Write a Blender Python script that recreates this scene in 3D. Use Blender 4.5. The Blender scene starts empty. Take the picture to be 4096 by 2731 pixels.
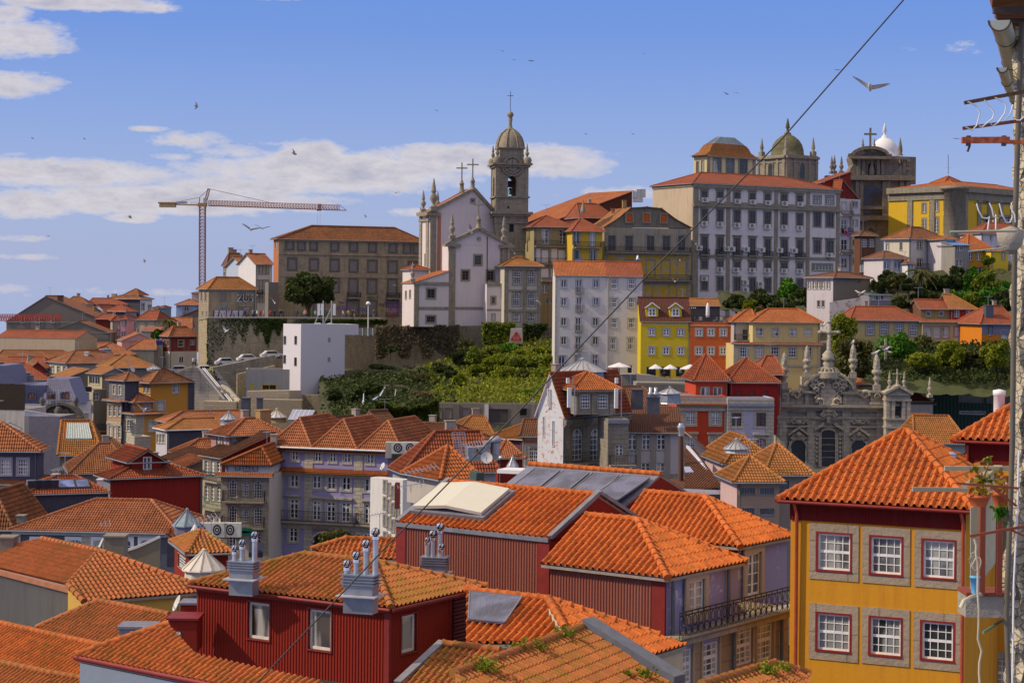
import bpy,math,random
import numpy as np
from mathutils import Vector as V,Matrix
SC=bpy.context.scene
COL=SC.collection
# ---------------- camera, sky, sun, exposure ----------------
F=7600.0;KD=7600.0/4600.0;CX=2048.0;H0=1180.0;ROLL=0.010
cr,sr=math.cos(ROLL),math.sin(ROLL)
camd=bpy.data.cameras.new('camera');cam=bpy.data.objects.new('camera',camd);COL.objects.link(cam)
camd.sensor_width=36.0;camd.lens=F/4096*36;camd.clip_end=9000;camd.clip_start=0.3
camd.shift_y=-(1365.5-H0)/4096
cam.matrix_world=Matrix(((cr,-sr,0,0),(0,0,-1,0),(sr,cr,0,0),(0,0,0,1)))
SC.camera=cam
SUN_EL=40.0;SUN_AZ=262.0
sd=V((math.sin(math.radians(SUN_AZ))*math.cos(math.radians(SUN_EL)),math.cos(math.radians(SUN_AZ))*math.cos(math.radians(SUN_EL)),math.sin(math.radians(SUN_EL))))
sl=bpy.data.lights.new('sun','SUN');sl.energy=3.6;sl.angle=math.radians(0.5);sl.color=(1.0,0.85,0.63)
so=bpy.data.objects.new('sun',sl);COL.objects.link(so)
so.rotation_euler=sd.to_track_quat('Z','Y').to_euler();so.location=sd*500
SC.view_settings.view_transform='Standard';SC.view_settings.look='None'
SC.view_settings.exposure=0.0;SC.view_settings.gamma=1.0
SC.render.engine='CYCLES'
SC.cycles.max_bounces=5;SC.cycles.diffuse_bounces=3;SC.cycles.glossy_bounces=2
SC.cycles.transparent_max_bounces=6;SC.cycles.caustics_reflective=False;SC.cycles.caustics_refractive=False
class NG:
 def __init__(s,tree):s.t=tree;s.n=tree.nodes;s.l=tree.links
 def add(s,typ,**kw):
  nd=s.n.new(typ)
  for k,v in kw.items():
   setattr(nd,k,v)
  return nd
 def inp(s,nd,i,v):
  if isinstance(v,bpy.types.NodeSocket):s.l.new(v,nd.inputs[i])
  else:nd.inputs[i].default_value=v
 def m(s,op,a,b=0.0,c=None,clamp=False):
  nd=s.add('ShaderNodeMath',operation=op);nd.use_clamp=clamp
  s.inp(nd,0,a);s.inp(nd,1,b)
  if c is not None:s.inp(nd,2,c)
  return nd.outputs[0]
 def vm(s,op,a,b=(0,0,0),out=0):
  nd=s.add('ShaderNodeVectorMath',operation=op);s.inp(nd,0,a)
  if b is not None:s.inp(nd,1,b)
  return nd.outputs[out]
 def mix(s,f,a,b,bt='MIX'):
  nd=s.add('ShaderNodeMix',data_type='RGBA',blend_type=bt)
  s.inp(nd,0,f);s.inp(nd,6,a);s.inp(nd,7,b)
  return nd.outputs[2]
 def noise(s,vec,scale,detail=3.0,rough=0.55,out=0):
  nd=s.add('ShaderNodeTexNoise');s.inp(nd,'Vector',vec);nd.inputs['Scale'].default_value=scale
  nd.inputs['Detail'].default_value=detail;nd.inputs['Roughness'].default_value=rough
  return nd.outputs[out]
 def rng(s,v,a,b,c=0.0,d=1.0):
  nd=s.add('ShaderNodeMapRange');s.inp(nd,0,v)
  for i,x in enumerate((a,b,c,d)):nd.inputs[i+1].default_value=x
  return nd.outputs[0]
def c4(c):return(c[0],c[1],c[2],1.0)
W=bpy.data.worlds.new('World');SC.world=W;W.use_nodes=True
g=NG(W.node_tree);g.n.clear()
tc=g.add('ShaderNodeTexCoord');dirv=tc.outputs['Generated']
sep=g.add('ShaderNodeSeparateXYZ');g.l.new(dirv,sep.inputs[0])
zc=g.m('MAXIMUM',sep.outputs[2],0.02)
cmb=g.add('ShaderNodeCombineXYZ');g.l.new(sep.outputs[0],cmb.inputs[0]);g.l.new(sep.outputs[1],cmb.inputs[1]);g.l.new(zc,cmb.inputs[2])
sky=g.add('ShaderNodeTexSky',sky_type='NISHITA');sky.sun_disc=False
sky.sun_elevation=math.radians(SUN_EL);sky.sun_rotation=math.radians(SUN_AZ)
sky.air_density=1.0;sky.dust_density=0.6;sky.ozone_density=2.5;sky.altitude=50
g.l.new(g.vm('NORMALIZE',cmb.outputs[0],None),sky.inputs[0])
az=g.m('ARCTAN2',sep.outputs[0],sep.outputs[1]);el=g.m('ARCSINE',sep.outputs[2])
def pxdir(u,v):
 a,b=u-CX,H0-v;x=(a*cr-b*sr)/F;z=(a*sr+b*cr)/F
 return math.atan2(x,1),math.asin(z/math.sqrt(1+x*x+z*z))
wv=g.add('ShaderNodeCombineXYZ');g.l.new(az,wv.inputs[0]);g.l.new(g.m('MULTIPLY',el,2.6),wv.inputs[1])
warp=g.noise(wv.outputs[0],14.0,6.0,0.6)
warp2=g.noise(wv.outputs[0],52.0,5.0,0.65)
fine=g.noise(wv.outputs[0],110.0,5.0,0.7)
CLOUDS=[(60,160,230,80,1.1),(20,330,230,62,1.0),(300,10,420,34,1.05),(620,30,130,22,.9),(40,60,90,50,.9),(1080,-10,160,20,.8),(640,800,760,58,1.1),(170,690,500,62,1.15),(60,820,250,52,1.1),(1000,745,330,44,1.1),(1350,690,620,85,1.2),(1950,640,500,70,1.15),(2250,660,240,58,1.0),(1250,620,160,60,1.0),(540,872,110,24,1.0),(760,560,170,42,.85),(950,610,190,36,.8),(600,515,80,14,.85),(700,625,110,18,.75),(1050,575,120,14,.55),(1650,850,130,22,.85),(2450,775,260,34,.75),(90,952,140,16,.5),(120,1028,190,14,.5),(200,1160,420,30,.5),(420,1165,400,22,.45),(2150,870,160,26,.6),(2900,830,160,20,.4),(3620,200,90,18,.22),(3900,190,160,34,.32),(60,620,110,16,.6),(3100,880,300,30,.35)]
tot=None
for(u,v,ru,rv,s_)in CLOUDS:
 a0,e0=pxdir(u,v)
 dx=g.m('MULTIPLY',g.m('SUBTRACT',az,a0),F/ru);dy=g.m('MULTIPLY',g.m('SUBTRACT',el,e0),F/rv)
 r2=g.m('ADD',g.m('MULTIPLY',dx,dx),g.m('MULTIPLY',dy,dy))
 k=g.m('MULTIPLY',g.m('MAXIMUM',g.m('SUBTRACT',1.0,g.m('MULTIPLY',r2,0.55)),0.0),s_)
 tot=k if tot is None else g.m('MAXIMUM',tot,k)
dens=g.m('ADD',tot,g.m('MULTIPLY',g.m('SUBTRACT',warp,0.5),1.5))
dens=g.m('ADD',dens,g.m('MULTIPLY',g.m('SUBTRACT',warp2,0.5),1.2))
dens=g.m('ADD',dens,g.m('MULTIPLY',g.m('SUBTRACT',fine,0.5),0.75))
dens=g.m('MULTIPLY',dens,g.rng(tot,0.0,0.25))
cov=g.rng(dens,0.4,0.86)
shade=g.rng(g.m('ADD',g.m('MULTIPLY',dens,0.45),g.m('MULTIPLY',warp2,0.8)),0.55,1.25)
over=g.m('MULTIPLY',g.rng(el,.34,.62),g.rng(warp,.40,.52))  # bright warm cloud cover added high overhead, out of view, as fill light
cov=g.m('MAXIMUM',cov,over)
ccol=g.mix(over,g.mix(shade,(5.9,5.5,5.6,1),(3.4,3.4,4.1,1)),(9.0,7.2,5.2,1))
skyc=g.mix(1.0,sky.outputs[0],(1.0,0.93,1.14,1),'MULTIPLY')
hz=g.rng(el,-0.02,0.16,1.0,0.0)
skyc=g.mix(g.m('MULTIPLY',g.m('MULTIPLY',g.rng(el,-0.04,0.14),g.rng(el,0.35,0.6,1,0)),.85),skyc,(1.0,2.15,5.6,1))
skyc=g.mix(g.m('MULTIPLY',hz,0.75),skyc,(2.5,3.2,5.4,1))
bg=g.add('ShaderNodeBackground');bg.inputs[1].default_value=0.13
g.l.new(g.mix(g.m('MULTIPLY',cov,0.92),skyc,ccol),bg.inputs[0])
wo=g.add('ShaderNodeOutputWorld');g.l.new(bg.outputs[0],wo.inputs[0])
# ---------------- picking points: crop pixel -> ray ----------------
FRM=dict(Z=(0,0,1.7415),A=(0,1000,.46769),B=(700,700,.44643),C=(1500,350,.66964),D=(2100,650,.57383),E=(2700,450,.5102),G=(3250,450,.63753),H=(0,1350,.47824),I=(700,1500,.47824),J=(0,1980,.47893),K=(700,2050,.55272),L=(1500,1700,.47824),M=(2150,1350,.44643),N=(2900,1150,.51024),O=(1900,2000,.55272),Q=(3050,1600,.72138),R=(3700,0,.51031),S=(3650,1800,.59387),T=(1300,1300,.40391),X=(0,0,1.0),Y=(2500,1180,.20408),P=(400,1500,.1913))
fx=[0,0,1.0]
def fr(k):fx[:]=FRM[k]
def ray(x,y):
 a=fx[0]+x*fx[2]-CX;b=H0-(fx[1]+y*fx[2])
 return(a*cr-b*sr)/F,(a*sr+b*cr)/F
def P(x,y,d):return Pr(x,y,d*KD)
def Pr(x,y,d):X,Z=ray(x,y);return V((X*d,d,Z*d))
def Pz(x,y,z):X,Z=ray(x,y);d=z/Z;return V((X*d,d,z))
def mpp(d):return fx[2]*d*KD/F
# ---------------- materials ----------------
MATS={}
def newmat(name):
 m=bpy.data.materials.new(name);m.use_nodes=True;MATS[name]=m
 gg=NG(m.node_tree);b=m.node_tree.nodes['Principled BSDF']
 return m,gg,b
def pos(gg):return gg.add('ShaderNodeNewGeometry').outputs['Position']
def plain(name,col,rough=.6,metal=0.0,var=.15,sc=3.0,spec=.4):
 if name in MATS:return MATS[name]
 m,gg,b=newmat(name)
 n=gg.noise(pos(gg),sc,4)
 f=gg.rng(n,.3,.7,1-var,1+var)
 cmb=gg.add('ShaderNodeCombineXYZ')
 for i in range(3):gg.l.new(f,cmb.inputs[i])
 gg.l.new(gg.mix(1.0,c4(col),cmb.outputs[0],'MULTIPLY'),b.inputs['Base Color'])
 b.inputs['Roughness'].default_value=rough;b.inputs['Metallic'].default_value=metal
 b.inputs['Specular IOR Level'].default_value=spec
 return m
def plaster(name,col,stain=.35,dirt=(.16,.14,.11),patch=0.0,patchcol=(.42,.38,.32),sc=1.0):
 """painted render: faint mottling, rain streaks, grime with a shape of its own"""
 if name in MATS:return MATS[name]
 m,gg,b=newmat(name);p=pos(gg)
 n1=gg.noise(p,.55*sc,5,.6);n2=gg.noise(p,6*sc,3)
 st=gg.noise(gg.vm('MULTIPLY',p,(3.2*sc,3.2*sc,.22*sc)),1.0,5,.65)
 c=gg.mix(gg.rng(n2,.3,.7,0,.10),c4(col),c4([x*.7 for x in col]))
 k=gg.m('MULTIPLY',gg.rng(st,.46,.70),gg.rng(n1,.35,.65,.25,1.0))
 c=gg.mix(gg.m('MULTIPLY',k,stain),c,c4(dirt))
 if patch:
  n3=gg.noise(p,1.1*sc,7,.68)
  c=gg.mix(gg.m('MULTIPLY',gg.rng(n3,.60-patch*.2,.63-patch*.2),.85),c,c4(patchcol))
 gg.l.new(c,b.inputs['Base Color']);b.inputs['Roughness'].default_value=.9;b.inputs['Specular IOR Level'].default_value=.2
 bp=gg.add('ShaderNodeBump');bp.inputs['Strength'].default_value=.25;bp.inputs['Distance'].default_value=.03
 gg.l.new(gg.noise(p,9,4),bp.inputs['Height']);gg.l.new(bp.outputs[0],b.inputs['Normal'])
 return m
def stone(name,col,col2,bw=.9,bh=.38,mortar=(.2,.17,.13),grime=.5,rubble=False,moss=0.0):
 if name in MATS:return MATS[name]
 m,gg,b=newmat(name);geo=gg.add('ShaderNodeNewGeometry');p=geo.outputs['Position']
 n1=gg.noise(p,.7,5,.6);n2=gg.noise(p,5,5,.65)
 s_=gg.add('ShaderNodeSeparateXYZ');gg.l.new(p,s_.inputs[0])
 if rubble:
  vo=gg.add('ShaderNodeTexVoronoi',feature='DISTANCE_TO_EDGE');gg.inp(vo,'Vector',gg.vm('MULTIPLY',p,(1/bw,1/bw,1/bh)))
  joint=gg.rng(vo.outputs[0],0.0,.09,1,0)
  v2=gg.add('ShaderNodeTexVoronoi');gg.inp(v2,'Vector',gg.vm('MULTIPLY',p,(1/bw,1/bw,1/bh)))
  cell=gg.add('ShaderNodeSeparateColor');gg.l.new(v2 .outputs['Color'],cell.inputs[0]);rnd=cell.outputs[0]
 else:
  hx=gg.m('ADD',s_.outputs[0],gg.m('MULTIPLY',s_.outputs[1],.8))
  cv=gg.add('ShaderNodeCombineXYZ');gg.l.new(hx,cv.inputs[0]);gg.l.new(s_.outputs[2],cv.inputs[1])
  br=gg.add('ShaderNodeTexBrick');gg.l.new(cv.outputs[0],br.inputs['Vector'])
  br.inputs['Scale'].default_value=1.0;br.inputs['Brick Width'].default_value=bw;br.inputs['Row Height'].default_value=bh
  br.inputs['Mortar Size'].default_value=.02;br.inputs['Color1'].default_value=(0,0,0,1);br.inputs['Color2'].default_value=(1,1,1,1)
  br.inputs['Mortar'].default_value=(.5,.5,.5,1)
  joint=br.outputs['Fac'];cell=gg.add('ShaderNodeSeparateColor');gg.l.new(br.outputs['Color'],cell.inputs[0]);rnd=cell.outputs[0]
 c=gg.mix(gg.m('ADD',gg.m('MULTIPLY',rnd,.45),gg.m('MULTIPLY',n2,.45)),c4(col),c4(col2))
 c=gg.mix(gg.m('MULTIPLY',joint,.7),c,c4(mortar))
 st=gg.noise(gg.vm('MULTIPLY',p,(1.6,1.6,.3)),1.0,5,.65)
 c=gg.mix(gg.m('MULTIPLY',gg.m('MULTIPLY',gg.rng(st,.45,.72),gg.rng(n1,.3,.65,.3,1.0)),grime),c,(.085,.072,.052,1))
 if moss:
  c=gg.mix(gg.m('MULTIPLY',gg.rng(gg.noise(p,1.3,6,.7),.5,.62),moss),c,(.07,.085,.02,1))
 gg.l.new(c,b.inputs['Base Color']);b.inputs['Roughness'].default_value=.95;b.inputs['Specular IOR Level'].default_value=.15
 bp=gg.add('ShaderNodeBump');bp.inputs['Strength'].default_value=.6;bp.inputs['Distance'].default_value=.08
 gg.l.new(gg.m('SUBTRACT',n2,gg.m('MULTIPLY',joint,.8)),bp.inputs['Height']);gg.l.new(bp.outputs[0],b.inputs['Normal'])
 return m
def tile(name,c1,c2,moss=.2,mosscol=(.16,.12,.02),dark=.3,bump=True,tw=.22,tl=.38):
 """clay tiles; UV = metres along the eave and up the slope, one tint per tile"""
 if name in MATS:return MATS[name]
 m,gg,b=newmat(name);uv=gg.add('ShaderNodeUVMap').outputs[0];p=pos(gg)
 s_=gg.add('ShaderNodeSeparateXYZ');gg.l.new(uv,s_.inputs[0])
 iu=gg.m('FLOOR',gg.m('DIVIDE',s_.outputs[0],tw));iv=gg.m('FLOOR',gg.m('DIVIDE',s_.outputs[1],tl))
 cv=gg.add('ShaderNodeCombineXYZ');gg.l.new(iu,cv.inputs[0]);gg.l.new(iv,cv.inputs[1])
 wn=gg.add('ShaderNodeTexWhiteNoise',noise_dimensions='2D');gg.l.new(cv.outputs[0],wn.inputs['Vector'])
 n1=gg.noise(p,.45,4);n2=gg.noise(p,3.5,6,.7);n3=gg.noise(p,14,4,.7)
 f=gg.m('ADD',gg.m('MULTIPLY',wn.outputs[0],.75),gg.m('MULTIPLY',gg.m('SUBTRACT',n1,.5),2.0),clamp=True)
 c=gg.mix(f,c4(c1),c4(c2))
 fv=gg.m('FRACT',gg.m('DIVIDE',s_.outputs[1],tl))
 c=gg.mix(gg.m('MULTIPLY',gg.rng(n2,.45,.66),dark),c,(.06,.035,.022,1))
 c=gg.mix(gg.m('MULTIPLY',gg.rng(gg.m('ADD',n2,gg.m('MULTIPLY',gg.m('ADD',n1,gg.m('MULTIPLY',n3,.5)),.6)),.99-moss*.18,1.09-moss*.18),min(1,moss*1.6)),c,c4(mosscol))
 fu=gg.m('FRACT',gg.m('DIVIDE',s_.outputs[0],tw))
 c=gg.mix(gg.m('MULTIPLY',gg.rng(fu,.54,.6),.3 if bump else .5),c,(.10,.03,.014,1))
 if bump:c=gg.mix(gg.m('MULTIPLY',gg.rng(fv,.72,.95),.6),c,(.05,.022,.012,1))  # dark rows put the shade and grime of each tile lap into the colour
 gg.l.new(c,b.inputs['Base Color']);b.inputs['Roughness'].default_value=.78;b.inputs['Specular IOR Level'].default_value=.3
 if bump:
  h=gg.m('ADD',gg.m('MULTIPLY',gg.m('SINE',gg.m('MULTIPLY',fu,6.2832)),.028),gg.m('MULTIPLY',fv,-.045))
  bp=gg.add('ShaderNodeBump');bp.inputs['Strength'].default_value=1.0;bp.inputs['Distance'].default_value=1.0
  gg.l.new(h,bp.inputs['Height']);gg.l.new(bp.outputs[0],b.inputs['Normal'])
 else:
  bp=gg.add('ShaderNodeBump');bp.inputs['Strength'].default_value=.35;bp.inputs['Distance'].default_value=.02
  gg.l.new(n3,bp.inputs['Height']);gg.l.new(bp.outputs[0],b.inputs['Normal'])
 return m
def leafmat(name,c1,c2,c3):
 if name in MATS:return MATS[name]
 m,gg,b=newmat(name);geo=gg.add('ShaderNodeNewGeometry')
 r=geo.outputs['Random Per Island'];n=gg.noise(geo.outputs['Position'],.8,3)
 c=gg.mix(r,c4(c1),c4(c2));c=gg.mix(gg.rng(n,.5,.72,0,.8),c,c4(c3))
 gg.l.new(c,b.inputs['Base Color']);b.inputs['Roughness'].default_value=.65;b.inputs['Specular IOR Level'].default_value=.25
 tr=gg.add('ShaderNodeBsdfTranslucent');gg.l.new(c,tr.inputs[0])
 mx=gg.add('ShaderNodeMixShader');mx.inputs[0].default_value=.3
 gg.l.new(b.outputs[0],mx.inputs[1]);gg.l.new(tr.outputs[0],mx.inputs[2])
 gg.l.new(mx.outputs[0],m.node_tree.nodes['Material Output'].inputs[0])
 return m
def groundmat(name,c1,c2,c3,sc=.5):
 if name in MATS:return MATS[name]
 m,gg,b=newmat(name);p=pos(gg)
 n=gg.noise(p,sc,6,.7);n2=gg.noise(p,sc*8,5,.7)
 c=gg.mix(gg.rng(n,.35,.65),c4(c1),c4(c2));c=gg.mix(gg.rng(n2,.5,.7),c,c4(c3))
 gg.l.new(c,b.inputs['Base Color']);b.inputs['Roughness'].default_value=.95
 bp=gg.add('ShaderNodeBump');bp.inputs['Strength'].default_value=.8;bp.inputs['Distance'].default_value=.25
 gg.l.new(n2,bp.inputs['Height']);gg.l.new(bp.outputs[0],b.inputs['Normal'])
 return m
def glassmat(name,col,rough=.08,curtain=None):
 if name in MATS:return MATS[name]
 m,gg,b=newmat(name);p=pos(gg)
 n=gg.noise(p,.9,2)
 c=gg.mix(gg.rng(n,.4,.6),c4(col),c4([x*.45 for x in col]))
 if curtain:
  c=gg.mix(gg.rng(gg.noise(gg.vm('MULTIPLY',p,(1.0,1.0,.15)),1.3,2),.47,.53),c,c4(curtain))
 gg.l.new(c,b.inputs['Base Color']);b.inputs['Roughness'].default_value=rough;b.inputs['Specular IOR Level'].default_value=.6
 return m
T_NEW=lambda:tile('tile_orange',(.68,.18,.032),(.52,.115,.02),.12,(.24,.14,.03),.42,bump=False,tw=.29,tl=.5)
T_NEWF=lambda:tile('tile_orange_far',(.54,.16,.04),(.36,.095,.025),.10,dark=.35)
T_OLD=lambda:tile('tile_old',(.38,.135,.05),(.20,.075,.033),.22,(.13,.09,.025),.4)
T_RED=lambda:tile('tile_red',(.40,.095,.038),(.24,.06,.026),.08,dark=.35)
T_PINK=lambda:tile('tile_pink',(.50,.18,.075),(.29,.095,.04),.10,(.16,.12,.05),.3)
T_MOSS=lambda:tile('tile_moss',(.46,.18,.05),(.32,.12,.035),.30,(.22,.13,.02),.35)
T_MOSSN=lambda:tile('tile_moss_near',(.50,.16,.045),(.33,.105,.03),.34,(.30,.18,.015),.45,bump=False,tw=.25)
T_BRN=lambda:tile('tile_brown',(.24,.10,.055),(.18,.075,.04),.22,(.10,.085,.025),.5)
T_DARK=lambda:tile('tile_wine',(.13,.035,.03),(.08,.025,.022),.1,dark=.4)
GR=lambda:stone('granite',(.42,.37,.30),(.29,.25,.20),.8,.4,grime=.45)
GRL=lambda:stone('granite_light',(.52,.47,.38),(.40,.36,.29),.8,.4,grime=.2)
WH=lambda:plain('white_paint',(.78,.77,.76),.45,var=.04)
GL=lambda:glassmat('window_glass',(.10,.11,.125))
GLC=lambda:glassmat('curtained_glass',(.12,.13,.14),.15,(.42,.41,.38))
GLD=lambda:glassmat('dark_glass',(.028,.03,.035))
ZN=lambda:plain('zinc',(.28,.29,.32),.45,.55,var=.12)
IRON=lambda:plain('iron',(.035,.035,.04),.6,.3)
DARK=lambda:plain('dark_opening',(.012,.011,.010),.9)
# ---------------- mesh builder ----------------
class MB:
 def __init__(s):s.v=[];s.f=[];s.mi=[];s.uv=[];s.ms=[];s.sm=[]
 def mat(s,m):
  if m not in s.ms:s.ms.append(m)
  return s.ms.index(m)
 def face(s,pts,m,uv=None,smooth=False):
  b=len(s.v);s.v.extend([tuple(p)for p in pts]);s.f.append(tuple(range(b,b+len(pts))));s.mi.append(s.mat(m))
  s.uv.extend(uv if uv else[(0,0)]*len(pts));s.sm.append(smooth)
 def grid(s,verts,faces,m,uvs=None,smooth=False):
  b=len(s.v);s.v.extend([tuple(p)for p in verts]);k=s.mat(m)
  for f in faces:
   s.f.append(tuple(b+i for i in f));s.mi.append(k);s.sm.append(smooth)
   s.uv.extend([uvs[i]for i in f]if uvs is not None else[(0,0)]*len(f))
 def hexa(s,p,m):
  for q in((3,2,1,0),(4,5,6,7),(0,1,5,4),(1,2,6,5),(2,3,7,6),(3,0,4,7)):
   s.face([p[i]for i in q],m)
 def box(s,c,size,m,rot=0.0,ax=None):
  hx,hy,hz=size[0]/2,size[1]/2,size[2]/2;c=V(c)
  X=V((math.cos(rot),math.sin(rot),0));Y=V((-math.sin(rot),math.cos(rot),0));Z=V((0,0,1))
  if ax:X,Y,Z=ax
  s.hexa([c+X*a*hx+Y*b_*hy+Z*z*hz for z in(-1,1)for a,b_ in((-1,-1),(1,-1),(1,1),(-1,1))],m)
 def prism(s,poly,off,m,m2=None):
  off=V(off);q=[V(p)+off for p in poly];n=len(poly)
  s.face(poly,m);s.face(q[::-1],m)
  for i in range(n):j=(i+1)%n;s.face([poly[i],q[i],q[j],poly[j]],m2 or m)
 def beam(s,p,q,w,m,h=None):
  p,q=V(p),V(q);d=(q-p)
  if d.length<1e-6:return
  d.normalize();up=V((0,0,1))if abs(d.z)<.95 else V((0,1,0))
  X=d.cross(up).normalized();Y=X.cross(d).normalized();h=h or w
  r=[p+X*a*w/2+Y*b_*h/2 for a,b_ in((-1,-1),(1,-1),(1,1),(-1,1))]
  r2=[x+(q-p)for x in r];s.hexa(r+r2,m)
 def tube(s,pts,rad,m,seg=8,cap=True,smooth=True):
  pts=[V(p)for p in pts];n=len(pts);rad=rad if isinstance(rad,(list,tuple))else[rad]*n
  rings=[];X0=None
  for i,p in enumerate(pts):
   d=(pts[min(i+1,n-1)]-pts[max(i-1,0)]).normalized()
   if X0 is None:X0=d.cross(V((0,0,1))if abs(d.z)<.9 else V((0,1,0))).normalized()
   X=(X0-d*X0 .dot(d)).normalized();X0=X;Y=d.cross(X)
   rings.append([p+(X*math.cos(2*math.pi*k/seg)+Y*math.sin(2*math.pi*k/seg))*rad[i]for k in range(seg)])
  vs=[v for r in rings for v in r];fs=[]
  for i in range(n-1):
   for k in range(seg):a=i*seg+k;b_=i*seg+(k+1)%seg;fs.append((a,b_,b_+seg,a+seg))
  s.grid(vs,fs,m,smooth=smooth)
  if cap:s.face(rings[0][::-1],m);s.face(rings[-1],m)
 def lathe(s,c,prof,m,seg=12,smooth=True,sx=1.0):
  c=V(c);vs=[];fs=[]
  for r,z in prof:
   for k in range(seg):a=2*math.pi*k/seg;vs.append(c+V((math.cos(a)*r*sx,math.sin(a)*r,z)))
  for i in range(len(prof)-1):
   for k in range(seg):a=i*seg+k;b_=i*seg+(k+1)%seg;fs.append((a,b_,b_+seg,a+seg))
  s.grid(vs,fs,m,smooth=smooth)
 def build(s,name,parent=None,loc=None):
  me=bpy.data.meshes.new(name)
  o=V(loc)if loc is not None else V((0,0,0))
  va=np.array([tuple(p)for p in s.v],dtype=np.float64).reshape(-1,3)-np.array(tuple(o))
  me.from_pydata(va.tolist(),[],s.f)
  for m in s.ms:me.materials.append(m)
  me.polygons.foreach_set('material_index',s.mi)
  me.polygons.foreach_set('use_smooth',s.sm)
  ul=me.uv_layers.new(name='UVMap');ul.data.foreach_set('uv',np.array(s.uv,dtype=np.float32).ravel())
  me.update()
  return link(name,me,parent,o)
def link(name,me,parent=None,loc=(0,0,0)):
 ob=bpy.data.objects.new(name,me);COL.objects.link(ob)
 ob.location=loc
 if parent is not None:
  ob.parent=parent;ob.location=V(loc)-wloc(parent)
 return ob
def wloc(o):
 l=V(o.location)
 while o.parent:o=o.parent;l+=V(o.location)
 return l
def tag(o,label=None,cat=None,group=None,kind=None):
 for k,v in(('label',label),('category',cat),('group',group),('kind',kind)):
  if v:o[k]=v
 return o
def empty(name,loc,label,cat,group=None):
 o=bpy.data.objects.new(name,None);COL.objects.link(o);o.location=loc;o.empty_display_size=.5
 return tag(o,label,cat,group)
def copytree(o,loc,parent=None,rot=None,scale=None):
 c=o.copy();COL.objects.link(c)
 if parent is not None:c.parent=parent
 if loc is not None:c.location=loc
 if rot is not None:c.rotation_euler=rot
 if scale is not None:c.scale=(scale,)*3
 for ch in list(o.children):copytree(ch,None,c)
 return c
def struct(o):o['kind']='structure';return o
# ---------------- tiled roof faces ----------------
PROF={2:[(0,0),(.07,.55),(.17,.9),(.27,1.0),(.37,.9),(.47,.55),(.54,0)],1:[(0,0),(.18,.9),(.36,.9),(.54,0)]}
def tileface(mb,poly,m,det,w=.22,L=.38,amp=.06,step=.035):
 poly=[V(p)for p in poly];k_=m.name.startswith('tile_orange')and not m.name.endswith('far')
 if det==2:w,L,amp=(.29,.5,.12)if k_ else(.25 if 'near' in m.name or 'redtan' in m.name else .22,.38,.085)
 n=V((0,0,0))
 for i in range(len(poly)):
  a,b_=poly[i],poly[(i+1)%len(poly)];n+=a.cross(b_)
 n.normalize()
 if n.z<0:n=-n
 t=(V((0,0,1))-n*n.z)
 if t.length<1e-4:t=V((0,1,0))
 t.normalize();s=t.cross(n).normalized()
 O=min(poly,key=lambda p:p.dot(t))
 pts=[((p-O).dot(s),(p-O).dot(t))for p in poly]
 if det==0:
  sm=min(a for a,_ in pts)
  ps=poly;cr_=(poly[1]-poly[0]).cross(poly[2]-poly[1])
  if cr_.dot(n)<0:ps=poly[::-1];pts=pts[::-1]
  mb.face(ps,m,[(a-sm,b_)for a,b_ in pts]);return
 s0=min(a for a,_ in pts);s1=max(a for a,_ in pts);t1=max(b_ for _,b_ in pts);t0=min(b_ for _,b_ in pts)
 xs=[];hs=[];k=0
 while s0+k*w<s1+1e-6:
  for f,h in PROF[det]:
   x=s0+(k+f)*w
   if x<=s1:xs.append(x);hs.append(h*amp)
  k+=1
 xs.append(s1);hs.append(0.0)
 xs=np.array(xs);hs=np.array(hs)
 lo=np.full(len(xs),1e9);hi=np.full(len(xs),-1e9)
 for i in range(len(pts)):
  (a,b_),(c,d)=pts[i],pts[(i+1)%len(pts)]
  if abs(a-c)<1e-6:
   q=np.abs(xs-a)<1e-4;lo[q]=np.minimum(lo[q],min(b_,d));hi[q]=np.maximum(hi[q],max(b_,d));continue
  q=(xs>=min(a,c)-1e-6)&(xs<=max(a,c)+1e-6)
  y=b_+(d-b_)*(xs-a)/(c-a);lo[q]=np.minimum(lo[q],y[q]);hi[q]=np.maximum(hi[q],y[q])
 hi=np.maximum(hi,lo)
 nr=int(math.ceil((t1-t0)/L));T=[];Hh=[]
 for r in range(nr):T+=[t0+r*L,t0+(r+1)*L];Hh+=[step,0.0]
 T=np.array(T)[:,None];Hh=np.array(Hh)[:,None]
 TT=np.clip(T,lo[None,:],hi[None,:]);nC=len(xs)
 Z=Hh+hs[None,:]
 Pn=np.array(O)[None,None,:]+xs[None,:,None]*np.array(s)+TT[:,:,None]*np.array(t)+Z[:,:,None]*np.array(n)
 vs=Pn.reshape(-1,3)
 fs=[];nR=len(T)
 D=TT
 for r in range(nR-1):
  riser=(r%2==1)
  a=D[r];b_=D[r+1]
  for c in range(nC-1):
   if riser:
    if not(lo[c]<T[r,0]<hi[c]or lo[c+1]<T[r,0]<hi[c+1]):continue
   elif b_[c]-a[c]<1e-5 and b_[c+1]-a[c+1]<1e-5:continue
   i=r*nC+c;fs.append((i,i+1,i+1+nC,i+nC))
 uv=np.stack([np.broadcast_to(xs[None,:]-s0,TT.shape),TT-t0],-1).reshape(-1,2)
 base=len(mb.v);mb.v.extend(map(tuple,vs));k=mb.mat(m)
 for f in fs:
  mb.f.append(tuple(base+i for i in f));mb.mi.append(k);mb.sm.append(False)
  mb.uv.extend(tuple(uv[i])for i in f)
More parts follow.
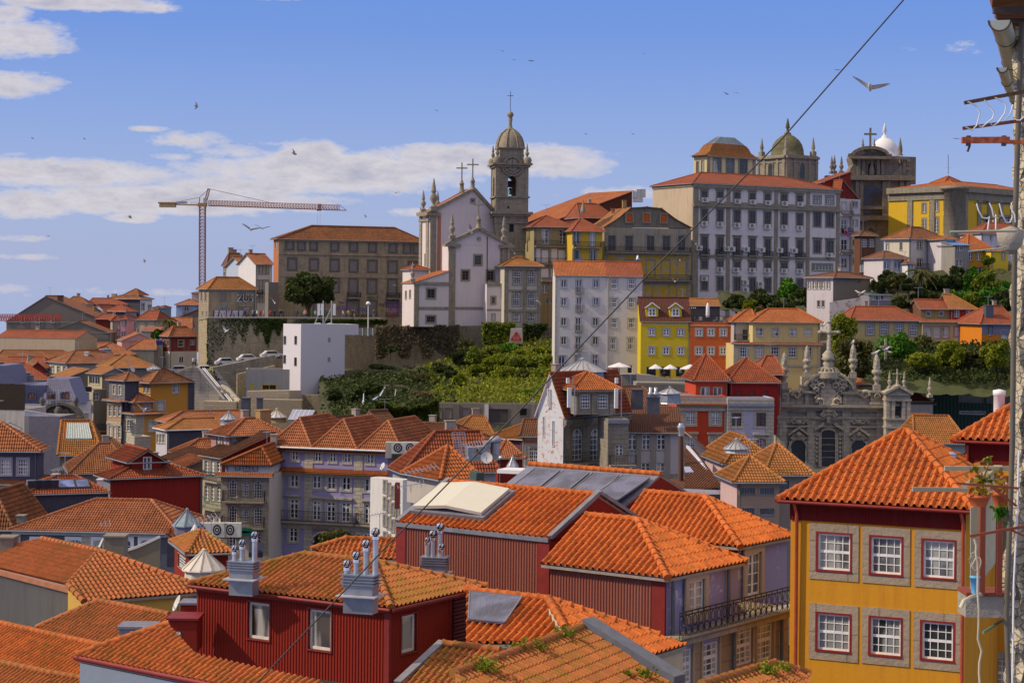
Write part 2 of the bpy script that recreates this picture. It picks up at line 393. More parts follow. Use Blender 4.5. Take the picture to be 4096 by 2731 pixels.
def caps(mb,p,q,m,r=.12,near=True,L=.42):
 p,q=V(p),V(q);n=max(1,int(round((q-p).length/L)));d=(q-p)/n
 if not near:
  mb.tube([p,q],r*.8,m,5,smooth=False);return
 for i in range(n):
  a=p+d*i;mb.tube([a,a+d*.16,a+d*.2,a+d*1.03],[r*1.2,r*1.16,r,r*.95],m,8)
def slab(mb,poly,th,m):
 q=[V(p)-V((0,0,th))for p in poly];n=len(poly)
 lowp=[V(p)-V((0,0,.015))for p in poly]
 mb.face(q[::-1],m)
 for i in range(n):j=(i+1)%n;mb.face([q[i],q[j],lowp[j],lowp[i]],m)
 # ---------------- windows ----------------
WCACHE={}
def winmesh(w,h,st):
 """w,h metres; st: style dict. Local axes: x right, y into the wall, z up; origin = centre of the opening."""
 key=(round(w,1),round(h,1),tuple(sorted((k,str(v))for k,v in st.items())))
 if key in WCACHE:return WCACHE[key]
 w,h=max(.15,w),max(.15,h)
 mb=MB();fm=st.get('frame',WH)();sm=st.get('sur',GR)();sw=st.get('sw',.16);pr=st.get('pr',.05)
 B=lambda x0,x1,z0,z1,y0,y1,m:mb.box(((x0+x1)/2,(y0+y1)/2,(z0+z1)/2),(x1-x0,y1-y0,z1-z0),m)
 a,c=w/2,h/2
 if sw>0:
  B(-a-sw,-a,-c,c,-pr,.03,sm);B(a,a+sw,-c,c,-pr,.03,sm)
  B(-a-sw,a+sw,c,c+sw,-pr,.03,sm);B(-a-sw,a+sw,-c-sw*.9,-c,-pr-.02,.03,sm)
 if st.get('cor'):B(-a-sw-.12,a+sw+.12,c+sw+.12,c+sw+.3,-.3,.02,sm);B(-a-sw,a+sw,c+sw,c+sw+.12,-.08,.03,sm)
 if st.get('sill'):B(-a-sw*.6,a+sw*.6,-c-.1,-c,-.14,.03,sm)
 if st.get('shut'):
  B(-a,a,-c,c,.06,.1,fm)
  me=mb.build('tmp');res=(me.data,None);bpy.data.objects.remove(me);WCACHE[key]=res;return res
 fb=st.get('fb',.07);y0,y1=.07,.12
 ar=st.get('arch',0)
 if ar:
  for sgn in(-1,1):
   rz=min(a,h*ar);pts=[V((sgn*a,.02,c)),V((sgn*a,.02,c-rz))]+[V((sgn*a*math.cos(t_),.02,c-rz+rz*math.sin(t_)))for t_ in[i*math.pi/2/6 for i in range(1,7)]]
   mb.prism(pts,(0,.08,0),sm)
   po=[V((sgn*a*math.cos(t_)*.9,y0,c-rz+rz*math.sin(t_)*.9))for t_ in[i*math.pi/2/6 for i in range(0,7)]]
   for i in range(6):mb.beam(po[i],po[i+1],fb*.9,fm,.05)
 B(-a,-a+fb,-c,c,y0,y1,fm);B(a-fb,a,-c,c,y0,y1,fm)
 if not ar:B(-a+fb,a-fb,c-fb,c,y0,y1,fm)
 B(-a+fb,a-fb,-c,-c+fb,y0,y1,fm)
 nc,nr=st.get('nc',2),st.get('nr',2);mw=st.get('mw',.045)
 for i in range(1,nc):
  x=-a+w*i/nc;ww=fb*1.5 if(st.get('mull',True)and nc%2==0 and i==nc//2 and st.get('case',True))else mw
  B(x-ww/2,x+ww/2,-c+fb,c-fb*.5,y0+.005,y1-.005,fm)
 for i in range(1,nr):
  z=-c+h*i/nr;ww=fb*1.4 if(st.get('sash')and nr%2==0 and i==nr//2)else mw
  B(-a+fb,a-fb,z-ww/2,z+ww/2,y0+.01,y1-.01,fm)
 if st.get('tr'):z=c-h*st['tr'];B(-a+fb,a-fb,z-fb/2,z+fb/2,y0-.01,y1,fm)
 if st.get('panel'):B(-a+fb,a-fb,-c+fb,-c+h*st['panel'],y0+.02,y1-.01,fm)
 o1=mb.build('tmp');gm=MB();yy=y0+.035
 gm.face([(-a,yy,-c),(a,yy,-c),(a,yy,c),(-a,yy,c)],st.get('glass',GL)())
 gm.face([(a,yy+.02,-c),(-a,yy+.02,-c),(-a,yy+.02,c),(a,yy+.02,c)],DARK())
 o2=gm.build('tmp');res=(o1 .data,o2 .data);bpy.data.objects.remove(o1);bpy.data.objects.remove(o2)
 WCACHE[key]=res;return res
 # ---------------- houses ----------------
class House:
 def __init__(s,label,p0,th,xr,dep,base,wall,cat='house',name='house',ext=4.0,z=None,group=None):
  """p0=(x,y,d) crop pixel of the front-left eave corner and its depth; th = turn in degrees (right end recedes);
        xr = crop x of the front-right corner; dep = metres, or ('L'|'R', crop x of that side's far end); base = crop y of the foot at p0"""
  s.P0=P(*p0)if z is None else Pz(p0[0],p0[1],z)
  s.th=math.atan(KD*math.tan(math.radians(th)));s.label=label;s.wall=wall;s.cat=cat;s.name=name;s.group=group
  s_dep=dep
  s.dir=V((math.cos(s.th),math.sin(s.th),0));s.aw=V((-math.sin(s.th),math.cos(s.th),0))
  k=ray(xr,p0[1])[0];s.W=(k*s.P0 .y-s.P0 .x)/(s.dir.x-k*s.dir.y)
  P1=s.P0+s.dir*s.W
  if isinstance(dep,tuple):
   q=s.P0 if dep[0]=='L' else P1;k=ray(dep[1],p0[1])[0]
   dep=(q.x-k*q.y)/(k*math.cos(s.th)+math.sin(s.th))
  dep=max(3.0,min(dep,15))if isinstance(s_dep,tuple)else dep
  s.D=dep;s.zt=s.P0 .z;s.zb=Pr(p0[0],base,s.P0 .y).z-(ext if s.P0 .y>130 else 0)
  s.faces={'F':(s.P0,s.dir,s.W,s.aw),'R':(P1,s.aw,s.D,-s.dir),'B':(P1+s.aw*s.D,-s.dir,s.W,-s.aw),'L':(s.P0+s.aw*s.D,-s.aw,s.D,s.dir)}
  s.holes={k:[]for k in s.faces};s.wins=[];s.extra=[];s.fm={};s.corr=None
  c=s.P0+s.dir*s.W/2+s.aw*s.D/2
  s.root=empty(name,(c.x,c.y,s.zb),label,cat,group)
  s.det=2 if s.P0 .y<62*KD else(1 if s.P0 .y<135*KD else 0)
  s.roofob=None
 def pt(s,u,v,z):
  return V((s.P0 .x,s.P0 .y,0))+s.dir*u+s.aw*v+V((0,0,z))
 def hit(s,face,x,y):
  O,dr,wd,n=s.faces[face];X,Z=ray(x,y);r=V((X,1,Z));t=O.dot(n)/r.dot(n);p=r*t
  return(p-O).dot(dr),p.z
 def win(s,face,x,y,w,h,st=None,hole=True):
  """one window centred on crop pixel x,y, w x h crop pixels"""
  st=st or{}
  a=s.hit(face,x-w/2,y);b=s.hit(face,x+w/2,y);t=s.hit(face,x,y-h/2);u=s.hit(face,x,y+h/2)
  s.winm(face,(a[0]+b[0])/2,(t[1]+u[1])/2,abs(b[0]-a[0]),abs(t[1]-u[1]),st,hole)
 def winm(s,face,sc,z,w,h,st=None,hole=True):
  st=st or{}
  st=st if 'glass' in st or st.get('shut')else dict(st,glass=rnd.choice((GL,GL,GLD,GLC)))
  w,h=max(.2,round(w,1)),max(.2,round(h,1));wd=s.faces[face][2]
  if sc-w/2<.02 or sc+w/2>wd-.02 or z+h/2>s.zt-.02:hole=False
  if hole:s.holes[face].append((sc-w/2,sc+w/2,z-h/2,z+h/2))
  s.wins.append((face,sc,z,w,h,st,hole))
 def grid(s,face,x0,x1,n,y0,y1,w,h,st=None,skip=()):
  for i in range(n):
   if i in skip:continue
   f=i/(n-1)if n>1 else 0
   s.win(face,x0+(x1-x0)*f,y0+(y1-y0)*f,w,h,st)
 def wallface(s,mb,face):
  O,dr,wd,n=s.faces[face];m=s.fm.get(face,s.wall)()
  xs=sorted({0.0,wd}|{max(0,min(wd,h[i]))for h in s.holes[face]for i in(0,1)})
  zs=sorted({s.zb,s.zt}|{max(s.zb,min(s.zt,h[i]))for h in s.holes[face]for i in(2,3)})
  def pt(a,z,e=0.0):q=O+dr*a+n*e;return(q.x,q.y,z)
  def inside(a,b,c,d):return any(h[0]-1e-4<=a and b<=h[1]+1e-4 and h[2]-1e-4<=c and d<=h[3]+1e-4 for h in s.holes[face])
  for j in range(len(zs)-1):
   i=0
   while i<len(xs)-1:
    if inside(xs[i],xs[i+1],zs[j],zs[j+1]):i+=1;continue
    k=i+1
    while k<len(xs)-1 and not inside(xs[k],xs[k+1],zs[j],zs[j+1]):k+=1
    a,b=xs[i],xs[k]
    if s.corr and face in s.corr[2]:
     p_,am=s.corr[0],s.corr[1];cuts=[a]+[q*p_/4 for q in range(int(a/p_*4)+1,int(b/p_*4)+1)if a<q*p_/4<b]+[b]
     of=lambda q:-am*(0 if int(round(q/p_*4))%4 in(0,1)else 1)
     for q in range(len(cuts)-1):
      u0,u1=cuts[q],cuts[q+1]
      mb.face([pt(u0,zs[j],of(u0)),pt(u1,zs[j],of(u1)),pt(u1,zs[j+1],of(u1)),pt(u0,zs[j+1],of(u0))],m)
    else:mb.face([pt(a,zs[j]),pt(b,zs[j]),pt(b,zs[j+1]),pt(a,zs[j+1])],m)
    i=k
  for(a,b,c,d)in s.holes[face]:
   e=.12
   for q in(((a,c),(b,c)),((b,c),(b,d)),((b,d),(a,d)),((a,d),(a,c))):
    mb.face([pt(q[0][0],q[0][1]),pt(q[1][0],q[1][1]),pt(q[1][0],q[1][1],e),pt(q[0][0],q[0][1],e)],m)
 def band(s,face,x,y,th=.25,pr=.12,m=None,a=0.0,b=None):
  """string course through crop pixel x,y"""
  z=s.hit(face,x,y)[1];s.bandz(face,z,th,pr,m,a,b)
 def bandz(s,face,z,th=.25,pr=.12,m=None,a=0.0,b=None):
  O,dr,wd,n=s.faces[face];b=wd if b is None else b
  c=O+dr*((a+b)/2)-n*(pr/2-.03);c.z=z
  s.extra.append(((c.x,c.y,c.z),(b-a,pr+.06,th),m or GR,math.atan2(dr.y,dr.x)))
 def pil(s,face,x,y,w=.5,pr=.08,m=None,z0=None,z1=None):
  O,dr,wd,n=s.faces[face];u=s.hit(face,x,y)[0];z0=s.zb if z0 is None else z0;z1=s.zt if z1 is None else z1
  u=min(max(u,w/2-.02),wd-w/2+.02)
  c=O+dr*u-n*(pr/2-.03);c.z=(z0+z1)/2
  s.extra.append(((c.x,c.y,c.z),(w,pr+.06,z1-z0),m or GR,math.atan2(dr.y,dr.x)))
 def balcony(s,face,x0,x1,y,proj=.7,hgt=1.0,m=None,bars=True,sp=.13):
  O,dr,wd,n=s.faces[face];a=s.hit(face,x0,y);b=s.hit(face,x1,y);z=(a[1]+b[1])/2;a,b=a[0],b[0]
  L=b-a;c=O+dr*((a+b)/2)-n*(proj/2);rot=math.atan2(dr.y,dr.x)
  mb=MB();mb.box((c.x,c.y,z-.09),(L,proj,.18),GR(),rot);ob=mb.build('balcony',s.root,(c.x,c.y,z))
  r=MB();m=(m or IRON)()
  q=lambda u,e,zz:(O+dr*u-n*e)*1.0+V((0,0,zz-(O+dr*u).z))
  e=proj-.05;w=.035 if s.P0 .y<150*KD else .05
  for zz in(.08,hgt):
   r.beam(q(a,e,z+zz),q(b,e,z+zz),w*1.3,m);r.beam(q(a,0,z+zz),q(a,e,z+zz),w*1.3,m);r.beam(q(b,0,z+zz),q(b,e,z+zz),w*1.3,m)
  if bars:
   k=max(2,int(L/sp))
   for i in range(k+1):u=a+L*i/k;r.beam(q(u,e,z),q(u,e,z+hgt),w*.7,m)
   for i in range(1,5):
    for u in(a,b):r.beam(q(u,e*i/5,z),q(u,e*i/5,z+hgt),w*.7,m)
  r.build('railing',ob,(c.x,c.y,z))
  # ---- roofs ----
 def roof(s,kind,rise,m,ov=.35,i0=None,i1=None,rp=.5,gut=True,det=None,trim=None,z=None,cap=None,gm=None,u0=0,u1=None,v0=0,v1=None,lift=0):
  """kind: 'x' ridge along the front, 'y' ridge running away, 'shed' rises away, 'shedf' falls away, 'shr' rises to right, 'shl' rises to left, 'flat'"""
  det=s.det if det is None else det;m_=m();mb=MB();z=s.zt+lift if z is None else z
  u0-=ov;v0-=ov;u1=(s.W if u1 is None else u1)+ov;v1=(s.D if v1 is None else v1)+ov
  WW,DD=u1-u0,v1-v0;near=det>0;cp=(cap or m)();tr=(trim or(lambda:plain('eave_board',(.30,.25,.21),.8)))()
  q=lambda u,v,zz:s.pt(u,v,zz)
  fs=[];rg=[]
  zt=z+rise
  if kind=='x':
   mv=v0+DD*rp;a=DD*.5 if i0 is None else i0;b=DD*.5 if i1 is None else i1
   if a+b>WW*.96:a,b=a*WW*.96/(a+b),b*WW*.96/(a+b)
   A,B=q(u0+a,mv,zt),q(u1-b,mv,zt);c=[q(u0,v0,z),q(u1,v0,z),q(u1,v1,z),q(u0,v1,z)]
   fs=[[c[0],c[1],B,A],[c[2],c[3],A,B]];rg=[(A,B)]
   if a>.05:fs.append([c[3],c[0],A]);rg+=[(c[0],A),(c[3],A)]
   if b>.05:fs.append([c[1],c[2],B]);rg+=[(c[1],B),(c[2],B)]
   s.apex=(A,B)
  elif kind=='y':
   mu=u0+WW*rp;a=WW*.5 if i0 is None else i0;b=WW*.5 if i1 is None else i1
   if a+b>DD*.96:a,b=a*DD*.96/(a+b),b*DD*.96/(a+b)
   A,B=q(mu,v0+a,zt),q(mu,v1-b,zt);c=[q(u0,v0,z),q(u1,v0,z),q(u1,v1,z),q(u0,v1,z)]
   fs=[[c[3],c[0],A,B],[c[1],c[2],B,A]];rg=[(A,B)]
   if a>.05:fs.append([c[0],c[1],A]);rg+=[(c[0],A),(c[1],A)]
   if b>.05:fs.append([c[2],c[3],B]);rg+=[(c[2],B),(c[3],B)]
   s.apex=(A,B)
  elif kind=='shed':fs=[[q(u0,v0,z),q(u1,v0,z),q(u1,v1,zt),q(u0,v1,zt)]]
  elif kind=='shedf':fs=[[q(u0,v0,zt),q(u1,v0,zt),q(u1,v1,z),q(u0,v1,z)]]
  elif kind=='shr':fs=[[q(u0,v0,z),q(u1,v0,zt),q(u1,v1,zt),q(u0,v1,z)]]
  elif kind=='shl':fs=[[q(u0,v0,zt),q(u1,v0,z),q(u1,v1,z),q(u0,v1,zt)]]
  for f in fs:
   tileface(mb,f,m_,det);slab(mb,f,.12,tr)
  for a,b in rg:caps(mb,a+V((0,0,.03)),b+V((0,0,.03)),cp,.13 if near else .16,near)
  if gut and kind in('x','y','shed'):
   gm=(gm or ZN)();e=.06
   mb.tube([q(u0,v0-e,z-.06),q(u1,v0-e,z-.06)],.07,gm,6)
   if kind!='shed' or True:
    mb.tube([q(u0-e,v0,z-.06),q(u0-e,v1,z-.06)],.07,gm,6)if kind=='y' or(i0 is None or i0>.05)else None
    mb.tube([q(u1+e,v0,z-.06),q(u1+e,v1,z-.06)],.07,gm,6)if kind=='y' or(i1 is None or i1>.05)else None
  c=q((u0+u1)/2,(v0+v1)/2,z)
  ob=mb.build('roof',s.root,c);s.roofob=s.roofob or ob
  gb=[]
  if kind=='x' and not near and False:pass
  w0,w1,d0,d1=max(0,u0+ov),u1-ov,v0+ov,v1-ov
  slope=lambda dist,half:rise*dist/half
  if kind=='y':
   mu=u0+WW*rp;zl=z+rise*(w0-u0)/max(.01,mu-u0);zr=z+rise*(u1-w1)/max(.01,u1-mu)
   if(i0 is not None and i0<=.05):gb.append(([q(w0,d0,z-.02),q(w1,d0,z-.02),q(w1,d0,zr-.1),q(mu,d0,zt-.1),q(w0,d0,zl-.1)],s.fm.get('F',s.wall)))
   if(i1 is not None and i1<=.05):gb.append(([q(w1,d1,z-.02),q(w0,d1,z-.02),q(w0,d1,zl-.1),q(mu,d1,zt-.1),q(w1,d1,zr-.1)],s.wall))
  if kind=='x':
   mv=v0+DD*rp;zf=z+rise*ov/max(.01,mv-v0);zk=z+rise*ov/max(.01,v1-mv)
   if(i0 is not None and i0<=.05):gb.append(([q(w0,d1,z-.02),q(w0,d0,z-.02),q(w0,d0,zf-.1),q(w0,mv,zt-.1),q(w0,d1,zk-.1)],s.fm.get('L',s.wall)))
   if(i1 is not None and i1<=.05):gb.append(([q(w1,d0,z-.02),q(w1,d1,z-.02),q(w1,d1,zk-.1),q(w1,mv,zt-.1),q(w1,d0,zf-.1)],s.fm.get('R',s.wall)))
  if kind in('shr','shl'):
   zl,zr=(z,zt)if kind=='shr' else(zt,z)
   gb.append(([q(w0,d0,z-.02),q(w1,d0,z-.02),q(w1,d0,zr-.1),q(w0,d0,zl-.1)],s.fm.get('F',s.wall)))
  if kind in('shed','shedf'):
   zf,zk=(z,zt)if kind=='shed' else(zt,z)
   gb.append(([q(w0,d1,z-.02),q(w0,d0,z-.02),q(w0,d0,zf-.1),q(w0,d1,zk-.1)],s.fm.get('L',s.wall)))
   gb.append(([q(w1,d0,z-.02),q(w1,d1,z-.02),q(w1,d1,zk-.1),q(w1,d0,zf-.1)],s.fm.get('R',s.wall)))
   if kind=='shedf':gb.append(([q(w0,d0,z-.02),q(w1,d0,z-.02),q(w1,d0,zf-.1),q(w0,d0,zf-.1)],s.fm.get('F',s.wall)))
  s.gables=getattr(s,'gables',[])+gb
  return ob
 def flat(s,m=None,par=.5,pm=None):
  mb=MB();m=(m or(lambda:plain('roof_felt',(.2,.19,.18),.9)))();pm=(pm or s.wall)()
  mb.face([s.pt(0,0,s.zt),s.pt(s.W,0,s.zt),s.pt(s.W,s.D,s.zt),s.pt(0,s.D,s.zt)],m)
  if par>0:
   t=.25
   for(u0,v0,u1,v1)in((0,0,s.W,t),(0,s.D-t,s.W,s.D),(0,t,t,s.D-t),(s.W-t,t,s.W,s.D-t)):
    mb.hexa([s.pt(a,b,s.zt+zz)for zz in(.004,par)for a,b in((u0,v0),(u1,v0),(u1,v1),(u0,v1))],pm)
  ob=mb.build('roof',s.root,s.pt(s.W/2,s.D/2,s.zt));s.roofob=s.roofob or ob;return ob
 def chim(s,u,v,w,d,z0,h,m=None,pots=0):
  mb=MB();m=(m or(lambda:plaster('chimney_render',(.36,.31,.26),.6)))();c=s.pt(u,v,z0+h/2)
  mb.box(c,(w,d,h),m,s.th);mb.box(c+V((0,0,h/2+.05)),(w+.15,d+.15,.1),m,s.th)
  for i in range(pots):p=s.pt(u+(i-(pots-1)/2)*.35,v,z0+h+.1);mb.lathe(p,[(.09,0),(.09,.35),(.14,.38),(.14,.48),(0,.55)],m,8)
  mb.build('chimney',s.roofob or s.root,c)
 def build(s):
  mb=MB()
  for f in s.faces:s.wallface(mb,f)
  for poly,m in getattr(s,'gables',[]):mb.face(poly,m())
  c=s.pt(s.W/2,s.D/2,(s.zb+s.zt)/2);mb.build('wall',s.root,c)
  if s.extra:
   tb=MB()
   for(cc,sz,m,rot)in s.extra:tb.box(cc,sz,m(),rot)
   tb.build('trim',s.root,c)
  for(face,sc,z,w,h,st,hole)in s.wins:
   O,dr,wd,n=s.faces[face];me,gl=winmesh(w,h,st)
   p=O+dr*sc;p.z=z
   if not hole:p=p-n*.13
   o=bpy.data.objects.new(st.get('name','window'),me);COL.objects.link(o);o.parent=s.root
   o.location=p-V(s.root.location);o.rotation_euler=(0,0,math.atan2(dr.y,dr.x))
   if gl is not None:
    q=bpy.data.objects.new('pane',gl);COL.objects.link(q);q.parent=o
  return s
HOUSES={}
def hs(key,*a,**k):h=House(*a,**k);HOUSES[key]=h;return h
rnd=random.Random(7)
# ================= left: the far district =================
SMW=dict(nc=1,nr=1,glass=GLD,sw=.12)
C22=dict(nc=2,nr=2);C23=dict(nc=2,nr=3);S34=dict(nc=3,nr=4,sash=True,case=False,mull=False)
FR4=dict(nc=2,nr=4)
GREY=lambda:plaster('grey_render',(.20,.18,.155),.7)
BEIGE=lambda:plaster('beige_render',(.50,.41,.29),.35)
CREAM=lambda:plaster('cream_render',(.60,.54,.42),.3)
WHITE=lambda:plaster('white_render',(.70,.68,.67),.25)
OCH=lambda:plaster('ochre_render',(.60,.27,.045),.12)
REDW=lambda:plaster('red_render',(.24,.03,.022),.25)
SLATE=lambda:plain('slate_cladding',(.065,.063,.085),.6,var=.2)
SLATEL=lambda:stone('slate_shingle',(.22,.22,.25),(.16,.16,.19),.35,.3,(.08,.08,.09),.2)
PINK=lambda:plaster('pink_render',(.56,.38,.36),.3)
ZINCB=lambda:plain('standing_seam_zinc',(.15,.15,.23),.5,.25,var=.12)
fr('A')
h=hs('a1','huge plain grey gable wall with three small windows on the far left skyline',(55,612,255),0,935,16,800,GREY)
h.grid('F',195,450,3,595,598,36,56,dict(nc=1,nr=2,sw=.08));h.roof('y',5.8,T_OLD,.25,0,0,.385);h.chim(h.W*.51,1.2,1.2,.8,h.zt+3.2,2.6,lambda:plain('sooty_brick',(.10,.05,.035)));h.build()
h=hs('a2','lower grey stained gable with one tiny window in front of the huge grey gable',(400,700,246),0,928,8,860,GREY)
h.win('F',700,652+60,30,30,SMW);h.roof('y',2.4,T_OLD,.2,0,0,.52);h.build()
h=hs('a3','long plain beige wall block with a low red roof at the far left edge',(-40,745,222),-8,655,9,870,BEIGE);h.roof('x',1.3,T_RED,.05,0,0,.5,gut=False);h.build()
h=hs('a5','dark slate clad block with white side and hipped roof on the left skyline',(925,416,300),-12,1200,('R',1302),600,SLATE);h.fm['R']=WHITE
h.grid('R',1222,1280,2,485,500,26,60,C22);h.roof('x',1.1,T_OLD,.4);h.roof('x',1.7,T_OLD,0,u0=3.2,u1=8,v0=2,v1=7,lift=1.0,gut=False);h.chim(.6,2,1.2,.8,h.zt,1.2);h.build()
h=hs('a6','small house with brick red roof left of the slate block on the skyline',(750,462,292),8,1090,9,600,REDW);h.roof('x',1.5,T_RED,.2,1.5,4);h.build()
h=hs('a6b','small beige house with a flat lantern top just right of the brick chimney',(535,462,285),0,745,8,620,BEIGE);h.roof('x',1.9,T_OLD,.2,2,3);h.build()
h=hs('a7','little white gabled house with a half round window below the skyline roofs',(782,512,275),-10,882,6,620,WHITE);h.win('F',815,498+40,34,34,dict(nc=2,nr=1,arch=.9));h.roof('y',1.3,T_RED,.2,0,0);h.build()
h=hs('a8','oxblood walled house under a mossy brown roof beside the huge grey gable',(622,522,262),-5,800,('R',850),700,REDW);h.roof('x',1.0,T_BRN,.3,.5,1);h.build()
h=hs('a9','slate fronted house with a low pyramid roof and lilac grey side',(893,522,258),-14,1078,('R',1168),740,SLATE);h.fm['R']=lambda:plaster('lilac_grey',(.40,.37,.40),.3)
for y in(592,650,700):h.win('R',1102,y,22,50,C22);h.win('R',1145,y,22,50,C22)
h.roof('x',1.6,T_RED,.35,3.4,3.4);h.build()
h=hs('a10','narrow grey and yellow house with stacked windows beside the pink house',(962,600,250),12,1030,8,830,lambda:plaster('grey_yellow',(.38,.36,.30),.3))
for y in(660,705,760,800):h.win('F',1013,y,24,42,C22)
h.roof('y',1.0,T_RED,.3,1,1);h.build()
h=hs('a10a','dark red wall under a small tiled roof left of the narrow grey house',(820,590,252),0,962,8,780,REDW);h.roof('x',1.1,T_RED,.3,1,1);h.build()
h=hs('a10b','tall pink house squeezed between grey facades',(1031,590,249),0,1085,8,800,lambda:plaster('rose_render',(.62,.32,.40),.25))
h.win('F',1056,620,20,40,C22);h.win('F',1056,720,30,40,C22);h.roof('y',.8,T_RED,.3,1,1);h.build()
h=hs('a11','plain beige house with a wine red hipped roof below the slate block',(1170,595,247),-6,1334,9,760,BEIGE)
h.grid('F',1180,1248,2,640,640,12,40,SMW);h.roof('x',1.9,T_RED,.3,1.2,1.2);h.build()
h=hs('a12','small white house with an arched window at the end of the skyline row',(1302,500,290),0,1360,7,640,WHITE);h.win('F',1325,540,26,60,dict(nc=1,nr=1,glass=GLD,arch=.6));h.roof('x',.6,T_BRN,.2);h.build()
h=hs('a12b','small teal edged house at the right end of the skyline row',(1352,492,286),-5,1398,6,640,lambda:plain('teal_panel',(.12,.2,.24)));h.roof('x',.5,T_RED,.1);h.build()
h=hs('a13','pale blue house with a hipped red roof beyond the crane mast',(1507,468,300),0,1697,8,600,lambda:plaster('powder_blue',(.36,.45,.68),.15))
h.win('F',1595,502,34,40,C22);h.balcony('F',1560,1640,535,bars=False);h.roof('x',1.5,T_PINK,.4);h.build()
h=hs('a13b','faded pink house top behind the crane mast',(1640,368,330),0,1700,8,600,PINK);h.roof('x',.3,T_OLD,.1);h.build()
h=hs('a14','brownish house with a steep tiled slope left of the stone corner house',(1530,575,262),-3,1700,8,720,lambda:plaster('brown_render',(.25,.2,.15),.4));h.roof('shr',2.2,T_OLD,.3);h.build()
h=hs('a15','low house whose tiled roof has a small skylight beside the palm',(1300,668,250),4,1632,10,800,BEIGE);h.roof('x',2.3,T_PINK,.3,1.4,.3);h.build()
h=hs('a15b','small house with a bright tiled lean-to in front of the palm',(1210,692,238),0,1345,6,800,CREAM);h.roof('shed',.8,T_PINK,.3);h.build()
h=hs('a18','pale pink gable with a round fan vent',(1042,775,228),12,1312,7,860,PINK);h.roof('y',1.5,T_PINK,.15,0,0,.55);h.build()
h=hs('a19','stained beige and teal wall house with a low pink tiled roof',(1090,850,224),6,1330,8,1010,lambda:plaster('beige_teal',(.42,.38,.29),.5,(.07,.13,.14)));h.roof('x',1.9,T_PINK,.2,3,.3);h.build()
h=hs('a20','rough concrete stub tower under a blue tarpaulin box',(1326,812,226),10,1394,4,1020,lambda:plaster('concrete_rough',(.36,.33,.28),.6));h.win('F',1362,880,10,60,SMW);h.flat(par=0);h.build()
mb=MB();c=h.pt(h.W/2,h.D/2,h.zt+.45);mb.box(c,(h.W-.3,h.D-.6,.85),plain('blue_tarp',(.05,.045,.28),.6),h.th)
tag(mb.build('tarpaulin_cover',None,c),'blue tarpaulin over a box on top of the concrete stub tower','tarpaulin')
h=hs('a21','square red and cream tower house at the foot of the stone corner house',(1452,738,226),26,1682,('L',1393),1060,lambda:plaster('oxblood',(.21,.035,.03),.35,(.4,.35,.3)))
zz=h.hit('F',1500,866)[1];h.zs=h.zb
h.win('F',1548,798,48,56,dict(nc=1,nr=2,sw=.15));h.win('F',1645,790,34,40,dict(nc=2,nr=2,sw=.15));h.win('L',1410,795,14,55,SMW);h.win('L',1437,795,14,55,SMW)
zb0=h.zb;h.zb=zz;h.roof('x',1.9,T_PINK,.45);h.build();h.zb=zb0
lo=MB();crm=plaster('cream_tower',(.62,.56,.45),.25)
lo.hexa([h.pt(a,b,z_)for z_ in(zb0,zz-.004)for a,b in((-.05,-.05),(h.W+.05,-.05),(h.W+.05,h.D+.05),(-.05,h.D+.05))],crm)
for(fx_,y,w_,h_)in((1548,937,1.0,1.25),):
 a,z_=h.hit('F',fx_,y);me,gl=winmesh(w_,h_,dict(nc=2,nr=1,sw=0,glass=GLD));
 o=bpy.data.objects.new('window',me);COL.objects.link(o);o.parent=h.root;q=h.P0+h.dir*a-h.aw*.16;o.location=V((q.x,q.y,z_))-h.root.location;o.rotation_euler=(0,0,h.th);p_=bpy.data.objects.new('pane',gl);COL.objects.link(p_);p_.parent=o
for x_ in(1398,1424):
 a,z_=h.hit('L',x_,935);O,dr,wd,n=h.faces['L'];me,gl=winmesh(.5,1.2,SMW);o=bpy.data.objects.new('window',me);COL.objects.link(o);o.parent=h.root;q=O+dr*a-n*.17;o.location=V((q.x,q.y,z_))-h.root.location;o.rotation_euler=(0,0,math.atan2(dr.y,dr.x));p_=bpy.data.objects.new('pane',gl);COL.objects.link(p_);p_.parent=o
lo.build('lower_wall',h.root,h.pt(h.W/2,h.D/2,(zb0+zz)/2))
# ================= left: roofs stepping down to the arch =================
fr('H')
h=hs('h1','long brick red roofed block at the left edge with a glazed skylight strip',(-60,205,216),5,575,10,330,GREY);h.roof('x',2.1,T_OLD,.3,1.5,.5)
p=h.pt(h.W*.66,3.0,h.zt+1.35);h.build()
h=hs('h2','low house with lit white bay windows under a wide hipped roof',(562,214,196),22,1095,('L',395),350,lambda:plaster('warm_grey',(.42,.38,.33),.35))
h.fm['L']=CREAM;h.grid('L',440,540,3,285,285,24,90,FR4);h.roof('x',2.0,T_OLD,.4,3.6,4.5);h.balcony('L',400,560,345,.5,.9);h.build()
h=hs('h3','house with a striped tile roof and a sliver of yellow wall',(735,138,222),8,1128,9,190,lambda:plaster('yellow_sliver',(.65,.5,.08),.1));h.roof('x',2.0,T_PINK,.3);h.build()
h=hs('h4','small lean roofed shed behind the striped tile roof',(642,92,238),0,885,6,140,GREY);h.roof('x',1.2,T_PINK,.2,0,0);h.build()
h=hs('h5','low mossy pyramid roofed house behind the yellow walled house',(905,252,190),14,1305,9,330,GREY);h.roof('x',2.0,T_MOSS,.3,4.0,4.5);h.build()
h=hs('h6b','gabled house with a lowered front roof wedged behind the mansard',(205,300,186),15,418,9,360,REDW);h.roof('y',1.9,T_OLD,.3,0,0);h.build()
h=hs('h6c','valley roofed house at the left edge with a tiny rooflight',(30,245,200),0,400,8,360,GREY);h.roof('x',1.6,T_RED,.3,0,2);h.build()
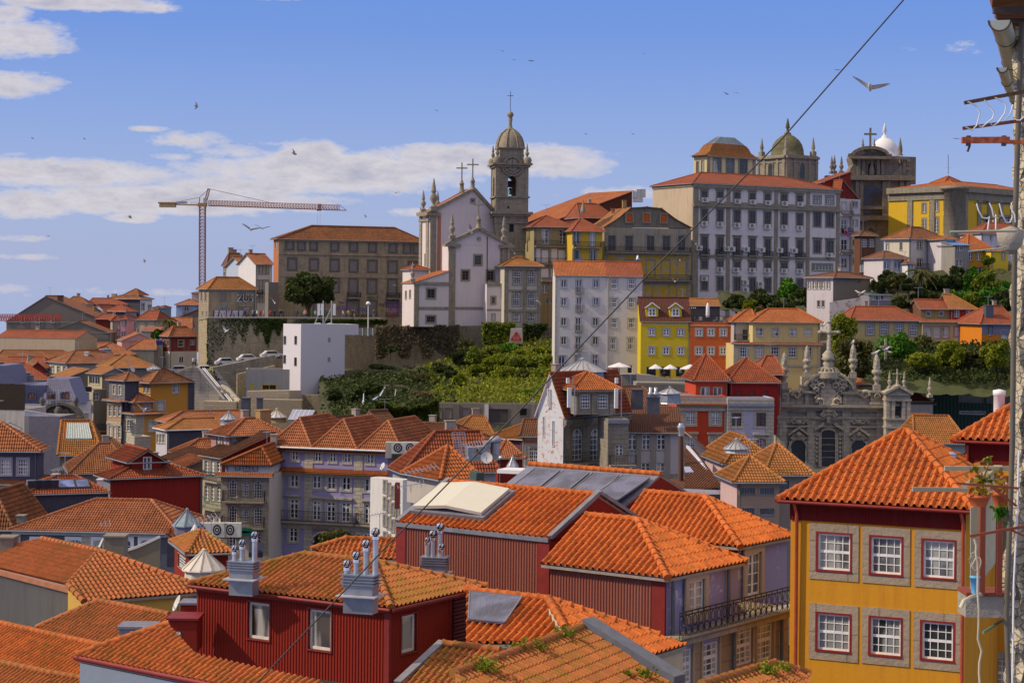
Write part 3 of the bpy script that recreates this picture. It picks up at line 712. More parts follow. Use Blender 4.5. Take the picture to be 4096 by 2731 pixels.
h=hs('h6a','brick red hipped roof house directly behind the blue mansard',(-60,352,172),8,385,10,480,GREY);h.roof('x',2.3,T_RED,.3,3,3.5);h.build()
fr('H');dM=152.0
root=empty('mansard_building',P(300,620,dM+4),'blue zinc mansard with amber arched windows above a carved stone arch','mansard house')
mb=MB();zc_=ZINCB()
def pp(x,y,d=dM):return P(x,y,d)
mb.prism([pp(205,545),pp(380,548),pp(380,398),pp(100,390),pp(100,545)],(0,9,0),zc_)
mb.prism([pp(-60,560,dM-.5),pp(108,560,dM-.5),pp(105,400,dM-.5),pp(45,235,dM-.5),pp(-60,232,dM-.5)],(0,9,0),zc_)
a=[pp(352,556,dM-1),pp(655,556,dM-1),pp(572,346,dM+1.2),pp(396,346,dM+1.2)];b=[q+V((0,7,0))for q in a]
mb.hexa([a[0],a[1],b[1],b[0],a[3],a[2],b[2],b[3]],zc_)
for i in range(1,12):
 t=i/12;mb.beam(a[0].lerp(a[1],t)-V((0,.02,0)),a[3].lerp(a[2],t)-V((0,.02,0)),.07,zc_)
for x in range(125,375,22):mb.beam(pp(x,545,dM-.03),pp(x,398,dM-.03),.06,zc_)
mb.build('roof',root,pp(350,450))
mb=MB();wl=WHITE();mb.prism([pp(80,800),pp(650,800),pp(650,556),pp(80,548)],(0,8,0),wl);mb.build('wall',root,pp(350,650))
amb=glassmat('amber_glass',(.5,.16,.02),.15,(.10,.05,.02))  # amber comes from the glass colour itself
for x,y,dd in((152,482,dM),(266,484,dM),(432,484,dM-.75),(546,484,dM-.75)):
 me,gl=winmesh(1.0,.85,dict(nc=2,nr=1,arch=.35,frame=lambda:plain('brown_frame',(.05,.03,.02)),sur=ZINCB,sw=.14,glass=lambda:amb))
 o=bpy.data.objects.new('window',me);COL.objects.link(o);o.parent=root;o.location=pp(x,y,dd)-V((0,.2,0))-root.location;q=bpy.data.objects.new('pane',gl);COL.objects.link(q);q.parent=o
root=empty('stone_arch',P(510,815,dM-3),'weathered carved stone arch with a curved broken pediment under the blue mansard','arch')
mb=MB();gs=stone('dark_granite',(.20,.175,.14),(.10,.088,.07),.7,.35,grime=.8,moss=.2);d=dM-3
n=14;pts=[pp(505+165*math.cos(math.pi-i*math.pi/n),690-140*math.sin(i*math.pi/n),d)for i in range(n+1)]
mb.prism([pp(340,690,d)]+pts[1:-1]+[pp(670,690,d)],(0,2.5,0),gs)
for i in range(n):mb.beam(pts[i]-V((0,.3,0)),pts[i+1]-V((0,.3,0)),.55,gs,.4)
for x in(362,640):mb.box(pp(x,745,d+.6),(1.2,2.0,2.2),gs);mb.lathe(pp(x-8,580,d+.4),[(.35,0),(.2,.3),(.42,.7),(.3,1.1),(0,1.4)],gs,10)
mb.box(pp(630,740,d),(1.5,1.6,2.7),gs);mb.box(pp(632,668,d-.2),(2.0,2.0,.3),gs);mb.box(pp(628,720,d-.3),(1.7,2.0,.2),gs)
for k in range(14):aa=rnd.uniform(.3,2.8);rr=rnd.uniform(60,120);mb.lathe(pp(505+rr*math.cos(aa),690-rr*math.sin(aa)*.85,d-.05),[(0,-.3),(.28,-.15),(.3,.1),(0,.3)],gs,7)
mb.lathe(pp(492,610,d-.1),[(0,-.9),(.5,-.6),(.65,0),(.45,.5),(0,.8)],gs,10)
mb.build('masonry',root,pp(505,650,d));mb=MB()
mb.prism([pp(500,820,d+.5),pp(600,820,d+.5),pp(600,700,d+.5),pp(565,675,d+.5),pp(500,680,d+.5)],(0,.4,0),CREAM());mb.build('inner_wall',root,pp(530,740,d+.5))
mb=MB();mb.prism([pp(503,800,d+.3),pp(526,800,d+.3),pp(526,735,d+.3),pp(515,718,d+.3),pp(503,715,d+.3)],(0,.1,0),amb);mb.build('window',root,pp(515,760,d+.3))
h=hs('h9','stained house with a white edged gable roof and one large four part window',(854,305,178),28,1055,('L',736),620,lambda:plaster('shaded_grey',(.27,.24,.19),.7));h.fm['L']=lambda:plaster('pale_olive',(.50,.44,.26),.3)  # front wall's shade and left wall's sunlight are put into their colours
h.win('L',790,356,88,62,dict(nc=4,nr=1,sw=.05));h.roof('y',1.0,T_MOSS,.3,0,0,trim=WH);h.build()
h=hs('h9b','moss edged low roof sloping down beside the large four part window',(565,335,182),20,735,8,420,GREY);h.roof('shr',1.4,T_MOSS,.3);h.build()
h=hs('h10','narrow balconied back house with a dark awning beside the stone arch',(782,440,172),30,892,('L',650),880,lambda:plaster('shaded_grey2',(.22,.20,.16),.7));h.fm['L']=lambda:plaster('dull_cream',(.42,.38,.30),.5)  # shade painted into the front: a darker copy of the left wall's colour
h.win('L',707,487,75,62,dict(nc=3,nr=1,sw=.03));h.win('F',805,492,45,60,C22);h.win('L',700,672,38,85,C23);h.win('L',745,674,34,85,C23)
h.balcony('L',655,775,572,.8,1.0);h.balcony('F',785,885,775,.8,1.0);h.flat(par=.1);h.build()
mb=MB();mb.box(P(703,432,168),(1.9,1.4,.75),plain('black_awning',(.03,.022,.02)),.5);mb.build('awning',h.root,P(703,432,168))
fr('P')
S44=dict(nc=4,nr=4,sash=True,case=False,mull=False,sur=GRL,sw=.28,mw=.035)
S24=dict(nc=2,nr=4,sash=True,case=False,mull=False,sur=GRL,sw=.14)
h=hs('p5','slate gabled top storey beside the orange house',(522,118,170),32,818,('L',186),500,SLATE);h.fm['L']=SLATEL
h.win('L',298,306,50,180,S24);h.win('L',420,316,50,180,S24);h.roof('x',1.1,T_OLD,.35,3.2,1);h.build()
h=hs('p1','tall orange house with white sash windows and a brown hipped roof',(1062,165,173),32,1868,('L',815),1300,OCH)
h.win('F',1583,272,112,180,S44);h.win('F',1270,642,140,185,S44)
h.win('L',936,275,52,190,S24);h.win('L',1016,278,52,190,S24)
h.roof('x',2.1,T_OLD,.55,3.4,4.2);h.build()
h=hs('p1b','dark slate party wall against the right side of the orange house',(1868,170,176),32,1978,6,1000,SLATE);h.flat(par=.1);h.build()
h=hs('p2','projecting middle bay of the orange house with its own small hipped roof',(728,562,170),32,1108,('L',478),800,OCH);h.fm['L']=GRL
h.win('F',985,685,100,140,S44)
for x in(535,605,680):h.win('L',x,680,48,165,S24)
h.roof('x',1.25,T_PINK,.5);h.build()
h=hs('p3','lower storeys of the orange house with rows of triple shuttered windows',(748,812,168.5),32,1330,('L',470),1700,OCH);h.fm['L']=GRL
h.win('F',1080,1070,120,195,S44)
for x in(522,600,678):h.win('L',x,1050,54,225,S24);h.win('L',x,1470,54,200,S24)
h.pil('F',785,1000,1.5,.06,GRL);h.roof('shed',.25,T_NEWF,.5);h.build()
h=hs('p4','pale brown house front with two rows of triple windows beneath the slate storey',(445,545,169.5),32,482,('L',148),1800,lambda:plaster('clay_brown',(.42,.27,.17),.2));h.fm['R']=SLATE;h.fm['F']=SLATE
for x in(215,308,408):h.win('L',x,745,56,225,S24);h.win('L',x,1185,56,235,S24)
h.band('L',300,1010,.5,.08,GRL);h.band('L',300,1420,.5,.08,GRL);h.roof('shed',.2,T_NEWF,.55);h.build()
fr('H')
h=hs('h12a','long low brick red roof with slate walls right of the orange house',(1402,708,150),18,2070,('L',1322),800,SLATE);h.roof('x',1.25,T_PINK,.3,3,.5);h.build()
h=hs('h12b','slate walled long house with a tan roof and three pale windows at its end',(1398,772,141),18,1850,('L',1305),1010,SLATE);h.fm['L']=lambda:plaster('pale_lilac_grey',(.5,.49,.53),.2)
for x in(1322,1346,1371):h.win('L',x,845,18,66,C22)
h.roof('x',1.2,T_MOSS,.3,3,.4,gm=lambda:plain('white_gutter',(.7,.7,.72)));h.build()
h=hs('h12c','small brick red roof house between the slate walled house and the rose turret',(1505,968,131),18,1830,('L',1440),1080,CREAM);h.roof('x',1.45,T_PINK,.3,3,.4);h.build()
h=hs('h12d','low stained roof with a bright moss cushion at its lip',(1500,1040,126),18,1720,6,1120,GREY);h.roof('shr',1.2,T_BRN,.3);h.build()
h=hs('h12e','small pink tiled lean-to roof against the rose house',(1560,1080,122),15,1700,6,1130,GREY);h.roof('shr',.9,T_PINK,.2);h.build()
h=hs('h12f','big square ashlar chimney block beside the slate walled house',(1125,838,150),20,1262,('L',1118),1020,GRL);h.flat(par=.15);h.build()
h=hs('h20','red roofed house with a dark red gable dormer over a solid oxblood wall',(922,1180,104),18,1695,('L',815),1600,lambda:plaster('oxblood_clad',(.27,.022,.014),.08));h.fm['L']=lambda:plain('grey_clad',(.2,.2,.22))
h.corr=(.3,.03,'F');h.roof('x',1.2,T_RED,.25,3.6,3.6,trim=lambda:plain('pale_flash',(.42,.42,.5)));h.build()
d2=hs('h20d','x',(1098,1042,105.2),18,1352,6,1105,h.wall);d2 .win('F',1228,1050,62,96,dict(nc=2,nr=1,sw=.05,sur=WH))
d2 .roof('y',1.1,T_RED,.45,0,0,det=1);d2 .build();d2 .root.parent=h.root;d2 .root.location=d2 .root.location-h.root.location;d2 .root.name='dormer'
for k in('label','category'):del d2 .root[k]
h=hs('h21','low house with three panels and two blue skylights on its red roof',(222,1312,98),14,905,('L',150),1480,SLATE);h.fm['L']=SLATEL;h.roof('x',1.25,T_RED,.15,3,2.6);h21=h;h.build()
h=hs('h22','slate blue house with two white sash windows at the left edge',(-60,948,104),2,315,('R',345),1240,lambda:plaster('slate_blue',(.085,.085,.125),.1))
st=dict(nc=4,nr=4,sash=True,case=False,mull=False,sur=lambda:plain('pale_grey_trim',(.32,.32,.36)),sw=.18,glass=GLC);h.win('F',47,1080,82,130,st);h.win('F',192,1080,82,130,st)
h.roof('x',2.6,T_PINK,.4,.5,5);h.build()
h=hs('h22b','cream wall with a strip of lace trim under the slate blue house',(-60,1222,103),0,330,5,1330,CREAM);h.roof('shed',.35,T_OLD,.3);h.build()
h=hs('h23','steep mossy green roof with a row of glazed roof panels',(505,985,122),6,840,9,1100,GREY);h.roof('x',3.4,T_MOSS,.3,.1,1.5);h.build();h23=h
h=hs('h24','tan hipped roof with white ridge tiles left of the dark red dormer',(600,1135,116),10,1100,9,1200,GREY);h.roof('x',2.6,T_OLD,.3,3.2,2);h.build()
h=hs('h24b','brown tiled roof beyond the tan hipped roof',(830,1000,132),14,1110,7,1060,GREY);h.roof('x',1.9,T_BRN,.3,2,2);h.build()
h=hs('h26','dusty wall with a dark picket screen on top at the left edge',(-40,600,132),-6,205,6,840,lambda:plaster('peeling_white',(.5,.47,.42),.6,(.2,.1,.06)));h.flat(par=.1);h.build()
mb=MB();fm_=plain('picket_brown',(.05,.035,.02),.8)
for i in range(60):a=h.pt(h.W*i/59,0,h.zt);mb.beam(a,a+V((0,0,2.9+.1*rnd.random())),.09,fm_)
tag(mb.build('picket_screen',None,h.pt(h.W/2,0,h.zt)),'dark wooden picket screen standing on the dusty wall at the left edge','fence')
h=hs('h27','tall perforated metal block with a fluted parapet in front of the stone arch',(245,655,128),-4,505,5,1020,lambda:plain('perforated_metal',(.16,.15,.19),.6,.3));h.flat(par=0);h.build()
mb=MB();wr=plain('pale_rail',(.55,.56,.62))
for i in range(34):a=P(208+i*8.8,608+i*1.5,128);mb.beam(a,P(208+i*8.8,655+i*.2,128),.06,wr)
mb.beam(P(205,606,128),P(505,656,128),.12,wr);tag(mb.build('parapet_railing',None,P(350,640,128)),'pale fluted railing sloping along the top of the perforated metal block','railing')
# ================= middle: hotel street =================
fr('I')
def lantern(x,y,r,hc,hb,d,label,mat=None,mat2=None,seg=12,parent=None):
 """round or faceted roof lantern: drum hb metres, cone hc metres, foot at crop pixel x,y"""
 p=P(x,y,d);mb=MB();m=mat or plain('lantern_zinc',(.42,.43,.46),.45,.4);m2=mat2 or ZN()
 root=tag(bpy.data.objects.new('roof_lantern',None),label,'roof lantern');COL.objects.link(root);root.location=p
 mb.lathe(p,[(r*1.05,0),(r,.1),(r*.93,hb),(0,hb)],m2,seg,False);mb.build('drum',root,p)
 mb=MB();mb.lathe(p,[(r*1.12,hb),(r*1.1,hb+.06),(r*.12,hb+hc),(r*.12,hb+hc+.12),(0,hb+hc+.2)],m,seg,False)
 for k in range(seg):a=2*math.pi*k/seg;mb.beam(p+V((math.cos(a)*r*1.1,math.sin(a)*r*1.1,hb+.08)),p+V((math.cos(a)*r*.12,math.sin(a)*r*.12,hb+hc+.03)),.05,m2)
 mb.build('cone',root,p)
 return root
h=hs('i1','rose washed turret house with a hipped roof above the hotel street',(452,508,118),24,885,('L',303),640,lambda:plaster('rose_wash',(.42,.22,.20),.45,(.3,.27,.24)))
h.win('L',360,556,26,92,C22);h.win('L',412,562,26,92,C22);h.win('F',488,556,40,70,dict(nc=3,nr=3))
h.roof('x',1.6,T_PINK,.45,3.3,2.5);h.chim(5.4,2.6,1.3,1.0,h.zt+.4,1.9,lambda:plaster('ochre_chimney',(.38,.24,.10),.6));h.build()
h=hs('i2','narrow glazed street front with a green iron balcony next to the oxblood wall',(392,690,116),24,800,('L',232),1500,lambda:plaster('oxblood_dark',(.14,.02,.014),.3));h.fm['L']=lambda:plaster('tiled_cream',(.40,.36,.27),.3)  # front in one darker oxblood tone
for y,hh in((770,115),(985,125),(1215,135)):
 for x in(267,318,368):h.win('L',x,y+(x-267)*.05,34,hh,dict(nc=2,nr=4,sw=.1))
h.balcony('L',245,385,1110,.7,1.0,lambda:plain('green_iron',(.08,.22,.15)),sp=.2);h.balcony('L',245,385,880,.5,.9)
h.roof('shr',2.4,T_BRN,.4);h.build()
AR=dict(nc=3,nr=6,arch=.35,mull=False,sw=.16,mw=.04);AR2=dict(nc=3,nr=5,arch=.2,mull=False,sw=.14,mw=.04)
h=hs('i3','granite town house with fanlight windows and long balconies left of the lilac hotel',(388,838,112),-3,786,10,1600,lambda:plaster('aged_white',(.55,.53,.50),.4))
for y in(950,1165):
 for x,ww,st in((483,70,AR),(590,48,AR2),(694,68,AR)):h.win('F',x,y+(x-483)*.035,ww,150 if st is AR else 110,st)
h.win('F',690,1375,62,110,dict(nc=2,nr=4));h.win('F',480,1375,62,110,dict(nc=2,nr=4))
h.balcony('F',408,755,1050,.7,1.0);h.balcony('F',400,752,1265,.8,1.0)
for x in(398,775):h.pil('F',x,1000,.7,.1)
for x in(427,540,640,745):h.pil('F',x,1000,.25,.06)
h.band('F',600,858,.35,.25);h.band('F',600,1062,.5,.1);h.band('F',600,1278,.5,.1)
h.roof('shed',.3,T_NEWF,.5,v1=-.45);h.build()
zt3=h.zt
h=hs('i3b','white attic storey with three small windows under a curved tiled gable',(422,742,112.6),-3,784,9,830,WHITE)
h.win('F',525,769,28,38,dict(nc=2,nr=2,sw=.14));h.win('F',600,753,44,78,dict(nc=3,nr=4,mull=False,sw=.12));h.win('F',672,775,28,38,dict(nc=2,nr=2,sw=.14))
h.roof('y',1.75,T_NEWF,.35,.1,3,.80,gm=IRON);h.gables=[];h.build()
gw=MB();A_=[h.pt(0,.02,h.zt)]+[h.pt(h.W*t,.02,h.zt+1.35*math.sin(min(1,t/.8)*math.pi/2)if t<.8 else h.zt+1.35*math.cos((t-.8)/.2*math.pi/2))for t in[i/16 for i in range(1,16)]]+[h.pt(h.W,.02,h.zt)]
gw.prism(A_,h.aw*.3,WHITE());gw.build('gable_wall',h.root,h.pt(h.W/2,0,h.zt))
mb=MB();gs_=plain('green_sign',(.01,.12,.07),.4)
for y in(1297,1325):a=P(580,y,111.3);mb.prism([a+V((.95*math.cos(t),0,.13*math.sin(t)*2))for t in[i*math.pi/8 for i in range(16)]],(0,.12,0),gs_)
tag(mb.build('shop_sign',None,P(580,1310,111.3)),'green oval double shop sign on the granite town house','sign')
mb=MB();a=P(690,1440,111);mb.prism([a+V((-.7,0,.5)),a+V((.65,0,.5)),a+V((.65,-1.1,-.35)),a+V((-.7,-1.1,-.35))],(0,.06,-.05),plain('navy_awning',(.015,.02,.06)))
mb.prism([a+V((-.7,-1.1,-.35)),a+V((.65,-1.1,-.35)),a+V((.65,-1.12,-.8)),a+V((-.7,-1.12,-.8))],(0,.04,0),plain('navy_awning',(.015,.02,.06)))
tag(mb.build('shop_awning',None,a),'navy blue shop awning lettered with an A under the granite town house','awning')
def text(s,loc,size,m,name,label,cat,rot=0,ext=.02,parent=None):
 cu=bpy.data.curves.new('t','FONT');cu.body=s;cu.size=size;cu.extrude=ext;cu.align_x='CENTER';cu.align_y='CENTER'
 o=bpy.data.objects.new('t',cu);COL.objects.link(o);dg=bpy.context.evaluated_depsgraph_get();me=bpy.data.meshes.new_from_object(o.evaluated_get(dg));bpy.data.objects.remove(o)
 me.materials.clear();me.materials.append(m);ob=bpy.data.objects.new(name,me);COL.objects.link(ob);ob.rotation_euler=(math.pi/2,0,rot);ob.location=loc
 if parent:ob.parent=parent;ob.location=V(loc)-V(parent.location)
 else:tag(ob,label,cat)
 return ob
text('A',P(672,1482,109.7),.45,WH(),'shop_lettering','white letter A on the navy shop awning','lettering')
LIL=lambda:plaster('lilac_blue',(.30,.28,.47),.25,(.4,.3,.42))
h=hs('hotel','long lilac blue hotel with three tiled peaks, a tiled skirt and an iron balcony',(790,592,116),-11,1778,12,1640,LIL)
FRS=dict(nc=2,nr=2,sur=GRL,sw=.2,pr=.06,fb=.1,mw=.05)
for x,y in((872,662),(1003,668),(1195,676),(1318,684),(1440,690),(1632,700)):h.win('F',x,y,56,88,dict(FRS,nr=2))
for x,y in((867,878),(998,883),(1186,893),(1307,901),(1432,907),(1622,918)):h.win('F',x,y,70,108,FRS)
for x,y in((863,1112),(996,1118),(1185,1133),(1305,1141),(1428,1147),(1618,1160)):h.win('F',x,y,68,160,dict(FRS,nr=4,tr=.18,cor=1))
for x,y in((855,1318),(990,1326),(1608,1372)):h.win('F',x,y,72,130,dict(FRS,nr=3,tr=.15))
for x,z_ in((796,0),(1112,0),(1528,0)):
 h.pil('F',x+5,1000,.9 if x>800 else .35,.07,GRL)
h.bandz('F',h.zt-.25,.5,.1,GRL)
zs=h.hit('F',800,765)[1];h.bandz('F',zs-.45,.7,.1,GRL);zb_=h.hit('F',800,1222)[1];h.bandz('F',zb_-.3,.55,.1,GRL)
tot=h.W;cuts=[0,tot*.375,tot*.755,tot]
for i in range(3):
 u0,u1=cuts[i],cuts[i+1];w_=u1-u0
 if i==2:w_=cuts[1];u1=u0+w_
 h.roof('y',2.75,T_PINK,.02,w_*.5,2.5,u0=u0,u1=u1,v0=-.4,v1=12,gut=False)
mb=MB();wg=plain('white_gutter',(.7,.7,.72));mb.tube([h.pt(-.1,-.55,h.zt-.04),h.pt(tot+.1,-.55,h.zt-.04)],.1,wg,6);mb.build('gutter',h.root,h.pt(tot/2,-.5,h.zt))
mb=MB();tl=T_NEWF();q=lambda u,v,z_:h.pt(u,v,z_)
tileface(mb,[q(-.3,-.75,zs-.32),q(tot+.2,-.75,zs-.32),q(tot+.2,0,zs),q(-.3,0,zs)],tl,1);slab(mb,[q(-.3,-.75,zs-.32),q(tot+.2,-.75,zs-.32),q(tot+.2,0,zs),q(-.3,0,zs)],.08,tl)
tileface(mb,[q(-.3,-.5,h.zt-.42),q(tot+.2,-.5,h.zt-.42),q(tot+.2,0,h.zt-.25),q(-.3,0,h.zt-.25)],tl,1)
mb.build('tiled_skirt',h.root,h.pt(tot/2,0,zs))
h.balcony('F',776,1522,1218,.9,1.05,sp=.16);h.balcony('F',1536,1765,1245,.9,1.05,sp=.16);h.build()
a=h.hit('F',1270,1292);p=h.P0+h.dir*a[0]-h.aw*.12;p.z=a[1]
text('HOTEL A  S',p,.62,plain('gold_letters',(.45,.22,.04),.4,.5),'lettering',None,None,h.th,.03,h.root)
mb=MB();a=h.hit('F',1262,1400);
arc=[V((0,0,0))+h.dir*(1.3*math.cos(t))+V((0,0,1.0*math.sin(t)))for t in[i*math.pi/12 for i in range(13)]]
c_=h.P0+h.dir*a[0];c_.z=a[1]
mb.prism([c_-h.aw*.1+x for x in[h.dir*1.3+V((0,0,-3))]+arc+[h.dir*-1.3+V((0,0,-3))]],h.aw*.08,DARK())
for i in range(12):mb.beam(c_-h.aw*.15+arc[i]*1.12,c_-h.aw*.15+arc[i+1]*1.12,.5,GRL(),.2)
mb.build('arched_entrance',h.root,c_)
RC=lambda:plaster('red_cladding',(.24,.022,.014),.1)
h=hs('i5','left one of the two dark red gabled boxes above the hotel roofs',(1160,450,137),-32,1312,8,560,RC);h.roof('y',1.5,T_BRN,.05,0,0,gut=False);h.build()
h=hs('i6','right one of the two dark red gabled boxes, beside the ivy hedge',(1512,430,133),-26,1742,('R',1828),560,RC);h.roof('y',1.9,T_BRN,.05,0,0,gut=False);h.build()
mb=MB();mb.tube([P(1678,405,128),P(1678,498,128),P(1690,512,128)],.09,WH(),6);tag(mb.build('flue_pipe',None,P(1678,498,128)),'thin white flue pipe in front of the right red gabled box','pipe')
fr('L')
h=hs('l1','long mossy brown roofed house behind the hotel peaks',(190,150,121),-14,720,9,260,GREY);h.roof('x',1.9,T_BRN,.3,.1,3);h.build()
h=hs('l2','mossy hipped roof house with an ivy hedge and a vent stack',(640,108,130),8,985,9,240,lambda:plaster('purple_render',(.16,.06,.09),.3));h.roof('x',2.2,T_MOSS,.3,3.5,.3);h.build()
h=hs('l3','plum walled house with a mossy terracotta roof left of the white gable house',(960,102,127),-22,1240,8,300,lambda:plaster('plum_render',(.15,.055,.08),.3));h.roof('x',1.8,T_MOSS,.3,3.2,1);h.build()
h=hs('l4','small grey house with a white glazed balcony door left of the white gable house',(1232,92,122),-4,1385,6,400,lambda:plaster('pale_stone',(.45,.41,.36),.3));h.fm['F']=h.wall
h.win('F',1326,250,72,120,dict(nc=4,nr=4,tr=.2));h.balcony('F',1250,1375,345,.6,.85,WH,sp=.18);h.band('F',1300,135,.25,.1,T_NEWF);h.roof('x',1.6,T_BRN,.3,.1,.1);h.build()
h=hs('l5','small house with a mossy pyramid roof between the plum house and the balcony door',(1030,275,112),5,1235,6,380,RC);h.roof('x',1.5,T_PINK,.3);h.build()
h=hs('l7','long red tiled house with a metal staircase and roof machinery',(250,402,88),10,1010,('L',148),560,lambda:plaster('flash_grey',(.33,.32,.33),.3));h.roof('x',3.0,T_RED,.3,3.2,1.0);h.chim(5.5,2.5,.1,.1,h.zt,.1);h7=h;h.build()
h=hs('l8','white street front seen edge on with rows of tall windows and a red clad bay',(232,470,82),40,300,('L',62),1150,lambda:plaster('white_front',(.72,.70,.66),.3,(.3,.28,.25)))
for y in(560,700,840,990):
 for x in(85,115,150,190):h.win('L',x,y+(x-150)*.75,16,92,dict(nc=2,nr=4,sw=.1))
h.flat(par=.1);h.build()
h=hs('l8b','tall narrow maroon clad bay on the white street front',(165,500,80),0,203,1,700,lambda:plain('maroon_clad',(.2,.03,.03)),ext=0);h.flat(par=.1);h.build()
h=hs('l9','bright orange concrete tile roof with a fluted gutter in front of the red tiled house',(560,455,74),20,850,('L',268),700,lambda:plaster('pale_stone',(.45,.41,.36),.3));h.roof('x',1.9,T_NEWF,.3,2.6,1.4);h.build()
h=hs('l10','dark green ventilation box with a flat lid behind the solar panels',(848,402,66),10,912,1.5,470,lambda:plain('dark_green_metal',(.05,.075,.06)));h.flat(par=.02);h.build()
fr('M')
RUST=lambda:plaster('white_rust',(.66,.66,.68),.45,(.42,.36,.36),.2,(.50,.17,.08),2.2)
OLDST=lambda:stone('old_granite',(.34,.30,.24),(.21,.185,.145),.8,.4,grime=.7)
h=hs('m1','tall old granite house with a white rust streaked side wall and steep red roof',(232,715,108),38,815,('L',15),1300,OLDST);h.fm['L']=RUST
FA=dict(nc=3,nr=6,arch=.3,mull=False,sw=.05,tr=.22,mw=.05,sur=OLDST)
h.win('F',356,955,92,285,FA);h.win('F',519,957,92,285,FA);h.win('F',350,1230,88,100,FA);h.win('F',517,1230,88,100,FA)
h.band('F',400,745,.5,.35,OLDST);h.band('F',400,775,.3,.2,OLDST);h.pil('F',262,900,.7,.12,OLDST);h.pil('F',620,900,.5,.15,OLDST)
h.balcony('F',238,640,1105,.9,.95,sp=.2);h.win('L',140,860,18,230,dict(nc=1,nr=1,sw=.04,sur=WH));h.win('L',106,540,14,160,dict(nc=1,nr=1,sw=.04,sur=WH));h.win('L',55,800,12,180,dict(nc=1,nr=1,sw=.04,sur=WH))
h.roof('x',4.1,T_RED,.25,0,0,trim=WH);h.build();m1=h
h=hs('m1b','granite stair tower with one shuttered window attached to the old granite house',(632,735,106),5,818,5,1300,OLDST)
h.win('F',732,1010,64,95,dict(nc=2,nr=3,sw=.25,sur=OLDST));h.balcony('F',640,870,1135,.9,.9,sp=.25);h.band('F',700,752,.3,.3,lambda:plain('lead_sheet',(.3,.3,.36),.4,.5));h.flat(par=.05);h.build()
h=hs('m1c','granite dormer storey with two white sash windows under an orange hipped roof',(345,468,107),8,700,6,690,OLDST,ext=0)
SD=dict(nc=4,nr=4,sash=True,case=False,mull=False,sw=.06,sur=OLDST)
h.win('F',428,572,88,122,SD);h.win('F',585,573,88,122,SD);h.pil('F',365,570,.4,.1,OLDST);h.pil('F',507,570,.5,.1,OLDST);h.pil('F',665,570,.4,.1,OLDST);h.band('F',500,484,.3,.15,OLDST)
h.roof('x',1.5,T_NEWF,.6,3.2,3.2,gut=False);h.build()
tag_l=lantern(400,385,2.2,1.15,.9,112.5,'wide ribbed conical skylight on the old granite house',None,None,20)
h=hs('m2','grey and white house with pairs of old casement windows behind the brown flue',(812,845,111),-2,1265,8,1600,lambda:plaster('dove_render',(.50,.46,.46),.3))
h.fm['F']=lambda:plaster('dove_render',(.50,.46,.46),.3)
CG=dict(nc=2,nr=3,tr=.3,sw=.03);
for x in(848,973,1107):h.win('F',x,935,74,135,CG)
for x in(842,968,1103):h.win('F',x,1160,78,72,dict(nc=2,nr=2,sw=.03))
h.win('F',968,1330,90,55,dict(nc=4,nr=1,sw=.1));h.win('F',1098,1333,86,55,dict(nc=4,nr=1,sw=.1));h.win('F',1098,1450,84,80,C22)
for x in(905,1040,1165):h.pil('F',x,950,.55,.06,lambda:plaster('taupe_pilaster',(.33,.29,.26),.3))
h.band('F',1000,1248,.7,.12);h.band('F',1200,1345,.25,.05);h.roof('shed',2.0,T_BRN,.35);h.build()
h=hs('m3','dark red roofed house with two lead clad chimney shafts behind the dove grey house',(740,668,122),4,1235,9,760,RC);h.roof('x',2.5,T_BRN,.2,.2,3);h.build()
ctr=[0]
def cbox(x,y0,y1,w,d,label,m,dep=1.2,name='chimney_shaft',flues=0,rot=0.0):
 a=P(x,y1,d);b=P(x,y0,d);ww=w*mpp(d);root=empty(name,a,label,'chimney');mb=MB();mb.box((a+b)/2,(ww,dep,(b-a).length),m,rot);mb.box(b+V((0,0,.06)),(ww+.15,dep+.15,.1),m,rot);mb.build('shaft',root,a)
 for i in range(flues):c=b+V(((i-(flues-1)/2)*.5,0,0));mb=MB();mb.lathe(c,[(.12,0),(.13,.15),(.3,.3),(.3,.4),(.15,.6),(.17,1.0),(0,1.0)],plain('galvanised',(.5,.52,.56),.35,.7),12);mb.build('cowl',root,c)
 return root
lead=plain('lead_cladding',(.11,.11,.135),.5,.3)
cbox(892,470,640,100,112,'plain lead clad chimney shaft left of the twin cowls',lead);cbox(1035,538,680,112,111,'lead clad chimney shaft topped by twin steel cowls',lead,flues=2)
lantern(1185,590,1.15,.6,1.05,121,'octagonal pale roof lantern right of the twin steel cowls',None,None,10)
h=hs('m4','scarlet house with a recessed attic behind a pale parapet and fanlight windows',(1240,530,129),3,1698,9,1400,lambda:plaster('scarlet_render',(.52,.062,.025),.12))
FL=dict(nc=4,nr=5,arch=.3,mull=True,sw=.28,sur=GRL,mw=.05,tr=.3)
for x in(1370,1593):h.win('F',x,720,78,115,FL);h.win('F',x-2,965,78,140,dict(FL,cor=1))
h.pil('F',1262,800,1.1,.06,GRL);h.pil('F',1690,800,.3,.06,GRL)
h.bandz('F',h.zt-.75,1.5,.16,GRL);z_=h.hit('F',1300,598)[1];h.bandz('F',z_,.2,.5,T_NEWF);h.bandz('F',z_-.5,.5,.15,GRL);h.balcony('F',1320,1690,1075,.6,.8);h.flat(par=.1);h.build()
h=hs('m4b','scarlet attic with a double window under a red pyramid roof',(1418,385,131.5),3,1702,7,545,h.wall)
h.win('F',1502,486,76,84,dict(nc=2,nr=1,sw=.05));h.win('F',1613,488,76,84,dict(nc=2,nr=1,sw=.05));h.roof('x',2.9,T_RED,.35);h.build()
h=hs('m5','house of patterned lilac wall tiles with dark red window frames',(1702,545,129),3,2118,9,1400,lambda:stone('lilac_azulejo',(.50,.49,.58),(.33,.30,.50),.2,.2,(.60,.58,.62),.06))
RF=lambda:plain('maroon_frame',(.16,.012,.012))
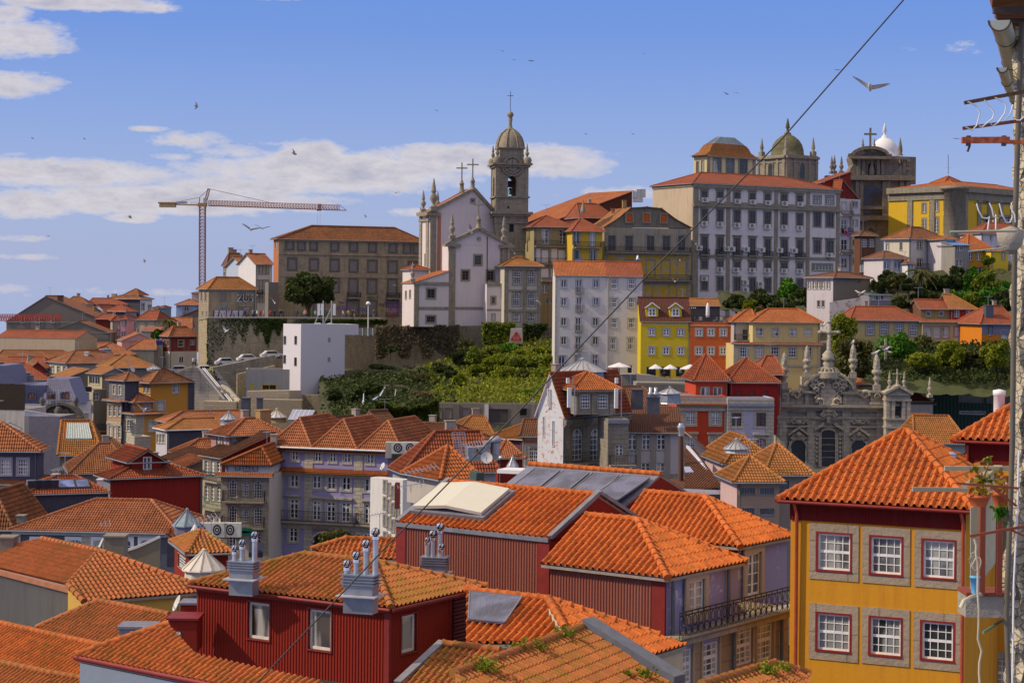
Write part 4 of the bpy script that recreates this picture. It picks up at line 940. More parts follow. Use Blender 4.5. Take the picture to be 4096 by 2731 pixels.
for x in(1783,2003):h.win('F',x,733,84,118,dict(nc=2,nr=2,frame=RF,sw=.26,sur=GRL,glass=GLD));h.win('F',x,975,86,140,dict(nc=4,nr=5,arch=.3,frame=RF,sw=.26,sur=GRL,cor=1,glass=GLC,mw=.04))
h.bandz('F',h.zt-.7,1.2,.16,GRL);z_=h.hit('F',1750,600)[1];h.bandz('F',z_,.3,.35,lambda:plain('lead_sheet',(.3,.3,.36),.4,.5));h.pil('F',1712,800,.3,.08,GRL);h.pil('F',2098,800,.9,.08,GRL)
h.balcony('F',1950,2100,1060,.5,.7);h.flat(par=.1);h.build()
h=hs('m5b','blind dark red attic under a wide red hipped roof',(1722,400,132),3,2150,8,555,lambda:plaster('crimson_attic',(.30,.018,.015),.1))
for x in(1805,1922,2037):h.win('F',x,505,56,56,dict(shut=1,frame=lambda:plain('crimson_shutter',(.17,.02,.02)),sw=.04,sur=lambda:plain('crimson_shutter',(.17,.02,.02))))
h.roof('x',2.6,T_RED,.35);h.build()
h=hs('m5c','red roofed back house with a stair and duct behind the crimson attic',(1980,330,142),3,2190,7,400,REDW);h.roof('x',2.2,T_RED,.3,2,.5);h.build()
h=hs('m6','small dark slate roofed house with a white edged slope behind the brown flue',(1315,1372,88),6,1690,8,1700,lambda:plain('grey_boarding',(.26,.26,.29),.7));h.roof('shed',.1,T_BRN,.1);h.build()
mb=MB();dk=T_BRN();a,b,c_,e_=P(1318,1368,87.6),P(1668,1368,87.6),P(1400,985,95),P(1318,1010,95)
tileface(mb,[a,b,c_,e_],dk,1);wv_=plain('white_verge',(.62,.64,.72))
mb.prism([P(1332,962,95),P(1360,970,95),P(1702,1378,87.4),P(1664,1378,87.4)],(0,0,-.25),wv_);mb.prism([P(1306,1352,87.4),P(1335,1378,87.4),P(1702,1380,87.3),P(1690,1366,87.3)],(0,0,-.2),wv_)
mb.prism([P(1312,1168,91),P(1365,1168,91),P(1400,1215,90.4),P(1325,1220,90.4)],(0,0,.12),plain('sky_glass',(.3,.34,.5),.1))
tag(mb.build('steep_roof',h.root,P(1500,1200,90)))
h=hs('m6b','grey boarded dormer ridge running down behind the white verge',(1400,1120,97),0,1655,6,1500,lambda:plain('grey_boarding',(.26,.26,.29),.7))
for k in('x',):h.roof('shl',2.2,T_BRN,.2)
h.build()
h=hs('m7','buff house under a tan hipped roof with barred windows',(1788,1292,84),4,2168,('L',1640),1800,lambda:plaster('buff_render',(.34,.24,.18),.25))
BAR=dict(nc=6,nr=1,mull=False,case=False,sw=.05,frame=lambda:plain('grey_bars',(.2,.2,.24)),glass=GLD)
h.win('F',1878,1372,140,62,BAR);h.win('F',2056,1374,132,62,BAR);h.win('F',2056,1558,132,62,BAR);h.win('F',1878,1556,132,62,BAR);h.fm['L']=PINK;h.roof('x',1.6,T_MOSS,.35,3.0,3.0);h.build()
h=hs('m7b','tan roofed block behind the buff house with a mossy right slope',(1700,1130,92),4,2120,9,1300,PINK);h.roof('y',2.0,T_MOSS,.35,3,2);h.build()
h=hs('m8','tan hipped roof house with a barred gallery right of the buff house',(2060,1228,86),3,2440,8,1800,lambda:plaster('grey_buff',(.30,.25,.22),.3))  # walls in a dull greyish buff
h.win('F',2200,1340,110,120,dict(BAR,nr=3));h.roof('x',2.0,T_MOSS,.35,4,4);h.build()
lantern(1780,1030,.92,.7,.3,91,'grey ribbed conical skylight above the tan roofed block',None,None,14)
# ================= upper terrace: palace, crane side, church =================
FRM['U']=(1130,1250,.44643)
fr('B')
PAL=lambda:stone('palace_stone',(.44,.36,.25),(.29,.24,.165),.9,.45,grime=.6)
h=hs('pal','long derelict granite palace with boarded windows under a red hipped roof',(928,572,216),15,2230,('L',884),1310,PAL);h.fm['L']=lambda:plaster('brick_orange',(.45,.16,.07),.2)
BD=dict(shut=1,frame=lambda:plain('board_grey',(.21,.19,.19),.9),sw=.35,sur=lambda:stone('palace_trim',(.17,.15,.12),(.12,.1,.08),.8,.5,grime=.4),name='window')
for x,y in((1030,626),(1133,630),(1242,632),(1432,637),(1600,642),(1770,648),(1953,654),(2080,658),(2170,662)):h.win('F',x,y,52,72,BD)
for x,y in((1050,798),(1245,804),(1430,808),(1600,814),(1768,818),(1950,824),(2130,830)):h.win('F',x,y,64,92,BD)
for x,y in((1040,978),(1240,980),(1430,985),(1597,1000),(1765,998),(1947,1005)):h.win('F',x,y,66,118 if x not in(1597,1947)else 134,BD)
for x,y,w_ in((1593,1190,92),(1768,1190,66),(1947,1190,92),(1290,1195,80)):h.win('F',x,y,w_,120,dict(BD,arch=.3 if w_>70 else 0))
h.balcony('F',1540,1655,1098,.8,1.0);h.balcony('F',1893,2008,1103,.8,1.0)
h.band('F',1500,710,.5,.25,PAL);h.band('F',1500,912,.3,.12,PAL);h.bandz('F',h.zt-.2,.4,.2,PAL);h.pil('F',945,900,1.0,.1,PAL)
h.win('L',905,630,12,60,C22);h.roof('x',2.7,T_OLD,.5,7.5,6,rp=.5);pal=h;h.build()
def onface(h,face,x,y,e=.06):
 a,z=h.hit(face,x,y);O,dr,wd,n=h.faces[face];p=O+dr*a-n*e;p.z=z;return p
def graf(h,x,y,s,size,col,nm='graffiti',e=.08,ext=.01):
 text(s,onface(h,'F',x,y,e),size*.72,plain('paint_%02d%02d%02d'%tuple(int(c*99)for c in col),col,.7),'graffiti',None,None,h.th,ext,h.root)
for k,(x,y,s_,sz,col)in enumerate([(1947,1165,'TOCS',1.9,(.22,.06,.35)),(1945,1215,'RUSH',1.6,(.75,.25,.55)),(1683,1205,'OAZ',1.6,(.06,.12,.45)),(1500,1195,'W8M',1.8,(.25,.12,.4)),(1855,1200,'JUKEE',1.1,(.5,.42,.05)),(1850,1160,'dsy',1.2,(.05,.04,.05)),(1768,1098,'AGNLO',.9,(.04,.04,.04)),(1495,1140,'kosc',.8,(.05,.04,.08)),(1945,1265,'WET',1.5,(.4,.05,.05)),(1215,1240,'PINO',2.0,(.04,.3,.12)),(1690,1255,'sks',1.5,(.03,.03,.03)),(2010,1215,'R',1.6,(.2,.08,.45)),(1340,1240,'EEE',1.5,(.03,.2,.15)),(1965,985,'tty',.9,(.6,.6,.6))]):graf(h,x,y,s_,sz,col)
h=hs('crn','rough stone corner house with pointed blocked windows and graffiti at the foot of the crane',(302,1022,207),20,722,('L',214),1700,PAL)
PB=dict(shut=1,frame=lambda:plain('board_grey',(.21,.19,.19),.9),sw=.2,sur=PAL)
h.win('F',430,1092,58,88,PB);h.win('F',600,1092,62,88,PB);h.win('F',432,1192,60,36,PB);h.win('F',620,1197,115,36,PB)
for x in(238,273):h.win('L',x,1085,12,90,SMW);
h.win('L',248,1238,8,36,SMW);h.win('L',283,1238,8,36,SMW);h.win('L',240,1380,10,90,SMW)
h.roof('x',2.2,T_MOSS,.4);
for x,y,s_,sz,col in((625,1108,'ZUS',2.6,(.6,.6,.6)),(628,1106,'ZUS',2.1,(.02,.02,.02)),(428,1185,'K4S',1.1,(.25,.5,.6)),(640,1192,'onisk',.8,(.6,.6,.6))):graf(h,x,y,s_,sz,col,e=.16 if col[0]<.1 else .12)
mb=MB();a=onface(h,'F',345,1275,.1);b=onface(h,'F',640,1275,.1);z1=onface(h,'F',345,1212,.1).z
mb.face([a,b,V((b.x,b.y,z1)),V((a.x,a.y,z1))],plaster('graffiti_white',(.62,.58,.62),.3,(.25,.1,.25),.3,(.4,.25,.38),2.0));
for i in range(9):t=i/8;p_=a.lerp(b,t)-h.aw*.03;mb.beam(p_,p_+V((.35*math.sin(i*2.1),0,z1-a.z)),.13,plain('graf_black',(.02,.02,.025)))
mb.build('graffiti',h.root,a);h.build()
h=hs('b3','dark brown old house block with a mossy roof and chimney above the corner house',(470,812,236),12,690,('L',432),1050,lambda:plaster('umber_wall',(.22,.18,.13),.5));h.win('L',445,900,14,60,C22);h.roof('x',2.6,T_BRN,.3,1.0,2.5);h.chim(1.2,3,1,.8,h.zt+1.5,2.2);h.build()
h=hs('b3b','small red house with a steep tiled slope between the umber block and the corner house',(490,950,228),10,602,6,1050,REDW);h.roof('shr',2.8,T_OLD,.3);h.build()
h=hs('b3c','tiny red eaved house left of the umber block',(345,952,230),5,425,6,1050,REDW);h.roof('shr',.9,T_OLD,.2);h.build()
h=hs('b4','pale blue tiled house with a bright blue balcony beside the derelict palace',(612,822,224),24,722,7,1150,lambda:plaster('pale_blue_tile',(.45,.52,.62),.2))
for y in(870,985,1070):h.win('F',645,y,26,84,FR4);h.win('F',697,y,30,84,FR4)
h.balcony('F',622,722,942,.6,.9,lambda:plain('blue_iron',(.04,.06,.5)));h.roof('x',1.9,T_PINK,.4,0,0);h.build()
h=hs('b4b','white and grey row house with tall windows abutting the derelict palace',(724,800,221),24,872,7,1160,WHITE)
for y in(845,985,1095):
 for x in(740,768,797,829):h.win('F',x,y,15,84,FR4)
h.fm['R']=REDW;h.balcony('F',728,778,1072,.6,.9);h.roof('x',2.1,T_PINK,.4,0,0);h.build()
h=hs('b5','dark concrete wall stub between the white row house and the palace',(838,960,213),10,925,4,1200,GREY);h.flat(par=0);h.build()
fr('B')
def wallrun(name,label,cat,pts,th,base,m,cap=None,kind=None):
 """pts: (x,y,d) top line; base: crop y; builds a wall th metres thick behind the line"""
 t=[P(*p)for p in pts];mb=MB()
 for i in range(len(t)-1):
  a,b=t[i],t[i+1];n=V((-(b-a).y,(b-a).x,0)).normalized()*th;zb=P(pts[i][0],base,a.y).z
  A,B=V((a.x,a.y,zb)),V((b.x,b.y,zb));mb.hexa([A,B,B+n,A+n,a,b,b+n,a+n],m)
  if cap:c_=V((0,0,.18));k=-n.normalized()*.12;mb.hexa([a+k,b+k,b+n,a+n,a+k+c_,b+k+c_,b+n+c_,a+n+c_],cap)
 o=mb.build(name,None,t[len(t)//2]);return tag(o,label,cat,None,kind)
RUB=stone('rubble_wall',(.58,.48,.32),(.36,.29,.19),.75,.5,(.07,.06,.045),.5,True,.25)
RUBD=stone('rubble_dark',(.36,.30,.21),(.22,.185,.13),.75,.5,(.05,.045,.035),.7,True,.35)
CONC=plaster('concrete_cap',(.34,.31,.25),.5)
wallrun('retaining_wall','tall rubble retaining wall hung with ivy below the palace terrace','wall',[(213,1300,206),(300,1284,202),(700,1284,203),(1300,1286,205),(1890,1290,208)],4,1900,RUB,CONC)
fr('T')
wallrun('retaining_wall','dark stained retaining wall under the white church','wall',[(488,12,199),(900,8,199),(1500,8,199),(1900,5,199),(2290,20,198)],5,560,RUBD)
fr('U');WM=lambda:plaster('modern_white',(.66,.63,.66),.06,(.5,.48,.52))
h=hs('wm','stark white modern house with slit windows standing on the steps side of the cliff',(166,112,189),27,560,('L',8),560,WM)
for x,y in((22,248),(119,248),(20,418),(117,440)):h.win('L',x,y,22,78,dict(nc=1,nr=1,sw=.02,glass=GLD,frame=lambda:plain('taupe_frame',(.3,.27,.25))))
h.win('F',418,243,9,26,SMW);h.win('F',416,420,9,26,SMW);h.flat(par=.15);h.build();wm=h
mb=MB();a=h.pt(h.W,0,0);z0=onface(h,'F',560,200).z;q=lambda u,v,z_:h.pt(u,v,z_)
mb.hexa([q(h.W,.3,z0),q(h.W+3.0,.3,z0),q(h.W+3.0,5,z0),q(h.W,5,z0),q(h.W,.3,h.zt+.1),q(h.W+3.0,.3,h.zt+.1),q(h.W+3.0,5,h.zt+.1),q(h.W,5,h.zt+.1)],WM())
zlo=P(165,790,189).z;zz=h.zb
mb.hexa([q(.0,.3,zlo-5),q(h.W*.55,.3,zlo-5),q(h.W*.55,h.D-.2,zlo-5),q(0,h.D-.2,zlo-5),q(.0,.3,zz),q(h.W*.55,.3,zz),q(h.W*.55,h.D-.2,zz),q(0,h.D-.2,zz)],plain('pale_stone_clad',(.52,.44,.34),.8))
mb.hexa([q(.2,.1,zz-6),q(h.W-.3,.1,zz-6),q(h.W-.3,.29,zz-6),q(.2,.29,zz-6),q(.2,.1,zz),q(h.W-.3,.1,zz),q(h.W-.3,.29,zz),q(.2,.29,zz)],WM())
mb.build('wall',h.root,a)
fr('B')
for k,(x,y0,y1,w_,lab)in enumerate(((1288,1125,1345,26,'left pair of white panel antennas on struts above the white modern house'),(1402,1125,1345,24,'right white panel antenna on a braced mast above the white modern house'))):
 root=empty('cell_antenna',P(x+20,y1,192),lab,'antenna');st_=plain('galvanised',(.5,.52,.56),.35,.7)
 mb=MB();mb.tube([P(x+40 if k==0 else x,y1,192),P(x+40 if k==0 else x,y0,192)],.1,st_,6);mb.tube([P(x-40 if k==0 else x-75,y1,192),P(x+20 if k==0 else x,1190,192)],.07,st_,6);mb.build('mast',root,P(x,y1,192))
 for dx in((0,32)if k==0 else(25,)):mb=MB();mb.box(P(x+dx,1205,191.6),(.45,.2,1.9),WH());mb.build('panel',root,P(x+dx,1205,191.6))
 mb=MB();mb.box(P(x-10,1336,191.5),(1.0 if k==0 else .6,.5,.45),WH());mb.build('cabinet',root,P(x-10,1336,191.5))
root=empty('street_lamp',P(1731,1290,200),'white street lamp rising from the terrace edge in front of the derelict palace','street lamp')
mb=MB();mb.tube([P(1731,1440,199),P(1731,1165,199)],[.12,.07],WH(),8);mb.build('pole',root,P(1731,1440,199));mb=MB();mb.lathe(P(1731,1160,199),[(0,-.15),(.38,0),(.38,.25),(.2,.5),(0,.55)],WH(),10);mb.build('lamp_head',root,P(1731,1160,199))
mb=MB();wm_=WH()
for x in(1598,1680,1725,1773):mb.beam(P(x,1438,196),P(x,1370,196),.12,wm_)
for y in(1372,1385,1398,1412,1425):mb.beam(P(1598,y,196),P(1776,y,196),.04,plain('pale_green_mesh',(.35,.42,.38)))
for i in range(30):x=1600+i*5.9;mb.beam(P(x,1436,196),P(x,1372,196),.03,plain('pale_green_mesh',(.35,.42,.38)))
tag(mb.build('fence',None,P(1690,1438,196)),'white posted mesh fence right of the white modern house','fence')
# ================= the white church =================
fr('C')
CHW=lambda:plaster('church_plaster',(.68,.60,.58),.2,(.3,.24,.22));GRT=lambda:stone('church_granite',(.40,.345,.26),(.26,.225,.165),.9,.42,grime=.55,moss=.12)
def cop(h,m,w=.55,v=-.1,oh=.5,face='F'):
 A=h.apex[0];mb=MB();a=h.pt(-oh,v,h.zt);b=h.pt(h.W+oh,v,h.zt);c_=V((0,0,0))
 A=h.pt(((A-h.P0).dot(h.dir)),v,h.apex[0].z+.15)
 for p_ in(a,b):mb.beam(p_,A,.7,m,w)
 for p_,s_ in((a,1),(b,-1)):mb.box(p_+h.dir*s_*.6+V((0,0,-.15)),(1.9,1.0,.45),m,h.th)
 mb.build('coping',h.root,A)
def urn(p,s,m,parent=None,label=None,tall=1.0):
 mb=MB();mb.box(p+V((0,0,.25*s)),(.8*s,.8*s,.5*s),m,.3)
 mb.lathe(p+V((0,0,.5*s)),[(.36*s,0),(.2*s,.15*s),(.2*s,.35*s),(.42*s,.8*s),(.44*s,1.0*s),(.22*s,1.35*s),(.2*s,1.5*s),(.3*s,1.6*s),(.26*s,1.75*s),(.2*s,2.2*s*tall),(.06*s,3.0*s*tall),(0,3.1*s*tall)],m,10)
 return mb.build('urn_finial',parent,p)
def cross(p,h_,m,parent=None,base=True,bw=.16):
 mb=MB();z0=0
 if base:mb.lathe(p,[(.55,0),(.5,.3),(.38,.5),(.36,1.4),(.5,1.5),(.3,1.8),(.2,2.2)],m,8);z0=2.1
 mb.box(p+V((0,0,z0+(h_-z0)/2)),(bw*1.4,bw*1.4,h_-z0),m);mb.box(p+V((0,0,h_-(h_-z0)*.3)),((h_-z0)*.6,bw*1.2,bw*1.4),m)
 return mb.build('cross',parent,p)
h=hs('nave','tall pinkish white church nave with granite gable, urns and two crosses',(328,752,207),18,716,('L',268),1400,CHW,ext=0)
h.pil('F',346,900,1.1,.2,GRT);h.pil('L',315,900,.9,.2,GRT);h.pil('L',275,900,.9,.2,GRT);h.bandz('L',h.zt-.1,.7,.7,GRT);h.bandz('L',h.zt-1.2,.4,.3,GRT);h.bandz('F',h.zt-.1,.7,.5,GRT,b=2.0)
h.win('L',300,1030,6,70,SMW);h.win('F',583,677,16,16,dict(nc=1,nr=1,sw=.15,glass=GLD),False);h.pil('F',382,1000,.7,.03,lambda:plaster('brick_strip',(.45,.2,.12),.3))
h.roof('y',4.6,T_RED,.1,0,0,rp=.66,gut=False);h.wins[-1]=('F',h.wins[-1][1],h.wins[-1][2],.7,.7,h.wins[-1][5],False);h.build();cop(h,GRT())
cross(P(583,612,207),5.6,GRT(),h.root);cross(P(518,628,207.5),5.4,GRT(),h.root)
for x,y,s_,dd in((350,738,1.65,207),(288,745,1.15,214),(374,742,1.1,217),(272,800,.8,220)):urn(P(x,y,dd),s_,GRT(),h.root)
h=hs('sac','lower white church front with a granite gable, stone cross and round vent',(440,938,199),14,803,('L',402),1428,CHW,ext=0)
DKW=dict(nc=2,nr=3,sw=.3,sur=GRT,glass=GLD,frame=lambda:plain('old_frame',(.12,.1,.1)))
h.win('F',615,1031,38,56,DKW);h.win('F',540,1122,38,56,DKW);h.win('F',690,1123,38,56,DKW);h.win('F',620,904,14,14,SMW,False)
h.pil('F',458,1100,1.25,.2,GRT);h.pil('F',775,1010,1.2,.2,GRT,z0=onface(h,'F',775,1050).z);h.pil('F',757,1180,.8,.06,GRT);h.band('F',600,1318,.45,.1,GRT);h.bandz('F',h.zt-.15,.6,.5,GRT,b=2.1);h.bandz('F',h.zt-.15,.6,.5,GRT,a=h.W-2)
h.roof('y',2.75,T_RED,.1,0,0,rp=.49,gut=False)
mb=MB();mb.tube([onface(h,'F',670,890,.1),onface(h,'F',668,1410,.1)],.06,IRON(),6);mb.build('downpipe',h.root,onface(h,'F',670,1100));h.build();cop(h,GRT())
cross(P(619,842,199),4.9,GRT(),h.root);urn(P(460,905,199),1.25,GRT(),h.root);urn(P(770,912,199),1.15,GRT(),h.root)
h=hs('wing','low white side wing of the church with a small red lean-to roof and an urn',(234,1166,197),16,441,('L',164),1428,CHW,ext=0)
h.win('F',335,1231,44,52,DKW);h.win('F',333,1384,48,34,DKW);h.pil('F',224+12,1300,.9,.15,GRT);h.bandz('F',h.zt-.1,.5,.3,GRT);h.band('F',330,1318,.5,.1,GRT)
h.win('L',185,1240,8,50,SMW);h.win('L',210,1235,8,50,SMW);h.roof('shr',2.2,T_NEWF,.2);h.build();urn(P(224,1160,197),.95,GRT(),h.root)
h=hs('wing2','tiny white turret room with a red pyramid roof behind the church side wing',(215,1088,203),18,322,('L',165),1250,CHW);h.roof('x',.9,T_RED,.3);h.build()
h=hs('wing3','small white annex with two little windows between the church and the arched window house',(668,1178,198.4),6,775,5,1428,CHW,ext=0)
h.win('F',707,1271,17,34,DKW);h.win('F',707,1371,17,36,C22);h.bandz('F',h.zt,.5,.2,GRT);h.band('F',720,1328,.3,.1,GRT);h.flat(par=.1);h.build()
h=hs('arch','cream house with granite pilasters and stacked arched sash windows right of the church',(773,1066,197),6,992,9,1440,lambda:plaster('cream_muted',(.52,.47,.38),.2),ext=0)  # walls in a muted cream
AW=dict(nc=4,nr=6,arch=.25,mull=False,case=False,sash=True,sw=.2,sur=GRT,mw=.04)
for x in(847,935):h.win('F',x,1132,44,86,AW);h.win('F',x-2,1261,44,84,AW);h.win('F',x-3,1372,40,48,dict(AW,nr=4))
for x in(785,893,985):h.pil('F',x,1200,.65,.12,GRT)
h.band('F',880,1080,.5,.25,GRT);h.band('F',880,1213,.25,.1,GRT);h.band('F',880,1333,.4,.15,GRT);h.roof('x',1.7,T_MOSS,.5,3.4,3.2);h.build()
T=stone('tower_granite',(.36,.31,.235),(.22,.19,.14),.9,.42,grime=.6,moss=.1);dT=209;th=math.radians(9)
p0=P(722,750,dT);ex=V((math.cos(th),math.sin(th),0));ey=V((-math.sin(th),math.cos(th),0));k_=ray(913,750)[0];TW=(k_*p0 .y-p0 .x)/(ex.x-k_*ex.y)
zf=lambda y:P(722,y,dT).z
root=empty('bell_tower',V((p0 .x,p0 .y,zf(1300))),'tall dark granite bell tower with clock, open belfry and ribbed dome','bell tower')
tp=lambda u,v,z_:V((p0 .x,p0 .y,0))+ex*u+ey*v+V((0,0,z_))
def tb(mb,u0,v0,u1,v1,z0,z1,m=T):mb.hexa([tp(a,b,z_)for z_ in(z0,z1)for a,b in((u0,v0),(u1,v0),(u1,v1),(u0,v1))],m)
mb=MB();tb(mb,0,0,TW,TW,zf(1350),zf(652))
bz0,bz1=zf(650),zf(527);ow=1.55;c0=TW*.5
r_=ow/2;zs_=bz1-r_
zt_=zf(455)
for(a,b)in((0,c0-r_),(c0+r_,TW)):
 tb(mb,a,0,b,.9,bz0,zt_);tb(mb,a,TW-.9,b,TW,bz0,zt_)
 tb(mb,0,a if a>0 else .9,.9,b if b<TW else TW-.9,bz0,zt_);tb(mb,TW-.9,a if a>0 else .9,TW,b if b<TW else TW-.9,bz0,zt_)
for(v0_,v1_)in((0,.9),(TW-.9,TW)):
 arc=[(c0+r_*math.cos(t),zs_+r_*math.sin(t))for t in[i*math.pi/10 for i in range(11)]]
 mb.prism([tp(u,v0_,z_)for u,z_ in arc+[(c0-r_,zt_),(c0+r_,zt_)]],ey*(v1_-v0_),T)
for(u0_,u1_)in((0,.9),(TW-.9,TW)):
 mb.prism([tp(u0_,c0+r_*math.cos(t),zs_+r_*math.sin(t))for t in[i*math.pi/10 for i in range(11)]]+[tp(u0_,c0-r_,zt_),tp(u0_,c0+r_,zt_)],ex*(u1_-u0_),T)
tb(mb,.9,.9,TW-.9,TW-.9,zt_-.5,zt_)
for y,e,hh in((748,.85,.45),(760,.45,.5),(652,.3,.3),(805,.2,.3),(970,.2,.3),(455,.7,.35),(466,.35,.45)):tb(mb,-e,-e,TW+e,TW+e,zf(y)-hh/2,zf(y)+hh/2)
for u in(.25,TW-.25):tb(mb,u-.3,-.1,u+.3,.0,zf(1300),zf(470));
tb(mb,-.1,.0,0,.6,zf(1300),zf(470));tb(mb,-.1,TW-.6,0,TW,zf(1300),zf(470))
e=.75;tb(mb,e,e,TW-e,TW-e,zt_,zf(362));tb(mb,e-.3,e-.3,TW-e+.3,TW-e+.3,zf(362),zf(355))
mb.build('tower_shaft',root,tp(TW/2,TW/2,zf(900)))
mb=MB();
for x,y,w_,h_ in((816,838,.8,1.4),(796,714,.3,.45)):u=(x-722)/(913-722)*TW;tb(mb,u-w_/2,-.03,u+w_/2,.02,zf(y)-h_/2,zf(y)+h_/2,DARK())
mb.build('window',root,tp(TW/2,0,zf(838)))
mb=MB();cz=zf(462);cc=tp(c0,-.12,cz);ring=T
R_=1.5
mb.prism([cc+ex*(R_*math.cos(t))+V((0,0,R_*math.sin(t)))for t in[i*math.pi/16 for i in range(32)]],ey*.3,stone('tower_granite2',(.32,.28,.23),(.22,.19,.15),2,2))
for i in range(28):
 t,t2=i*2*math.pi/28,(i+1)*2*math.pi/28;mb.beam(cc-ey*.1+ex*(R_*math.cos(t))+V((0,0,R_*math.sin(t))),cc-ey*.1+ex*(R_*math.cos(t2))+V((0,0,R_*math.sin(t2))),.22,T)
for i in range(7):
 t,t2=math.pi+i*math.pi/7,math.pi+(i+1)*math.pi/7;mb.beam(cc-ey*.15+ex*(1.95*math.cos(t))+V((0,0,1.95*math.sin(t))),cc-ey*.15+ex*(1.95*math.cos(t2))+V((0,0,1.95*math.sin(t2))),.25,T)
ck=mb.build('clock_face',root,cc);hm=plain('clock_black',(.03,.03,.03));mb=MB()
mb.beam(cc-ey*.05,cc-ey*.05+V((0,0,.85)),.09,hm,.04);mb.beam(cc-ey*.05,cc-ey*.05+V((0,0,-.6))+ex*.05,.1,hm,.04);o_=mb.build('clock_hand',ck,cc)
for i,s_ in enumerate(('XII','I','II','III','IIII','V','VI','VII','VIII','IX','X','XI')):
 t=math.pi/2-i*math.pi/6;text(s_,cc-ey*.05+ex*(1.18*math.cos(t))+V((0,0,1.18*math.sin(t))),.42,hm,'numeral',None,None,th,.01,root)
mb=MB();bc=tp(c0+.1,TW/2,zf(633));mb.lathe(bc,[(.62,0),(.55,.15),(.38,.5),(.33,.95),(.15,1.2),(0,1.25)],plain('bronze_green',(.06,.13,.11),.5,.5),14);mb.box(bc+V((0,0,1.9)),(.9,.4,1.2),plain('bell_wood',(.12,.03,.02)));mb.box(bc+V((0,0,2.1)),(3.4,.3,.4),plain('bell_wood',(.12,.03,.02)),th)
mb.lathe(tp(c0-.75,TW/2,zf(625)),[(.25,0),(.2,.2),(.12,.5),(0,.55)],plain('bronze_green',(.06,.13,.11),.5,.5),8)
tag(mb.build('church_bell',None,bc),'green bronze bell hanging in the open belfry of the granite tower','bell')
mb=MB();dc=tp(TW/2,TW/2,zf(357));rr=(TW-2*e)/2*1.08
mb.lathe(dc,[(rr*1.12,0),(rr*1.1,.3),(rr*1.05,1.0),(rr*.92,1.9),(rr*.7,2.7),(rr*.42,3.25),(rr*.2,3.6),(.35,3.75)],T,16)
for k in range(8):a=k*math.pi/4+th+math.pi/8;pr_=[(rr*1.14,0),(rr*1.08,1.0),(rr*.95,1.9),(rr*.73,2.7),(rr*.45,3.3),(.3,3.7)];mb.tube([dc+V((r*math.cos(a),r*math.sin(a),z_))for r,z_ in pr_],.16,T,5)
mb.lathe(dc,[(.75,3.5),(.4,3.9),(.28,4.6),(.42,5.5),(.3,5.7),(.55,5.95),(.62,6.3),(.4,6.7),(.1,6.85),(0,6.9)],T,12)
mb.build('dome',root,dc)
mb=MB();sk=plain('iron_cross',(.10,.07,.06),.6,.4);b0=dc+V((0,0,6.8));mb.beam(b0,b0+V((0,0,3.7)),.1,sk);c1=b0+V((0,0,2.9));mb.beam(c1-V((.55,0,0)),c1+V((.55,0,0)),.1,sk);mb.build('cross',root,b0)
for u,v in((.2,.2),(TW-.2,.2),(.2,TW-.2),(TW-.2,TW-.2)):urn(tp(u,v,zf(430)),.85,T,root)
for u,v in((.1,.1),(TW-.1,.1),(.1,TW-.1),(TW-.1,TW-.1)):
 mb=MB();mb.lathe(tp(u,v,zt_),[(.7,0),(.65,.4),(.75,.8),(.45,1.3),(0,1.35)],T,8);mb.build('pedestal',root,tp(u,v,zt_))
 # ================= right of the church: old row, pediment house, white row =================
fr('D')
def polyroof(h,pts,dep,m,ov=.35,v0=-.35,th=.12):
 """tiled planes over a facade polyline pts [(u,z)...], running dep metres back"""
 mb=MB();mm=m()
 for(a,b)in zip(pts[:-1],pts[1:]):
  q=[h.pt(a[0],v0,a[1]),h.pt(b[0],v0,b[1]),h.pt(b[0],dep,b[1]),h.pt(a[0],dep,a[1])];tileface(mb,q,mm,h.det);slab(mb,q,th,mm);caps(mb,q[1],q[2],mm,.13,h.det>0)
 o=mb.build('roof',h.root,h.pt(h.W/2,dep/2,h.zt));h.roofob=h.roofob or o;return o
def fpt(h,x,y,face='F'):a,z=h.hit(face,x,y);return a,z
OLIVE=lambda:plaster('olive_yellow',(.33,.27,.13),.6)
h=hs('d4','broad orange roofed house rising behind the old balconied row',(215,402,236),26,745,14,560,lambda:plaster('maroon_gable',(.10,.03,.02),.3));h.roof('shr',7.0,T_NEWF,.3);h.build()
h=hs('d4b','dark gabled roof with a small pointed skylight behind the yellow balcony house',(385,385,226),12,640,8,560,lambda:plaster('maroon_gable',(.10,.03,.02),.3));h.roof('x',3.0,T_RED,.2,1,3);h.build()
mb=MB();mb.lathe(P(405,345,224),[(.55,0),(.35,.9),(.0,2.6)],GRT(),8);tag(mb.build('pinnacle',None,P(405,345,224)),'slim dark stone pinnacle above the roof of the yellow balcony house','pinnacle')
h=hs('d1','old olive and white house with two iron balconies beside the bell tower',(62,448,206),9,336,10,1160,OLIVE)
OW=dict(nc=2,nr=4,sw=.22,sur=GRT)
for x in(140,262):h.win('F',x,518,48,100,OW)
for x in(138,255):h.win('F',x,655,46,88,OW)
for x in(138,258):h.win('F',x,880,40,60,OW)
h.win('F',165,965,50,40,dict(nc=1,nr=1,sw=.05));z1,z2=onface(h,'F',100,600).z,onface(h,'F',100,712).z;h.bandz('F',(z1+z2)/2,z1-z2,.03,WHITE)
z3,z4=onface(h,'F',100,740).z,onface(h,'F',100,800).z;h.bandz('F',(z3+z4)/2,z3-z4,.03,WHITE,a=h.W*.15)
for x in(70,175,305):h.pil('F',x,500,.45,.1,GRT)
h.balcony('F',66,330,582,.9,.95,sp=.2);h.balcony('F',70,330,705,.8,.95,sp=.2);h.balcony('F',110,330,825,.6,.8,lambda:plain('white_rail',(.45,.45,.6)),sp=.3)
h.roof('x',2.2,T_RED,.6,4.6,4.6);h.build()
